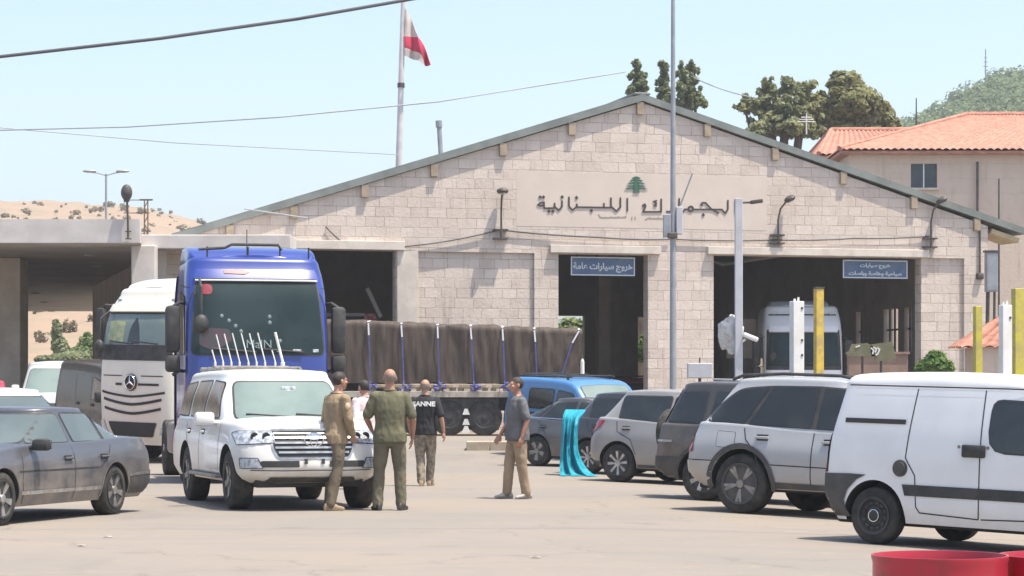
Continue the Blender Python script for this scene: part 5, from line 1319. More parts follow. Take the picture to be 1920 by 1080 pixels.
cable([P(-900, 225, 58), P(-40, 245, 58), P(240, 238, 58), P(520, 220, 58), P(820, 191, 60), P(1172, 135, 64)], .017, 'thin pale cable rising across the sky to the trees', 'cablepale')
cable([P(1300, 145, 90), P(1420, 184, 95)], .025, 'short dark cable between the trees above the roof', 'cablepale', sag=.1)
cable([P(-900, 180, 80), P(-40, 236, 80), P(330, 268, 85), P(748, 290, 103.8)], .018, 'faint pale cable sloping down to the flagpole', 'cablepale')
cable([wpt(455, 393, .3), wpt(575, 410, .2)], .02, 'pale rod sticking out of the wall under the left eave', 'cablepale')
# ------------------------------------------------------------------ canopies on the left
can = thing('concrete_canopy', 'wide flat concrete canopy with dark underside on the left', 'canopy', (X(262, 65), 65, 0))
ox = X(262, 65)
zt_, zb_ = Z(411, 65), Z(455, 65)
def slab(name, pts, z0, z1, mat, parent, o):
    bm = bmesh.new(); prism(bm, [(p[0] - o[0], p[1] - o[1]) for p in pts], lambda a, b: (a, b, z0), (0, 0, z1 - z0)); return finish(bm, name, [mat], parent, 0)
xf_ = X(250, 118)
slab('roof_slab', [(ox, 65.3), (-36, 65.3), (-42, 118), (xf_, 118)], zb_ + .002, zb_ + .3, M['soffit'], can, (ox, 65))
slab('fascia', [(ox, 65), (-36, 65), (-36, 65.297), (ox, 65.297)], zb_, zt_, M['concrete'], can, (ox, 65))
def pillar(u0, u1, Y, d=.7, mat='concrete', rb=0):
    bm = bmesh.new(); x0, x1 = X(u0, Y), X(u1, Y); z0 = -.1
    box(bm, ((x0 + x1) / 2 - ox, Y + d / 2 - 65, (zb_ + z0) / 2), (x1 - x0, d, zb_ - z0 - .004), bev=.03); finish(bm, 'pillar', [M[mat]], can, 0)
pillar(246, 291, 66.0, .5); pillar(-90, 38, 72, 1.2, 'lintel'); pillar(-230, -150, 66, .6)
for u, v in ((181, 499), (193, 519), (206, 538), (52, 536), (66, 549), (83, 566), (96, 583), (168, 478)):
    Yc = F * (zb_ - H) / (VH - v); bm = bmesh.new(); cyl(bm, (X(u, Yc) - ox, Yc - 65, zb_ - .03), (X(u, Yc) - ox, Yc - 65, zb_ + .001), .17, n=16); finish(bm, 'ceiling_lamp', [M['greypost'] if v < 545 else M['darkmetal']], can, 30)
lk = thing('link_canopy', 'narrow concrete slab joining the wide canopy to the hall behind the blue lorry', 'canopy', (X(263, 66.5), 66.5, 0))
lx = X(263, 66.5); z0, z1 = Z(466, 66.5), Z(440, 66.5)
bm = bmesh.new(); box(bm, ((X(545, 66.5) - lx) / 2, .9, (z0 + z1) / 2), (X(545, 66.5) - lx, 1.8, z1 - z0), bev=.02); finish(bm, 'slab', [M['concrete']], lk, 0)
for u in (300, 520):
    bm = bmesh.new(); box(bm, (X(u, 67.5) - lx, 1.2, z0 / 2), (.35, .35, z0 - .004)); finish(bm, 'pillar', [M['concrete']], lk, 0)
# ------------------------------------------------------------------ hills
def hill(name, ridge, Y0, Y1, ua, ub, nu, nv, mat, base_v, rough, label):
    rc = curve(ridge); bm = bmesh.new(); rows = []
    for i in range(nu + 1):
        u = ua + (ub - ua) * i / nu; col = []
        for j in range(nv + 1):
            s = j / nv
            if s <= .8:
                q = s / .8; Y = Y0 + (Y1 - Y0) * q; zr = Z(rc(u), Y1); zb_ = .2
                z = zb_ + (zr - zb_) * (q ** 1.15); x = X(u, Y)
                z += rough * q * (1 - q * .75) * (noise.noise((x / 30, Y / 30, 1)) + .5 * noise.noise((x / 11, Y / 11, 4))) + rough * .08 * noise.noise((x / 3, Y / 5, 2))
            else:
                q = (s - .8) / .2; Y = Y1 + 250 * q; z = Z(rc(u), Y1) * (1 - q * q); x = X(u, Y1) * (1 + .2 * q)
            col.append(bm.verts.new((x, Y, z)))
        rows.append(col)
    for a, b in zip(rows, rows[1:]):
        for k in range(nv): bm.faces.new((a[k], b[k], b[k + 1], a[k + 1]))
    return tag(finish(bm, name, [mat], None, 180), kind='structure')
M['dryhill'] = pmat('dry hillside', (.285, .2, .135), (.225, .18, .12), scale=.2, rough=.95, detail=9, lo=.4, hi=.68)
M['greenhill'] = pmat('green hillside', (.17, .2, .1), (.24, .22, .13), scale=.07, rough=.95, detail=8)
hill('hill', [(-600, 366), (0, 374), (100, 377), (200, 382), (260, 386), (300, 393), (340, 402), (370, 411), (450, 440), (700, 560), (1000, 640)], 135, 440, -600, 1000, 130, 60, M['dryhill'], 660, 5, '')
hill('hill', [(1400, 420), (1600, 300), (1690, 250), (1750, 222), (1800, 196), (1850, 172), (1900, 157), (1960, 150), (2300, 130)], 180, 420, 1400, 2300, 60, 40, M['greenhill'], 660, 5, '')
# leaves -----------------------------------------------------------------------------------
def leaf_mesh(name, clumps, n, size, mats, flat=0., elong=1.6, inner=.35):
    """clumps: (centre, radii, weight); n quads spread through them"""
    wts = np.array([c[2] for c in clumps], float); wts /= wts.sum()
    idx = RNG.choice(len(clumps), n, p=wts)
    cen = np.array([c[0] for c in clumps])[idx]; rad = np.array([c[1] for c in clumps])[idx]
    d = RNG.normal(size=(n, 3)); d /= np.linalg.norm(d, axis=1)[:, None]
    r = inner + (1 - inner) * RNG.random(n) ** .6
    p = cen + d * rad * r[:, None]
    nn = d + RNG.normal(size=(n, 3)) * .45 + np.array([0, 0, .35]); a = np.cross(nn, RNG.normal(size=(n, 3))); a /= np.linalg.norm(a, axis=1)[:, None]
    b = np.cross(a, nn); b /= np.linalg.norm(b, axis=1)[:, None]
    sz = size * RNG.uniform(.6, 1.4, n)[:, None]
    a = a * sz * elong; b = b * sz
    v = np.stack([p - a, p - a * .1 + b, p + a, p - a * .1 - b], 1).reshape(-1, 3)
    me = bpy.data.meshes.new(name); me.from_pydata(v.tolist(), [], np.arange(n * 4).reshape(-1, 4).tolist())
    for m in mats: me.materials.append(m)
    me.polygons.foreach_set('material_index', RNG.integers(0, len(mats), n).tolist()); return me
def subclumps(ells, k, f0=.28, f1=.5):
    out = []
    for c, r in ells:
        c = np.array(c, float); r = np.array(r, float)
        for _ in range(k):
            d = RNG.normal(size=3); d /= np.linalg.norm(d); q = RNG.uniform(.25, 1.0)
            f = RNG.uniform(f0, f1); out.append((c + d * r * q, r * f, float(np.prod(r * f) ** .6)))
    return out
def leafm(name, c1, c2):
    m = pmat(name, c1, c2, scale=1.3, rough=.7, spec=.25); n = m.node_tree.nodes; l = m.node_tree.links; b = n['Principled BSDF']
    t = n.new('ShaderNodeBsdfTranslucent'); src = b.inputs['Base Color'].links[0].from_socket; l.new(src, t.inputs[0])
    x = n.new('ShaderNodeMixShader'); x.inputs[0].default_value = .5; l.new(b.outputs[0], x.inputs[1]); l.new(t.outputs[0], x.inputs[2]); l.new(x.outputs[0], n['Material Output'].inputs[0]); return m
LP = [leafm('pine needles', (.27, .28, .13), (.36, .35, .17)), leafm('pine needles dark', (.19, .205, .09), (.28, .28, .125)), leafm('pine needles dry', (.26, .235, .11), (.2, .195, .085))]
LG = [leafm('grey green leaves', (.26, .3, .165), (.36, .38, .22)), leafm('grey green leaves dark', (.18, .215, .11), (.26, .285, .15))]
LB = [leafm('fresh leaves', (.14, .25, .06), (.22, .33, .09)), leafm('fresh leaves dark', (.08, .15, .04), (.13, .21, .06))]
M['bark'] = pmat('bark', (.12, .09, .065), (.07, .05, .04), scale=5, rough=.95, bump=.6, bscale=12, sc3=(1, 1, .3))
def tree(label, Y, ells, n, size, mats, trunk, k=14, name='tree', cat='tree', group=None, elong=1.6, flat=0, airy=False):
    """ells: crown ellipsoids as (u, v, ru, rv) in pixels at distance Y; trunk: (u, v_top)"""
    s = F / Y; bx = X(trunk[0], Y); g = gz(bx, Y)
    t = thing(name, label, cat, (bx, Y, g), 0, group)
    E = []
    for u, v, ru, rv in ells:
        E.append(((X(u, Y) - bx, random.uniform(-.3, .3) * ru / s, Z(v, Y) - g), (ru / s, ru / s * .9, rv / s)))
    if airy: me = leaf_mesh('crown', subclumps(E, k * 2, .1, .3), int(n * .75), size * .62, mats, flat, elong, .3)
    else: me = leaf_mesh('crown', subclumps(E, k, .16, .36) + [(np.array(c), np.array(r) * 1.02, .35 * float(np.prod(r)) ** .6 * k * .1) for c, r in E], int(n * 1.3), size * .62, mats, flat, elong, .6)
    link_mesh_keep(me, 'crown', t)
    n_ = n
    if trunk[1] is not None:
        bm = bmesh.new(); top = Z(trunk[1], Y) - g; r0 = max(.05, top * .028)
        tube(bm, [(0, 0, -.1), (.05, 0, top * .4), (-.08, .05, top * .75), (0, 0, top)], [r0 * 1.3, r0, r0 * .7, r0 * .3], 9)
        for c, r in E:
            b = Vector((0, 0, top * .6)); c = Vector(c); tube(bm, [b, b.lerp(c, .55) + Vector((0, 0, -.1 * top * .2)), c], [r0 * .5, r0 * .35, r0 * .12], 6)
        finish(bm, 'trunk', [M['bark']], t, 60)
    return t
def link_mesh_keep(me, name, parent):
    o = bpy.data.objects.new(name, me); C.objects.link(o); o.parent = parent; return o
tree('broad umbrella pine with a dense crown behind the hall roof', 120, [(1585, 160, 34, 28), (1600, 195, 55, 35), (1560, 215, 45, 34), (1640, 215, 38, 26), (1668, 235, 20, 14), (1620, 228, 60, 14), (1545, 240, 40, 16), (1600, 245, 70, 14), (1530, 205, 30, 30)], 15000, .16, LP, (1590, 225), 16)
tree('loose grey green tree left of the umbrella pine', 118, [(1505, 170, 30, 25), (1470, 185, 28, 34), (1420, 195, 34, 24), (1440, 165, 22, 22), (1395, 200, 20, 14), (1450, 225, 50, 24), (1510, 215, 34, 34), (1475, 155, 16, 12), (1440, 240, 60, 20), (1500, 245, 50, 18)], 11000, .15, LG + LP[:1], (1470, 215), 15, airy=True)
tree('slim tree behind the ridge, leftmost of three', 112, [(1194, 140, 16, 20), (1186, 172, 20, 14), (1200, 165, 22, 22), (1192, 120, 7, 8)], 3200, .13, LG, (1194, 170), 10, airy=True)
tree('slim tree behind the ridge, middle of three', 112, [(1243, 150, 13, 34), (1248, 180, 18, 22), (1240, 122, 7, 8)], 2800, .13, LG, (1245, 170), 10, airy=True)
tree('fuller tree right of the tall pole behind the ridge', 112, [(1297, 130, 14, 18), (1285, 165, 22, 30), (1305, 185, 20, 26), (1278, 135, 10, 18), (1270, 200, 18, 14)], 5000, .13, LG, (1292, 180), 10, airy=True)
tree('tall thin green tree seen under the concrete canopy', 150, [(107, 625, 11, 22), (112, 648, 16, 20), (120, 660, 16, 14), (105, 606, 6, 9)], 2600, .14, LG, (110, 650), 10)
tree('round bush-like tree under the canopy beside the white lorry', 150, [(165, 645, 20, 18), (158, 660, 26, 14), (180, 655, 16, 20)], 2600, .14, LB + LG, (165, 662), 10)
tree('green hedge shrub at the foot of the dry hill under the canopy', 148, [(140, 672, 60, 13), (90, 674, 24, 9), (190, 668, 30, 12)], 4200, .13, LG, (140, None), 20, name='hedge', cat='hedge')
tree('bright green bush at the wall beside the right doorway', 67.5, [(1752, 682, 26, 18), (1735, 690, 20, 12), (1772, 690, 18, 14), (1755, 668, 18, 12)], 3200, .075, LB, (1755, None), 12, name='bush', cat='bush')
tree('leafy tree seen through the back of the middle doorway', 104, [(1070, 620, 34, 26), (1050, 650, 30, 30), (1090, 640, 26, 30)], 3500, .12, LB + LG, (1070, 650), 10)
tree('leafy shrub seen through the rear opening beside the stone pier', 104, [(1210, 660, 30, 20), (1230, 630, 26, 20), (1350, 640, 24, 30), (1310, 650, 40, 24)], 4500, .12, LB, (1220, 660), 10)
# far woodland and scrub as masses
def mass(name, pts, size, mats, label, n, cat):
    me = leaf_mesh(name, pts, n, size, mats, 0, 1.3); o = bpy.data.objects.new(name, me); C.objects.link(o); return tag(o, label, cat, kind='stuff')
rc = curve([(1400, 420), (1600, 300), (1690, 250), (1750, 222), (1800, 196), (1850, 172), (1900, 157), (1960, 150), (2300, 130)])
pts = []
for _ in range(620):
    u = RNG.uniform(1640, 2050); q = RNG.uniform(.55, 1.0) ** .8; Y = 180 + 240 * q; z = .2 + (Z(rc(u), 420) - .2) * q ** 1.15; r = RNG.uniform(1.2, 2.6)
    pts.append(((X(u, Y), Y, z + r * .5), (r * 1.2, r * 1.2, r), r ** 2))
LH = [leafm('hill tree leaves', (.17, .24, .11), (.25, .3, .15)), leafm('hill tree leaves darker', (.12, .18, .08), (.18, .23, .12))]
mass('woodland', pts, .3, LH, 'pale green woodland covering the hill at right', 60000, 'woodland')
pts = []
rl = curve([(-600, 366), (0, 374), (100, 377), (200, 382), (260, 386), (300, 393), (340, 402), (370, 411), (450, 440)])
for _ in range(230):
    u = RNG.uniform(-60, 420); q = RNG.uniform(.1, 1.0) ** .7; Y = 135 + 305 * q; z = .2 + (Z(rl(u), 440) - .2) * q ** 1.15; r = RNG.uniform(.15, .3) + .5 * RNG.random() ** 4
    pts.append(((X(u, Y), Y, z + r * .3), (r * 1.3, r * 1.3, r), r ** 2))
LS = [leafm('scrub', (.235, .19, .115), (.26, .205, .125)), leafm('scrub dark', (.17, .16, .09), (.21, .18, .11))]
mass('scrub', pts, .16, LS, 'dry green scrub scattered over the tan hill at left', 7000, 'scrub')
# ------------------------------------------------------------------ house behind, right
hx, hy = X(1592, 96), 96
ho = thing('house', 'beige house with orange tiled hip roofs behind the hall at right', 'building', (hx, hy, 0))
ez = Z(290, 96)
win = (X(1708, 96) - hx, X(1757, 96) - hx, Z(352, 96), Z(307, 96))
bm = holes_wall([(0, -.2), (22, -.2), (22, ez), (0, ez)], [[(win[0], win[2]), (win[1], win[2]), (win[1], win[3]), (win[0], win[3])]], .35)
finish(bm, 'wall', [M['block2']], ho, 0)
bm = bmesh.new(); box(bm, (.175, 6.2, ez / 2), (.35, 11.6, ez)); finish(bm, 'wall', [M['block2']], ho, 0)
M['shutter'] = pmat('slate blue shutter', (.05, .075, .09), (.065, .09, .1), scale=4, rough=.6)
wt = bmesh.new(); wm = (win[0] + win[1]) / 2
for s in (-1, 1):
    box(wt, (wm + s * (win[1] - win[0]) * .245, .12, (win[2] + win[3]) / 2), ((win[1] - win[0]) * .47, .05, win[3] - win[2] - .02))
    for z in np.linspace(win[2] + .1, win[3] - .1, 9): box(wt, (wm + s * (win[1] - win[0]) * .245, .09, z), ((win[1] - win[0]) * .38, .03, .03))
wo_ = finish(wt, 'window', [M['shutter']], ho, 0)
bm = bmesh.new(); box(bm, (wm, .1, (win[2] + win[3]) / 2), (.05, .07, win[3] - win[2])); finish(bm, 'frame', [M['white']], wo_, 0)
bm = bmesh.new(); box(bm, (wm, -.06, win[2] - .05), (win[1] - win[0] + .2, .16, .08)); finish(bm, 'sill', [M['lintel']], wo_, 0)
def tiled(bm, quad, n=40):
    """roof plane as rows of half-round tile ridges running down the slope; quad: eave left, eave right, top right, top left"""
    a, b, c, d = [Vector(q) for q in quad]; nn = (b - a).cross(d - a).normalized(); nn = nn if nn.z > 0 else -nn
    prev = None; m = n * 6
    for i in range(m + 1):
        t = i / m; h = abs(math.sin(t * n * math.pi)) * .07
        lo, hi = a.lerp(b, t) + nn * h, d.lerp(c, t) + nn * h
        col = [bm.verts.new(lo.lerp(hi, k / 4)) for k in range(5)]
        if prev:
            for k in range(4): bm.faces.new((prev[k], col[k], col[k + 1], prev[k + 1]))
        prev = col
def hip(x0, x1, y0, y1, ze, zr, xr0, xr1, name):
    ym = (y0 + y1) / 2; o = .45; bm = bmesh.new()
    tiled(bm, [(x0 - o, y0 - o, ze), (x1 + o, y0 - o, ze), (xr1, ym, zr), (xr0, ym, zr)], int((x1 - x0) / .28))
    tiled(bm, [(x1 + o, y1 + o, ze), (x0 - o, y1 + o, ze), (xr0, ym, zr), (xr1, ym, zr)], 30)
    tiled(bm, [(x0 - o, y1 + o, ze), (x0 - o, y0 - o, ze), (xr0, ym, zr), (xr0 - .01, ym, zr)], int((y1 - y0) / .28))
    tiled(bm, [(x1 + o, y0 - o, ze), (x1 + o, y1 + o, ze), (xr1 + .01, ym, zr), (xr1, ym, zr)], 30)
    box(bm, ((x0 + x1) / 2, (y0 + y1) / 2, ze - .09), (x1 - x0 + 2 * o - .1, y1 - y0 + 2 * o - .1, .12))
    r_ = finish(bm, name, [M['tile']], ho, 25)
    bm = bmesh.new(); tube(bm, [(xr0, ym, zr + .05), (xr1, ym, zr + .05)], .12, 8)
    for xa, xb in ((x0 - o, xr0), (x1 + o, xr1)):
        for yy in (y0 - o, y1 + o): tube(bm, [(xa, yy, ze + .05), (xb, ym, zr + .05)], .11, 8)
    finish(bm, 'ridge_tiles', [M['tile']], r_, 40)
hip(0, 22, 0, 12, ez + .15, Z(217, 102), X(1812, 102) - hx, 18, 'roof')
hip(X(1500, 112) - hx + .5, 6, 10, 20, Z(292, 106) , Z(250, 112), X(1505, 112) - hx + 1.2, 5, 'roof')
bm = bmesh.new(); box(bm, (X(1500, 112) - hx + 3.5, 15, 5), (6, 9.6, 10)); finish(bm, 'rear_wing', [M['block2']], ho, 0)
bm = bmesh.new(); g_ = X(1836, 95.5) - hx; tube(bm, [(g_, -.15, ez - .3), (g_, -.15, ez - 4.2)], .05); finish(bm, 'downpipe', [M['darkmetal']], ho)
def mast(label, u, v0, v1, Y, r, name='aerial_mast', cat='mast', arms=0, mat='darkmetal', z0=None):
    z0 = Z(v1, Y) if z0 is None else z0; t = thing(name, label, cat, (X(u, Y), Y, z0)); h = Z(v0, Y) - z0
    bm = bmesh.new(); tube(bm, [(0, 0, 0), (0, 0, h)], [r, r * .6], 8); finish(bm, 'pole', [M[mat]], t)
    if arms:
        bm = bmesh.new()
        for i in range(arms): tube(bm, [(-.4 + .08 * i, 0, h * (.6 + .1 * i)), (.4 - .08 * i, 0, h * (.6 + .1 * i))], r * .6, 6)
        finish(bm, 'aerial', [M[mat]], t)
    return t
mast('white thin aerial on the left tiled roof', 1512, 212, 252, 111, .035, arms=3, mat='white')
mast('plain dark pole standing behind the orange roof', 1718, 184, 240, 104, .04)
mast('short dark pole in front of the beige house wall', 1873, 335, 395, 90, .05, z0=.4)
mast('slender grey mast on the skyline of the green hill', 1848, 92, 172, 418, .16, arms=3, mat='cablepale')
mast('small grey pylon on the hill slope left of the slender mast', 1811, 152, 190, 410, .14, arms=2, mat='cablepale')
# booth with small tiled roof at the right edge
bo_ = thing('booth', 'small booth with an orange tiled roof beside the yellow posts', 'booth', (X(1862, 60), 60, gz(X(1862, 60), 60)))
z1 = Z(650, 60) - bo_.location.z
bm = bmesh.new(); box(bm, (.55, .9, z1 / 2), (1.9, 1.5, z1)); finish(bm, 'wall', [M['block2']], bo_, 0)
bm = bmesh.new(); tiled(bm, [(-.78, .0, z1 - .02), (1.7, .0, z1 - .02), (1.5, .9, z1 + .85), (.55, .9, z1 + .85)], 9); tiled(bm, [(-.78, 1.8, z1 - .02), (-.78, 0, z1 - .02), (.55, .9, z1 + .85), (.545, .9, z1 + .85)], 7); tiled(bm, [(1.7, 1.8, z1 - .02), (-.78, 1.8, z1 - .02), (.55, .9, z1 + .85), (1.5, .9, z1 + .85)], 9); finish(bm, 'roof', [M['tile']], bo_, 25)
bm = bmesh.new(); box(bm, (.6, .14, z1 * .55), (.7, .02, .8)); finish(bm, 'window', [M['glass']], bo_, 0)
# grey cabinet hung right of the hall, conduits
t = thing('meter_cabinet', 'tall grey metal cabinet on the wall right of the hall corner', 'cabinet', (X(1866, 72), 72.6, Z(546, 72)))
bm = bmesh.new(); box(bm, (0, 0, .6), (.36, .3, 1.2), bev=.02); finish(bm, 'body', [M['galv']], t, 0)
bm = bmesh.new(); box(bm, (0, -.16, .6), (.3, .015, 1.1), bev=.005); finish(bm, 'door', [M['galv']], t, 0)
bm = bmesh.new(); box(bm, (.0, 0, 1.23), (.44, .36, .05)); tube(bm, [(-.1, .0, 0), (-.12, 0, -1.2), (.05, 0, -2.6)], .06); tube(bm, [(.1, 0, 0), (.08, 0, -2.6)], .04); finish(bm, 'conduit', [M['darkmetal']], t, 0)
t = thing('wall_pipe', 'dark vertical pipe down the right corner of the hall', 'pipe', tuple(wpt(1836, 515, .05)), AL)
bm = bmesh.new(); h_ = Wp(1836, 425)[1] - Wp(1836, 515)[1]; tube(bm, [(0, 0, 0), (0, 0, h_)], .03); box(bm, (0, 0, -.05), (.22, .16, .2), bev=.04); finish(bm, 'pipe', [M['darkmetal']], t)
# ------------------------------------------------------------------ poles, posts, boards
def pole(label, u, Y, v_top, r0, r1, mat, name='lamp_post', cat='post'):
    x = X(u, Y); g = gz(x, Y); t = thing(name, label, cat, (x, Y, g)); h = Z(v_top, Y) - g
    bm = bmesh.new(); tube(bm, [(0, 0, -.05), (0, 0, h * .5), (0, 0, h)], [r0, (r0 + r1) / 2, r1], 14); finish(bm, 'pole', [M[mat]], t); return t, h, g
t, h, g = pole('tall grey lighting column rising out of the picture between the doorways', 1262, 62, -120, .095, .045, 'galv')
bm = bmesh.new(); cyl(bm, (0, 0, 0), (0, 0, .5), .14, .13, 16); finish(bm, 'base_sleeve', [M['galv']], t)
for dx, v0, v1, wd in ((-.16, 402, 445, .2), (.16, 388, 440, .16)):
    bm = bmesh.new(); z0, z1 = Z(v1, 62) - g, Z(v0, 62) - g; box(bm, (dx, -.02, (z0 + z1) / 2), (wd, .18, z1 - z0), bev=.02); finish(bm, 'control_box', [M['galv'] if dx < 0 else M['greypost']], t, 0)
bm = bmesh.new(); tube(bm, [(.15, 0, Z(392, 62) - g), (.5, -.05, Z(325, 62) - g)], .02); finish(bm, 'antenna', [M['galv']], t)
bm = bmesh.new(); box(bm, (-.02, -.1, Z(442, 62) - g), (.26, .1, .16), bev=.03); finish(bm, 'clamp', [M['darkmetal']], t, 0)
# camera post
x = X(1385, 57); g = gz(x, 57); t = thing('camera_post', 'square pale grey post carrying a security camera and a white floodlight', 'post', (x, 57, g)); h = Z(372, 57) - g
bm = bmesh.new(); box(bm, (0, 0, h / 2), (.18, .18, h), bev=.012); finish(bm, 'pole', [M['greypost']], t, 0)
bm = bmesh.new(); tube(bm, [(.05, 0, h - .1), (.3, -.05, h - .1)], .025); box(bm, (.42, -.05, h - .08), (.3, .1, .09), Matrix.Rotation(R(-8), 4, 'Y'), bev=.02); finish(bm, 'security_camera', [M['darkmetal']], t)
z_ = Z(634, 57) - g; bm = bmesh.new(); box(bm, (.27, -.12, z_ + .02), (.38, .16, .11), Matrix.Rotation(R(22), 4, 'Y'), bev=.03); tube(bm, [(.05, -.05, z_ - .1), (.15, -.1, z_ - .03)], .03); finish(bm, 'floodlight', [M['white']], t)
# bulky white bag thing tied to it
bm = bmesh.new(); z_ = Z(625, 57) - g
bmesh.ops.create_icosphere(bm, subdivisions=4, radius=1)
for v in bm.verts:
    d = 1 + .45 * noise.noise(v.co * 1.7) + .18 * noise.noise(v.co * 5); v.co = Vector((v.co.x * .3 * d, v.co.y * .2 * d, v.co.z * .42 * d))
o = finish(bm, 'plastic_sheet', [pmat('crumpled plastic', (.62, .6, .56), (.45, .42, .38), scale=5, rough=.5)], t, 50); o.location = (-.12, .28, z_)
# cabinets and boards
x, Y = X(1312, 60), 60; g = gz(x, Y); t = thing('utility_box', 'pale white box on a thin stand in front of the stone pier', 'box', (x, Y, g)); z0, z1 = Z(709, Y) - g, Z(681, Y) - g
bm = bmesh.new(); box(bm, (0, 0, (z0 + z1) / 2), (.62, .3, z1 - z0), bev=.02); finish(bm, 'body', [M['greypost']], t, 0)
bm = bmesh.new(); cyl(bm, (0, 0, 0), (0, 0, z0), .04); box(bm, (0, 0, .02), (.3, .3, .04)); cyl(bm, (0, 0, z1), (0, 0, z1 + .14), .02); finish(bm, 'stand', [M['darkmetal']], t, 0)
M['beige'] = pmat('beige board', (.5, .43, .36), (.42, .36, .3), scale=2, rough=.8)
x, Y = X(1390, 76.5), 76.5; g = gz(x, Y); t = thing('notice_board', 'large plain beige board standing in the right doorway behind the grey post', 'board', (x, Y, g)); z0, z1 = Z(672, Y) - g, Z(598, Y) - g
bm = bmesh.new(); box(bm, (0, 0, (z0 + z1) / 2), (.95, .06, z1 - z0), bev=.01); finish(bm, 'panel', [M['beige']], t, 0)
bm = bmesh.new(); [box(bm, (s * .4, .06, z1 / 2), (.06, .05, z1)) for s in (1, -1)]; finish(bm, 'leg', [M['darkmetal']], t, 0)
x, Y = X(1647, 62), 62; g = gz(x, Y); M['brownwall'] = pmat('brown render', (.3, .2, .15), (.24, .165, .125), scale=2, rough=.9)
t = thing('low_wall', 'low brown rendered wall in the right doorway', 'wall', (x, Y, g)); bm = bmesh.new(); h = Z(664, Y) - g; box(bm, (0, .15, h / 2), (X(1703, Y) - X(1592, Y), .3, h)); box(bm, (0, .15, h + .03), (X(1703, Y) - X(1592, Y) + .08, .38, .06)); finish(bm, 'masonry', [M['brownwall']], t, 0)
M['olive'] = pmat('olive painted board', (.13, .125, .065), (.17, .16, .09), scale=3, rough=.7)
for (poly, sg, label) in (([(1597, 645), (1626, 643), (1638, 650), (1640, 668), (1588, 668)], [(1604, 651), (1612, 648)], 'small olive board, left of the tilted pair'), ([(1632, 646), (1673, 640), (1681, 673), (1644, 678), (1634, 668)], [(1637, 652), (1642, 662)], 'larger olive board with white squiggle marks, right of the tilted pair')):
    Y = 58; cx = sum(p[0] for p in poly) / 5; x = X(cx, Y); g = gz(x, Y); t = thing('olive_board', label, 'board', (x, Y, g), 0, 'olive boards')
    bm = bmesh.new(); prism(bm, poly, lambda a, b: (X(a, Y) - x, 0, Z(b, Y) - g), (0, .06, 0)); finish(bm, 'panel', [M['olive']], t, 0)
    bm = bmesh.new(); cyl(bm, (0, .08, 0), (0, .08, Z(655, Y) - g), .03); box(bm, (0, .08, .03), (.4, .4, .06)); finish(bm, 'stand', [M['darkmetal']], t, 0)
    bm = bmesh.new(); sq = [sg] if cx < 1620 else [[(1633, 652), (1638, 657), (1636, 664)], [(1637, 651), (1643, 654), (1641, 661)], [(1645, 652), (1649, 655), (1646, 663), (1642, 666)]]
    for s in sq: ribbon(bm, [(X(a, Y) - x, -.003, Z(b, Y) - g) for a, b in s], .035, .012, (0, -1, 0))
    finish(bm, 'squiggle', [M['white']], t, 0)
def square_post(label, u, w, v_top, Y, mat, dots=None, cap=False, group=None):
    x = X(u, Y); g = gz(x, Y); s = F / Y; t = thing('barrier_post', label, 'post', (x, Y, g), R(20), group); h = Z(v_top, Y) - g; w_ = w / s * .8
    bm = bmesh.new(); box(bm, (0, 0, h / 2), (w_, w_ * .8, h), bev=.01); finish(bm, 'column', [M[mat]], t, 0)
    bm = bmesh.new(); box(bm, (0, 0, .01), (w_ * 1.7, w_ * 1.7, .03)); finish(bm, 'base_plate', [M['darkmetal']], t, 0)
    if dots:
        bm = bmesh.new()
        for v in dots: cyl(bm, (w_ * .28, -w_ * .4 - .012, Z(v, Y) - g), (w_ * .28, -w_ * .4 + .01, Z(v, Y) - g), .024, n=12)
        finish(bm, 'bolt', [M['darkmetal']], t)
        bm = bmesh.new(); [cyl(bm, (q, 0, h - .02), (q, 0, h + .05 + .03 * (q > 0)), .022) for q in (-.05, .03)]; finish(bm, 'top_fitting', [M['white']], t)
    if cap: bm = bmesh.new(); box(bm, (0, 0, h + .015), (w_ + .02, w_ * .8 + .02, .03)); finish(bm, 'cap', [M['darkmetal']], t, 0)
GP = 'yellow and white barrier posts'
square_post('yellow square post with a dark cap between white post and silver SUV', 1535, 20, 541, 45, 'yellow', cap=True, group=GP)
square_post('white square post with three dark bolts left of the yellow post', 1494, 28, 565, 46, 'white', (578, 638, 666), group=GP)
square_post('shorter greenish yellow post at right in front of the booth', 1833, 18, 574, 45, 'yellow2', group=GP)
square_post('white post with one dark hole at the far right', 1885, 25, 572, 44, 'white', (596,), group=GP)
square_post('tall greenish yellow post at the right edge of the picture', 1908, 24, 541, 45, 'yellow2', group=GP)
# double arm street lamp, lattice mast, flue
t, h, g = pole('distant street lamp with two opposite arms above the canopy', 199, 142, 326, .1, .06, 'galv', 'street_lamp', 'lamp')
for s in (-1, 1):
    bm = bmesh.new(); tube(bm, [(0, 0, h - .1), (s * .5, 0, h + .05), (s * .9, 0, h + .1)], .035); finish(bm, 'arm', [M['galv']], t)
    bm = bmesh.new(); ball(bm, (s * .98, 0, h + .16), (.42, .16, .1), 14, 0, None); finish(bm, 'lamp_head', [M['galv']], t)
x, Y = X(274, 128), 128; t = thing('lattice_mast', 'brown lattice power mast above the canopy', 'mast', (x, Y, gz(x, Y))); h = Z(373, Y) - gz(x, Y)
bm = bmesh.new(); w_ = .09
for sx_ in (-1, 1):
    for sy in (-1, 1): cyl(bm, (sx_ * w_ * 1.5, sy * w_ * 1.5, 0), (sx_ * w_, sy * w_, h), .022, n=5)
k = 0
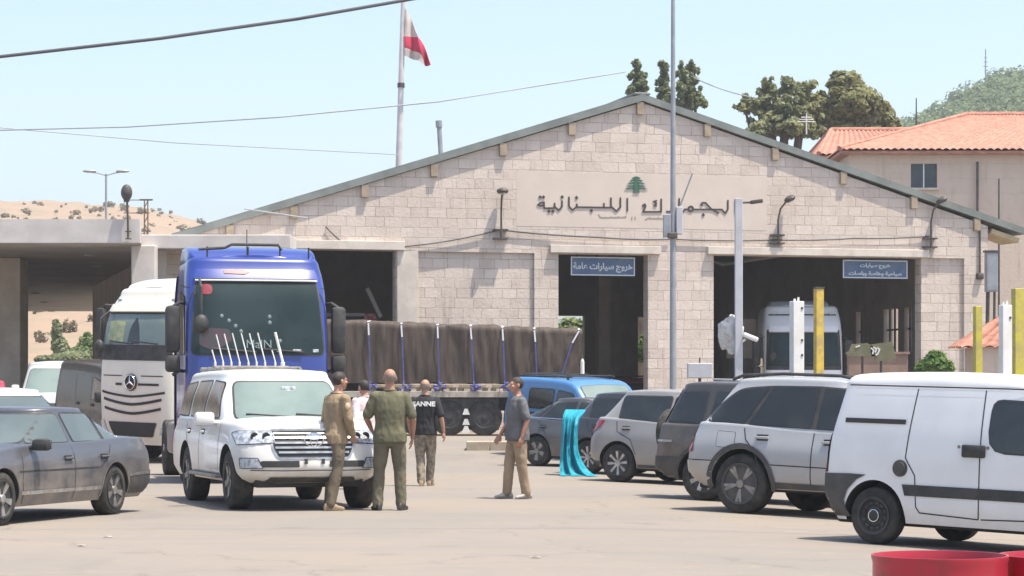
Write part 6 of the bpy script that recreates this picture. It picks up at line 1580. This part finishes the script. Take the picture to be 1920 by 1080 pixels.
for z in np.arange(.3, h - .4, .4):
    s = 1 if k % 2 else -1; k += 1
    for sy in (-1, 1): cyl(bm, (-s * w_ * 1.2, sy * w_ * 1.2, z), (s * w_ * 1.2, sy * w_ * 1.2, z + .4), .014, n=4)
finish(bm, 'lattice', [pmat('rusty steel', (.2, .12, .07), (.13, .08, .05), scale=3, rough=.8)], t, 0)
bm = bmesh.new(); box(bm, (0, 0, h - .05), (.7, .1, .08)); box(bm, (-.5, 0, h - .06), (1.4, .05, .04)); box(bm, (-.5, 0, h - .75), (1.4, .05, .04)); finish(bm, 'cross_arm', [M['darkmetal']], t, 0)
a_, z_ = Wp(827, 282, 3); c = Matrix.Rotation(AL, 4, 'Z') @ Vector((a_, 3, 0)) + Vector((0, 70.2, 0)); t = thing('flue_pipe', 'leaning grey flue pipe on the left slope of the hall roof', 'pipe', (c.x, c.y, z_ - .4))
bm = bmesh.new(); tube(bm, [(.02, 0, -.2), (-.06, 0, 1.15)], .075, 12); cyl(bm, (-.06, 0, 1.1), (-.07, 0, 1.3), .1, .1, 12); finish(bm, 'pipe', [M['galv']], t)
# flag
Y = 104; t = thing('flagpole', 'tall white flagpole leaning slightly behind the hall', 'flagpole', (X(749, Y), Y, gz(0, Y)))
bm = bmesh.new(); g = t.location.z; p0 = P(748, 300, Y); p1 = P(758, -60, Y); sl = (p1.x - p0.x) / (p1.z - p0.z)
def fp(z): return (p0.x + (z - p0.z) * sl - t.location.x, 0, z - g)
tube(bm, [fp(g), fp(p0.z), fp(p1.z)], [.15, .14, .1], 14); finish(bm, 'pole', [pmat('white pole paint', (.62, .58, .57), (.52, .48, .48), scale=2, rough=.5)], t)
bm = bmesh.new(); cz = Z(160, Y); q = fp(cz); cyl(bm, (q[0], 0, q[2] - .1), (q[0], 0, q[2] + .1), .16, n=14); finish(bm, 'collar', [M['darkmetal']], t)
fl_w = pmat('white flag cloth', (.6, .52, .47), (.5, .43, .4), scale=2, rough=.8); fl_r = pmat('red flag cloth', (.55, .03, .08), (.45, .03, .07), scale=2, rough=.8)
def fpt(u, v): 
    p = P(u, v, Y); d = max(0, (u - 759)) / 50; return Vector((p.x - X(759, Y), .35 * math.sin(u * .23) * min(1, d * 2) + .2 * math.sin(v * .12) * d, p.z))
L_ = [(759, 14), (763, 20), (772, 38), (779, 55), (785, 72), (794, 84), (801, 94), (806, 108), (808, 122)]
I_ = [(759, 14), (759, 30), (759, 50), (759, 68), (759, 90), (770, 97), (786, 102), (796, 112), (795, 121)]
fo = thing('flag', 'drooping red and white flag hanging from the white flagpole', 'flag', (X(759, Y), Y - .12, 0))
bm = bmesh.new(); N = 10
def quadstrip(A, B, mi, n=10, k=8):
    cols = []
    for i in range(n + 1):
        f = i / n * (len(A) - 1); j = min(int(f), len(A) - 2); s = f - j
        a = (A[j][0] + (A[j + 1][0] - A[j][0]) * s, A[j][1] + (A[j + 1][1] - A[j][1]) * s); f = i / n * (len(B) - 1); j = min(int(f), len(B) - 2); s = f - j
        b = (B[j][0] + (B[j + 1][0] - B[j][0]) * s, B[j][1] + (B[j + 1][1] - B[j][1]) * s)
        cols.append([bm.verts.new(fpt(a[0] + (b[0] - a[0]) * m / k, a[1] + (b[1] - a[1]) * m / k)) for m in range(k + 1)])
    for A_, B_ in zip(cols, cols[1:]):
        for m in range(k): f = bm.faces.new((A_[m], B_[m], B_[m + 1], A_[m + 1])); f.material_index = mi
quadstrip([(759, 14), (759, 40), (759, 69)], [(760, 16), (773, 40), (784, 71)], 0)
quadstrip([(759, 69), (772, 69), (784, 71), (797, 89), (808, 122)], [(759, 90), (772, 94), (790, 104), (794, 112), (796, 122)], 1)
quadstrip([(759, 90), (772, 94), (790, 104), (794, 113)], [(759, 105), (769, 109), (784, 115), (794, 120)], 0)
bmesh.ops.remove_doubles(bm, verts=bm.verts[:], dist=.003); bmesh.ops.solidify(bm, geom=bm.faces[:], thickness=.015)
finish(bm, 'cloth', [fl_w, fl_r], fo, 60)
# ------------------------------------------------------------------ barrier in the left doorway
Y = 73; x = X(704, Y); g = gz(x, Y)
t = thing('barrier', 'raised white barrier arm with a red box in the left doorway', 'barrier', (x, Y, g))
bm = bmesh.new(); cyl(bm, (0, 0, 0), (0, 0, Z(606, Y) - g), .07); finish(bm, 'post', [M['darkmetal']], t)
bm = bmesh.new(); box(bm, (X(695, Y) - x, -.05, Z(597, Y) - g), (.36, .2, .3), bev=.02); finish(bm, 'red_box', [pmat('red and pink worn paint', (.5, .05, .09), (.6, .3, .32), scale=9, rough=.5, lo=.45, hi=.55)], t, 0)
bm = bmesh.new(); tube(bm, [(X(715, Y) - x, -.2, Z(595, Y) - g), (X(689, Y) - x, -.2, Z(541, Y) - g)], .065, 8); finish(bm, 'arm', [M['white']], t)
bm = bmesh.new(); box(bm, ((X(600, Y) + X(684, Y)) / 2 - x, 0, Z(590, Y) - g), (X(684, Y) - X(600, Y), .08, .09)); box(bm, ((X(600, Y) + X(684, Y)) / 2 - x, 0, Z(601, Y) - g), (X(684, Y) - X(600, Y), .06, .06)); finish(bm, 'rail', [M['greypost']], t, 0)
t, h, g = pole('small white marker post behind the blue van', 1092, 62.5, 677, .06, .05, 'white', 'bollard', 'bollard')
bm = bmesh.new(); cyl(bm, (0, 0, h - .42), (0, 0, h - .4), .1); cyl(bm, (0, 0, h - .02), (0, 0, h + .06), .05, .02); finish(bm, 'collar', [M['white']], t)
# kerb
bm = bmesh.new(); x0, x1 = X(874, 57.5), X(1050, 57.5); n_ = 4
for i in range(n_):
    a, b = x0 + (x1 - x0) * i / n_, x0 + (x1 - x0) * (i + 1) / n_; m_ = (a + b) / 2; hgt = .2
    box(bm, (m_, 57.9, gz(m_, 57.9) + hgt / 2 - .1), (b - a - .012, .8, hgt + .2), bev=.02)
tag(finish(bm, 'kerb', [pmat('kerb stone', (.44, .37, .28), (.34, .28, .21), scale=3, rough=.9)], None, 0), kind='structure')
# red drums
for u, Y, label in ((1762, 9.45, 'open red metal drum at the lower right, in front of the white van'), (2002, 9.6, 'second red metal drum cut by the right edge of the picture')):
    x = X(u, Y); g = gz(x, Y); t = thing('drum', label, 'drum', (x, Y, g), 0, 'red drums'); s = F / Y; r = 125 / s; h = Z(1040, Y) - g
    bm = bmesh.new(); prof = [(r * .97, 0), (r, .02)]
    for z in (h * .34, h * .67): prof += [(r, z - .03), (r * 1.025, z), (r, z + .03)]
    prof += [(r, h - .03), (r * 1.02, h - .012), (r * 1.02, h), (r * .985, h), (r * .965, h - .03), (r * .965, .1), (r * .3, .06)]
    lathe(bm, prof, 56, 'z'); finish(bm, 'shell', [M['red']], t, 35)
    bm = bmesh.new(); cyl(bm, (0, 0, h - .16), (0, 0, h - .15), r * .955, n=40); finish(bm, 'fill', [M['rubber']], t)
# cyan cloth over the black hatchback's back
Y = 45.2; M['cyan'] = pmat('cyan cloth', (.03, .42, .55), (.05, .5, .62), scale=3, rough=.55)
bm = bmesh.new(); rows = []
prof = [(768, 1062, 1100, .5), (774, 1058, 1096, .25), (785, 1055, 1088, .0), (810, 1053, 1083, -.12), (840, 1051, 1084, -.16), (865, 1049, 1092, -.22), (880, 1049, 1102, -.3), (888, 1049, 1112, -.42), (891, 1049, 1122, -.7)]
f0, f1, f2 = curve([(p[0], p[1]) for p in prof]), curve([(p[0], p[2]) for p in prof]), curve([(p[0], p[3]) for p in prof])
for i in range(46):
    v = 768 + (891 - 768) * i / 45; row = []
    for k in range(31):
        s = k / 30; u = f0(v) + (f1(v) - f0(v)) * s; fold = (.09 * math.sin(s * 17 + v * .012) + .05 * math.sin(s * 31 + 1)) * min(1, (v - 766) / 30) + .05 * noise.noise((s * 5, v * .05, 3)) + .02 * noise.noise((s * 16, v * .12, 8))
        p = P(u, v, Y); row.append(bm.verts.new((p.x, Y + f2(v) + fold, max(p.z, gz(p.x, Y) + .012))))
    rows.append(row)
for a, b in zip(rows, rows[1:]):
    for k in range(30): bm.faces.new((a[k], a[k + 1], b[k + 1], b[k]))
bmesh.ops.solidify(bm, geom=bm.faces[:], thickness=.012)
tag(finish(bm, 'cloth', [M['cyan']], None, 60), 'bright cyan cloth draped from the black hatchback down to the ground', 'cloth')

# scraps of paper on the ground
for u, v, label in ((203, 1008, 'small pale paper scrap on the ground below the grey saloon'), (1004, 1046, 'small pale paper scrap on the ground in front of the red drum'), (152, 1024, 'tiny crumpled paper scrap lowest at the left of the yard')):
    Y = F * H / (v - VH); x = X(u, Y); bm = bmesh.new(); g = [[bm.verts.new((i * .03 - .045 + random.uniform(-.008, .008), j * .022 - .03, .006 + random.uniform(0, .012))) for j in range(4)] for i in range(4)]
    for a, b in zip(g, g[1:]):
        for k in range(3): bm.faces.new((a[k], b[k], b[k + 1], a[k + 1]))
    bmesh.ops.solidify(bm, geom=bm.faces[:], thickness=.002)
    o = finish(bm, 'paper_scrap', [M['concrete']], None, 0); o.location = (x, Y, gz(x, Y)); o.rotation_euler = (0, 0, random.uniform(0, 3)); tag(o, label, 'litter', 'paper scraps on the ground')
# ------------------------------------------------------------------ people
SK = pmat('skin', (.42, .235, .155), (.36, .19, .125), scale=9, rough=.55)
SK2 = pmat('darker tan skin', (.40, .21, .135), (.33, .165, .105), scale=9, rough=.55)  # second skin tone, slightly darker than the first
def cloth(name, c1, c2, sc=4): return pmat(name, c1, c2, scale=sc, rough=.9, bump=.15, bscale=60)
def voxel(bm, name, mats, parent, vs, smooth_it=4, fold=0, seed=0):
    me = bpy.data.meshes.new(name); bmesh.ops.recalc_face_normals(bm, faces=bm.faces[:]); bm.to_mesh(me); bm.free()
    o = bpy.data.objects.new(name, me); C.objects.link(o)
    md = o.modifiers.new('r', 'REMESH'); md.mode = 'VOXEL'; md.voxel_size = vs
    ms = o.modifiers.new('s', 'SMOOTH'); ms.factor = .5; ms.iterations = smooth_it
    nm = bpy.data.meshes.new_from_object(o.evaluated_get(bpy.context.evaluated_depsgraph_get())); bpy.data.objects.remove(o); bpy.data.meshes.remove(me)
    if fold:
        n = np.zeros(len(nm.vertices) * 3); nm.vertices.foreach_get('normal', n); n = n.reshape(-1, 3)
        for v, q in zip(nm.vertices, n):
            p = v.co; d = noise.noise((p.x * 9 + seed, p.y * 9, p.z * 5 + p.x * 7)) * .6 + noise.noise((p.x * 20, p.y * 20 + seed, p.z * 13)) * .3
            d = -abs(d) + .25
            v.co = p + Vector(q) * d * fold
    nm.name = name
    return link_mesh(nm, name, mats, parent, 180)
def rings(bm, rs, n=20):
    """rs: (z, cx, cy, rx, ry)"""
    V = []
    for z, cx, cy, rx, ry in rs:
        V.append([bm.verts.new((cx + rx * math.copysign(abs(math.cos(2 * math.pi * k / n)) ** .85, math.cos(2 * math.pi * k / n)), cy + ry * math.copysign(abs(math.sin(2 * math.pi * k / n)) ** .85, math.sin(2 * math.pi * k / n)), z)) for k in range(n)])
    for a, b in zip(V, V[1:]):
        for k in range(n): bm.faces.new((a[k], a[(k + 1) % n], b[(k + 1) % n], b[k]))
    bm.faces.new(V[0][::-1]); bm.faces.new(V[-1])
def limb(bm, pts, rad):
    tube(bm, pts, rad, 12)
    for p, r in zip(pts, rad):
        rr = r if not isinstance(r, tuple) else min(r); ball(bm, p, (rr, rr, rr), 10)
def hand(bm, W_, d, pn, side, k):
    d = d.normalized(); pn = (pn - d * pn.dot(d)).normalized(); s = d.cross(pn)  # s: across the palm
    m = Matrix((s, pn, d)).transposed().to_4x4()
    ball(bm, W_ + d * .045 * k, (.040 * k, .016 * k, .052 * k), 12, 0, None) if False else None
    q = Matrix.Translation(W_ + d * .048 * k) @ m; ball(bm, (0, 0, 0), (.041 * k, .017 * k, .055 * k), 12, 0, q)
    for i, (o, L) in enumerate(((-.030, .072), (-.010, .082), (.010, .076), (.029, .06))):
        b = W_ + d * .085 * k + s * o * k; c = b + d * L * .5 * k + pn * .008 * k; e = b + d * L * .86 * k + pn * .03 * k
        tube(bm, [b - d * .02, b, c, e], [.0095 * k, .0095 * k, .009 * k, .0075 * k], 8); ball(bm, e, (.0075 * k,) * 3, 8)
    th = -side * 1
    b = W_ + d * .025 * k + s * th * .032 * k; tube(bm, [W_ + d * .015 * k, b, b + d * .035 * k + s * th * .018 * k + pn * .012 * k, b + d * .062 * k + s * th * .016 * k + pn * .026 * k], [.014 * k, .0125 * k, .0105 * k, .008 * k], 8)
def person(label, u, v, face, hgt, top, bottom, shoe, feet=((-.1, 0), (.1, 0)), hands=None, sleeve='short', hair=None, lean=(0, 0), head_turn=0, girth=1.0, bald=False, skin=None, Yp=None, toes=(-15, 15), knees=None, shirt_text=None, extra=None, cuff=None, patch_at=None, badge=None):
    skin = skin or SK; Y = F * H / (v - VH) if Yp is None else Yp
    x = X(u, Y); g = gz(x, Y); rz = math.atan2(-face[0], face[1])
    t = thing('person', label, 'person', (x, Y, g), rz); k = hgt / 1.75
    V3 = lambda a, b, c: Vector((a * k, b * k, c * k))
    hipz, shz = .93, 1.44; lx, ly = lean
    T = lambda z: (lx * (z - .9) / .6, ly * (z - .9) / .6)   # torso lean
    body, sh, tr = bmesh.new(), bmesh.new(), bmesh.new()
    G = girth
    tor = [(.86, .15, .10), (.93, .165, .115), (1.02, .155 * G, .115 * G), (1.12, .15 * G, .115 * G), (1.25, .165 * G, .12 * G), (1.36, .175, .115), (1.42, .165, .095), (1.47, .10, .07), (1.50, .06, .058)]
    rings(body, [(z * k, T(z)[0] * k, T(z)[1] * k, rx * k * .93, ry * k * .9) for z, rx, ry in tor])
    rings(sh, [(.84 * k, 0, 0, .192 * k * max(G, 1.02), .142 * k * max(G, 1.02)), (.95 * k, 0, 0, .19 * k * max(G, 1.0), .14 * k * max(G, 1.0))] + [(z * k, T(z)[0] * k, T(z)[1] * k, (rx + .018) * k, (ry + .016) * k) for z, rx, ry in tor[2:-1]])
    rings(tr, [(.80 * k, 0, 0, .165 * k, .112 * k), (.88 * k, 0, 0, .172 * k, .12 * k), (.97 * k, 0, 0, .168 * k * G, .122 * k * G), (1.01 * k, 0, 0, .16 * k * G, .118 * k * G)])
    # neck and head
    nb = V3(T(1.46)[0], T(1.46)[1] - .005, 1.46); hc = V3(T(1.64)[0], T(1.64)[1] + .02, 1.635)
    limb(body, [nb, nb.lerp(hc, .7)], [.062 * k, .055 * k])
    hr = Matrix.Translation(hc) @ Matrix.Rotation(head_turn, 4, 'Z')
    def hb(c, s, rot=None): ball(body, (0, 0, 0), tuple(a * k for a in s), 16, 0, hr @ Matrix.Translation(Vector(c) * k) @ (rot or Matrix.Identity(4)))
    hb((0, -.012, .022), (.076, .094, .092)); hb((0, .022, -.03), (.062, .068, .078)); hb((0, .045, -.078), (.04, .04, .032)); hb((0, .0, -.05), (.06, .06, .06))
    hb((0, .094, -.018), (.012, .02, .022)); hb((0, .083, .005), (.010, .018, .03)); hb((0, .078, .024), (.055, .016, .012)); hb((0, .082, -.055), (.024, .012, .008)); hb((0, .08, -.066), (.022, .012, .008))
    for s in (1, -1): hb((s * .079, -.006, -.008), (.011, .022, .034), Matrix.Rotation(s * .3, 4, 'Z')); hb((s * .04, .066, -.02), (.022, .02, .02)); hb((s * .031, .082, .006), (.013, .008, .007))
    # legs
    for i, s in ((0, -1), (1, 1)):
        fx, fy = feet[i]; hip = V3(s * .092, 0, .90); ank = V3(fx, fy, .085)
        kn = hip.lerp(ank, .5) + V3(s * .01, .025 if not knees else knees[i], 0)
        limb(body, [hip, kn, ank], [.082 * k, .054 * k, .038 * k])
        limb(tr, [hip, hip.lerp(kn, .5), kn, kn.lerp(ank, .5), ank + V3(0, 0, .0)] if cuff is None else [hip, hip.lerp(kn, .5), kn, kn.lerp(ank, cuff)], [.104 * k, .094 * k, .075 * k, .07 * k, .066 * k] if cuff is None else [.106 * k, .1 * k, .09 * k, .088 * k])
        a = R(toes[i]); dv = Vector((-math.sin(a) * 0 + math.sin(R(toes[i])), math.cos(a), 0)); sb = bmesh.new()
        m = Matrix((Vector((dv.y, -dv.x, 0)), dv, Vector((0, 0, 1)))).transposed().to_4x4(); m.translation = V3(fx, fy, 0)
        sp = [(-.085, .028, .06), (-.06, .038, .1), (0, .04, .105), (.05, .042, .085), (.1, .046, .06), (.14, .044, .05), (.17, .032, .042), (.185, .012, .03)]
        VV = []
        for yy, hw, hh in sp: VV.append([sb.verts.new(m @ (Vector((hw * math.cos(q), yy, .006 + hh * (.5 + .5 * math.sin(q)) if math.sin(q) > -.5 else .004)) * k)) for q in [2 * math.pi * j / 12 for j in range(12)]])
        for a_, b_ in zip(VV, VV[1:]):
            for j in range(12): sb.faces.new((a_[j], a_[(j + 1) % 12], b_[(j + 1) % 12], b_[j]))
        sb.faces.new(VV[0]); sb.faces.new(VV[-1]); finish(sb, 'shoe', [shoe], t, 50)
        limb(body, [ank, V3(fx, fy, .05) + dv * .08 * k], [.034 * k, .028 * k])
    # arms
    hands = hands or {}
    for s, nm in ((-1, 'L'), (1, 'R')):
        S_ = V3(s * .185 + T(1.4)[0], T(1.4)[1], 1.40); E = V3(*hands.get(nm, ((s * .25, -.03, 1.12), (s * .25, .04, .88)))[0]); W_ = V3(*hands.get(nm, ((s * .25, -.03, 1.12), (s * .25, .04, .88)))[1])
        limb(body, [V3(s * .13 + T(1.4)[0], T(1.4)[1], 1.40), S_, S_.lerp(E, .5), E, E.lerp(W_, .35), W_], [.055 * k, .052 * k, .045 * k, .038 * k, .038 * k, .026 * k])
        hand(body, W_, (W_ - E), Vector((-s, .25, 0)), s, k)
        top_ = V3(s * .12 + T(1.4)[0], T(1.4)[1], 1.40)
        if sleeve == 'short': limb(sh, [top_, S_, S_.lerp(E, .45), S_.lerp(E, .82)], [.068 * k, .07 * k, .067 * k, .066 * k])
        else: limb(sh, [top_, S_, S_.lerp(E, .5), E, E.lerp(W_, .5), W_.lerp(E, .06)], [.068 * k, .07 * k, .064 * k, .056 * k, .05 * k, .042 * k])
    voxel(body, 'body', [skin], t, .0075, 3)
    voxel(sh, 'shirt', [top], t, .011, 4, .022, random.uniform(0, 50)); voxel(tr, 'trousers', [bottom], t, .011, 4, .024, random.uniform(0, 50))
    bb = bmesh.new(); rings(bb, [(z * k, 0, 0, (.176 * G) * k, (.13 * G) * k) for z in (.945, .985)]); finish(bb, 'belt', [M['blackplastic']], t, 40) if extra == 'belt' else bb.free()
    if hair is not None:
        hm = bmesh.new(); ball(hm, (0, 0, 0), (.0815 * k, .0995 * k, .097 * k), 28, 0, hr @ Matrix.Translation(Vector((0, -.014, .024)) * k)); inv = hr.inverted(); dl = []
        for v_ in hm.verts:
            q = (inv @ v_.co) / k; lim = -.055 if q.y < -.02 else -.055 + (q.y + .02) * 1.35
            if bald: lim += 0
            if q.z < lim or (bald and q.z > .055): dl.append(v_)
        bmesh.ops.delete(hm, geom=dl, context='VERTS'); bmesh.ops.solidify(hm, geom=hm.faces[:], thickness=.008)
        for v_ in hm.verts: v_.co += v_.normal * noise.noise(v_.co * 60) * .004
        finish(hm, 'hair', [hair], t, 60)
    cb = bmesh.new(); n_ = 20; cz = 1.475
    tube(cb, [(T(cz)[0] * k + .082 * k * math.cos(2 * math.pi * i / n_), T(cz)[1] * k + .074 * k * math.sin(2 * math.pi * i / n_) - .004, (cz - .012 * math.sin(2 * math.pi * i / n_)) * k) for i in range(n_ + 1)], (.013 * k), 6); finish(cb, 'collar', [top], t, 60)
    if patch_at:
        s, z = patch_at; S_ = V3(s * .185 + T(1.4)[0], T(1.4)[1], 1.40); E = V3(*hands.get('L' if s < 0 else 'R')[0]); c = S_.lerp(E, z); pb = bmesh.new(); ball(pb, (0, 0, 0), (.018 * k, .04 * k, .05 * k), 12, 0, Matrix.Translation(c + Vector((s * .064 * k, -.02 * k, 0)))); finish(pb, 'sleeve_badge', [badge], t, 60)
    if shirt_text:
        up = Vector((0, 0, 1)); o = text_mesh(shirt_text, .105 * k, M['white'], t, frame_mtx(V3(T(1.35)[0], T(1.35)[1] - .145, 1.345), (1, 0, 0), (0, .08, 1)), 'shirt_lettering', .004, None, sx=1.12, bold=.004)
        for v_ in o.data.vertices: v_.co.z -= (v_.co.x / .17) ** 2 * .02
    return t, k
H_DK = pmat('dark hair', (.02, .016, .013), (.04, .03, .024), scale=30, rough=.7)
H_GR = pmat('grey stubble hair', (.2, .15, .12), (.28, .22, .19), scale=40, rough=.8)
tan = cloth('tan shirt', (.29, .215, .13), (.23, .17, .105)); olt = cloth('brown olive trousers', (.17, .135, .09), (.13, .105, .072))
olive = cloth('olive shirt', (.13, .125, .07), (.105, .10, .06)); olive2 = cloth('olive trousers', (.15, .13, .085), (.12, .105, .07))
black = cloth('black shirt', (.014, .014, .016), (.024, .023, .025)); camo = cloth('mottled khaki trousers', (.30, .25, .19), (.14, .12, .085), 14)
grey = cloth('grey shirt', (.13, .13, .135), (.1, .1, .105)); khaki = cloth('khaki trousers', (.32, .24, .16), (.26, .19, .125))
pink = cloth('pale pink shirt', (.6, .5, .5), (.52, .42, .43))
boot = pmat('black shoes', (.02, .02, .02), (.04, .036, .03), scale=8, rough=.5); tanb = pmat('tan boots', (.3, .22, .14), (.24, .17, .11), scale=8, rough=.8); greyb = pmat('grey trainers', (.3, .27, .25), (.42, .4, .38), scale=10, rough=.8)
person('dark haired man in tan long sleeved shirt and brown trousers by the white four-wheel drive', 627, 957, (.8, .6), 1.80, tan, olt, tanb, feet=((-.08, -.02), (.06, -.1)), hands={'L': ((-.25, .02, 1.13), (-.22, .1, .9)), 'R': ((.24, .06, 1.15), (.16, .17, .95))}, sleeve='long', hair=H_DK, lean=(.0, .05), head_turn=-.1, toes=(-4, 20), girth=.95, patch_at=(1, .35), badge=pmat('orange and white badge', (.5, .28, .1), (.5, .45, .38), scale=40, rough=.8), extra='belt')
person('bald man in olive shirt and trousers with his back turned, legs apart', 731, 957, (-.08, 1), 1.84, olive, olive2, boot, feet=((-.15, 0), (.14, .02)), hands={'L': ((-.29, .02, 1.14), (-.22, .19, .99)), 'R': ((.29, -.02, 1.13), (.28, .08, .9))}, girth=1.08, head_turn=.1, skin=SK2, toes=(-18, 22), hair=H_GR, bald=True, patch_at=(1, .5), badge=pmat('pale badge', (.5, .5, .46), (.2, .2, .18), scale=50, rough=.8))
person('man in black shirt with white lettering on its back, walking away in mottled trousers', 797, 911, (.12, 1), 1.76, black, camo, tanb, feet=((-.05, -.08), (.06, .12)), hands={'L': ((-.27, -.02, 1.13), (-.27, .1, .93)), 'R': ((.28, -.05, 1.12), (.31, .0, .88))}, hair=H_GR, bald=True, girth=1.02, shirt_text='SANNE', knees=(.05, .02), toes=(-5, 8))
person('man in a grey short sleeved shirt and khaki trousers facing left with short dark hair', 970, 935, (-.93, -.36), 1.76, grey, khaki, greyb, feet=((-.1, -.1), (.1, .12)), hands={'R': ((.27, .01, 1.13), (.25, .17, .91)), 'L': ((-.26, -.05, 1.13), (-.25, .03, .88))}, hair=H_DK, girth=1.12, skin=SK2, toes=(-12, 14))
person('man in a pale pink shirt half hidden behind the white four-wheel drive', 690, 0, (-.6, .8), 1.74, pink, olive2, boot, hair=H_DK, lean=(-.02, .06), Yp=38.2)
# ------------------------------------------------------------------ pieces that stand apart become parts of their own
def split_loose(o, weld=.004):
    me = o.data; bm = bmesh.new(); bm.from_mesh(me); bmesh.ops.remove_doubles(bm, verts=bm.verts[:], dist=weld)
    bm.verts.ensure_lookup_table(); seen = set(); comps = []
    for v in bm.verts:
        if v in seen: continue
        st = [v]; seen.add(v); comp = []
        while st:
            a = st.pop(); comp.append(a)
            for e in a.link_edges:
                b = e.other_vert(a)
                if b not in seen: seen.add(b); st.append(b)
        comps.append(comp)
    if len(comps) < 2 or len(comps) > 60: bm.free(); return
    name = o.name.split('.')[0]
    for comp in comps:
        idx = {v: i for i, v in enumerate(comp)}; fs = {f for v in comp for f in v.link_faces}
        m2 = bpy.data.meshes.new(name); m2.from_pydata([v.co[:] for v in comp], [], [[idx[v] for v in f.verts] for f in fs])
        for i, f in enumerate(fs): m2.polygons[i].material_index = f.material_index
        q = link_mesh(m2, name, list(me.materials), o.parent, 35); q.matrix_local = o.matrix_local.copy()
    bm.free(); bpy.data.objects.remove(o)
for o in [o for o in bpy.data.objects if o.type == 'MESH' and o.parent and o.data.users == 1 and o.name.split('.')[0] in ('grille_slot', 'wiper', 'lock', 'block', 'bracket', 'reflector', 'mudguard', 'hanger', 'sill_trim', 'round_sticker', 'dashboard_paper', 'leg', 'window_bars', 'aerial')]:
    split_loose(o)
# ------------------------------------------------------------------ thin summer haze
bm = bmesh.new(); box(bm, (0, 490, 45), (1980, 1200, 94))
m = bpy.data.materials.new('haze air'); m.use_nodes = True; n = m.node_tree.nodes; n.remove(n['Principled BSDF'])
pv = n.new('ShaderNodeVolumePrincipled'); pv.inputs['Color'].default_value = (.86, .9, .95, 1); pv.inputs['Density'].default_value = .0005; pv.inputs['Anisotropy'].default_value = .2
m.node_tree.links.new(pv.outputs[0], n['Material Output'].inputs['Volume'])
tag(finish(bm, 'haze', [m], None, 0), kind='stuff')
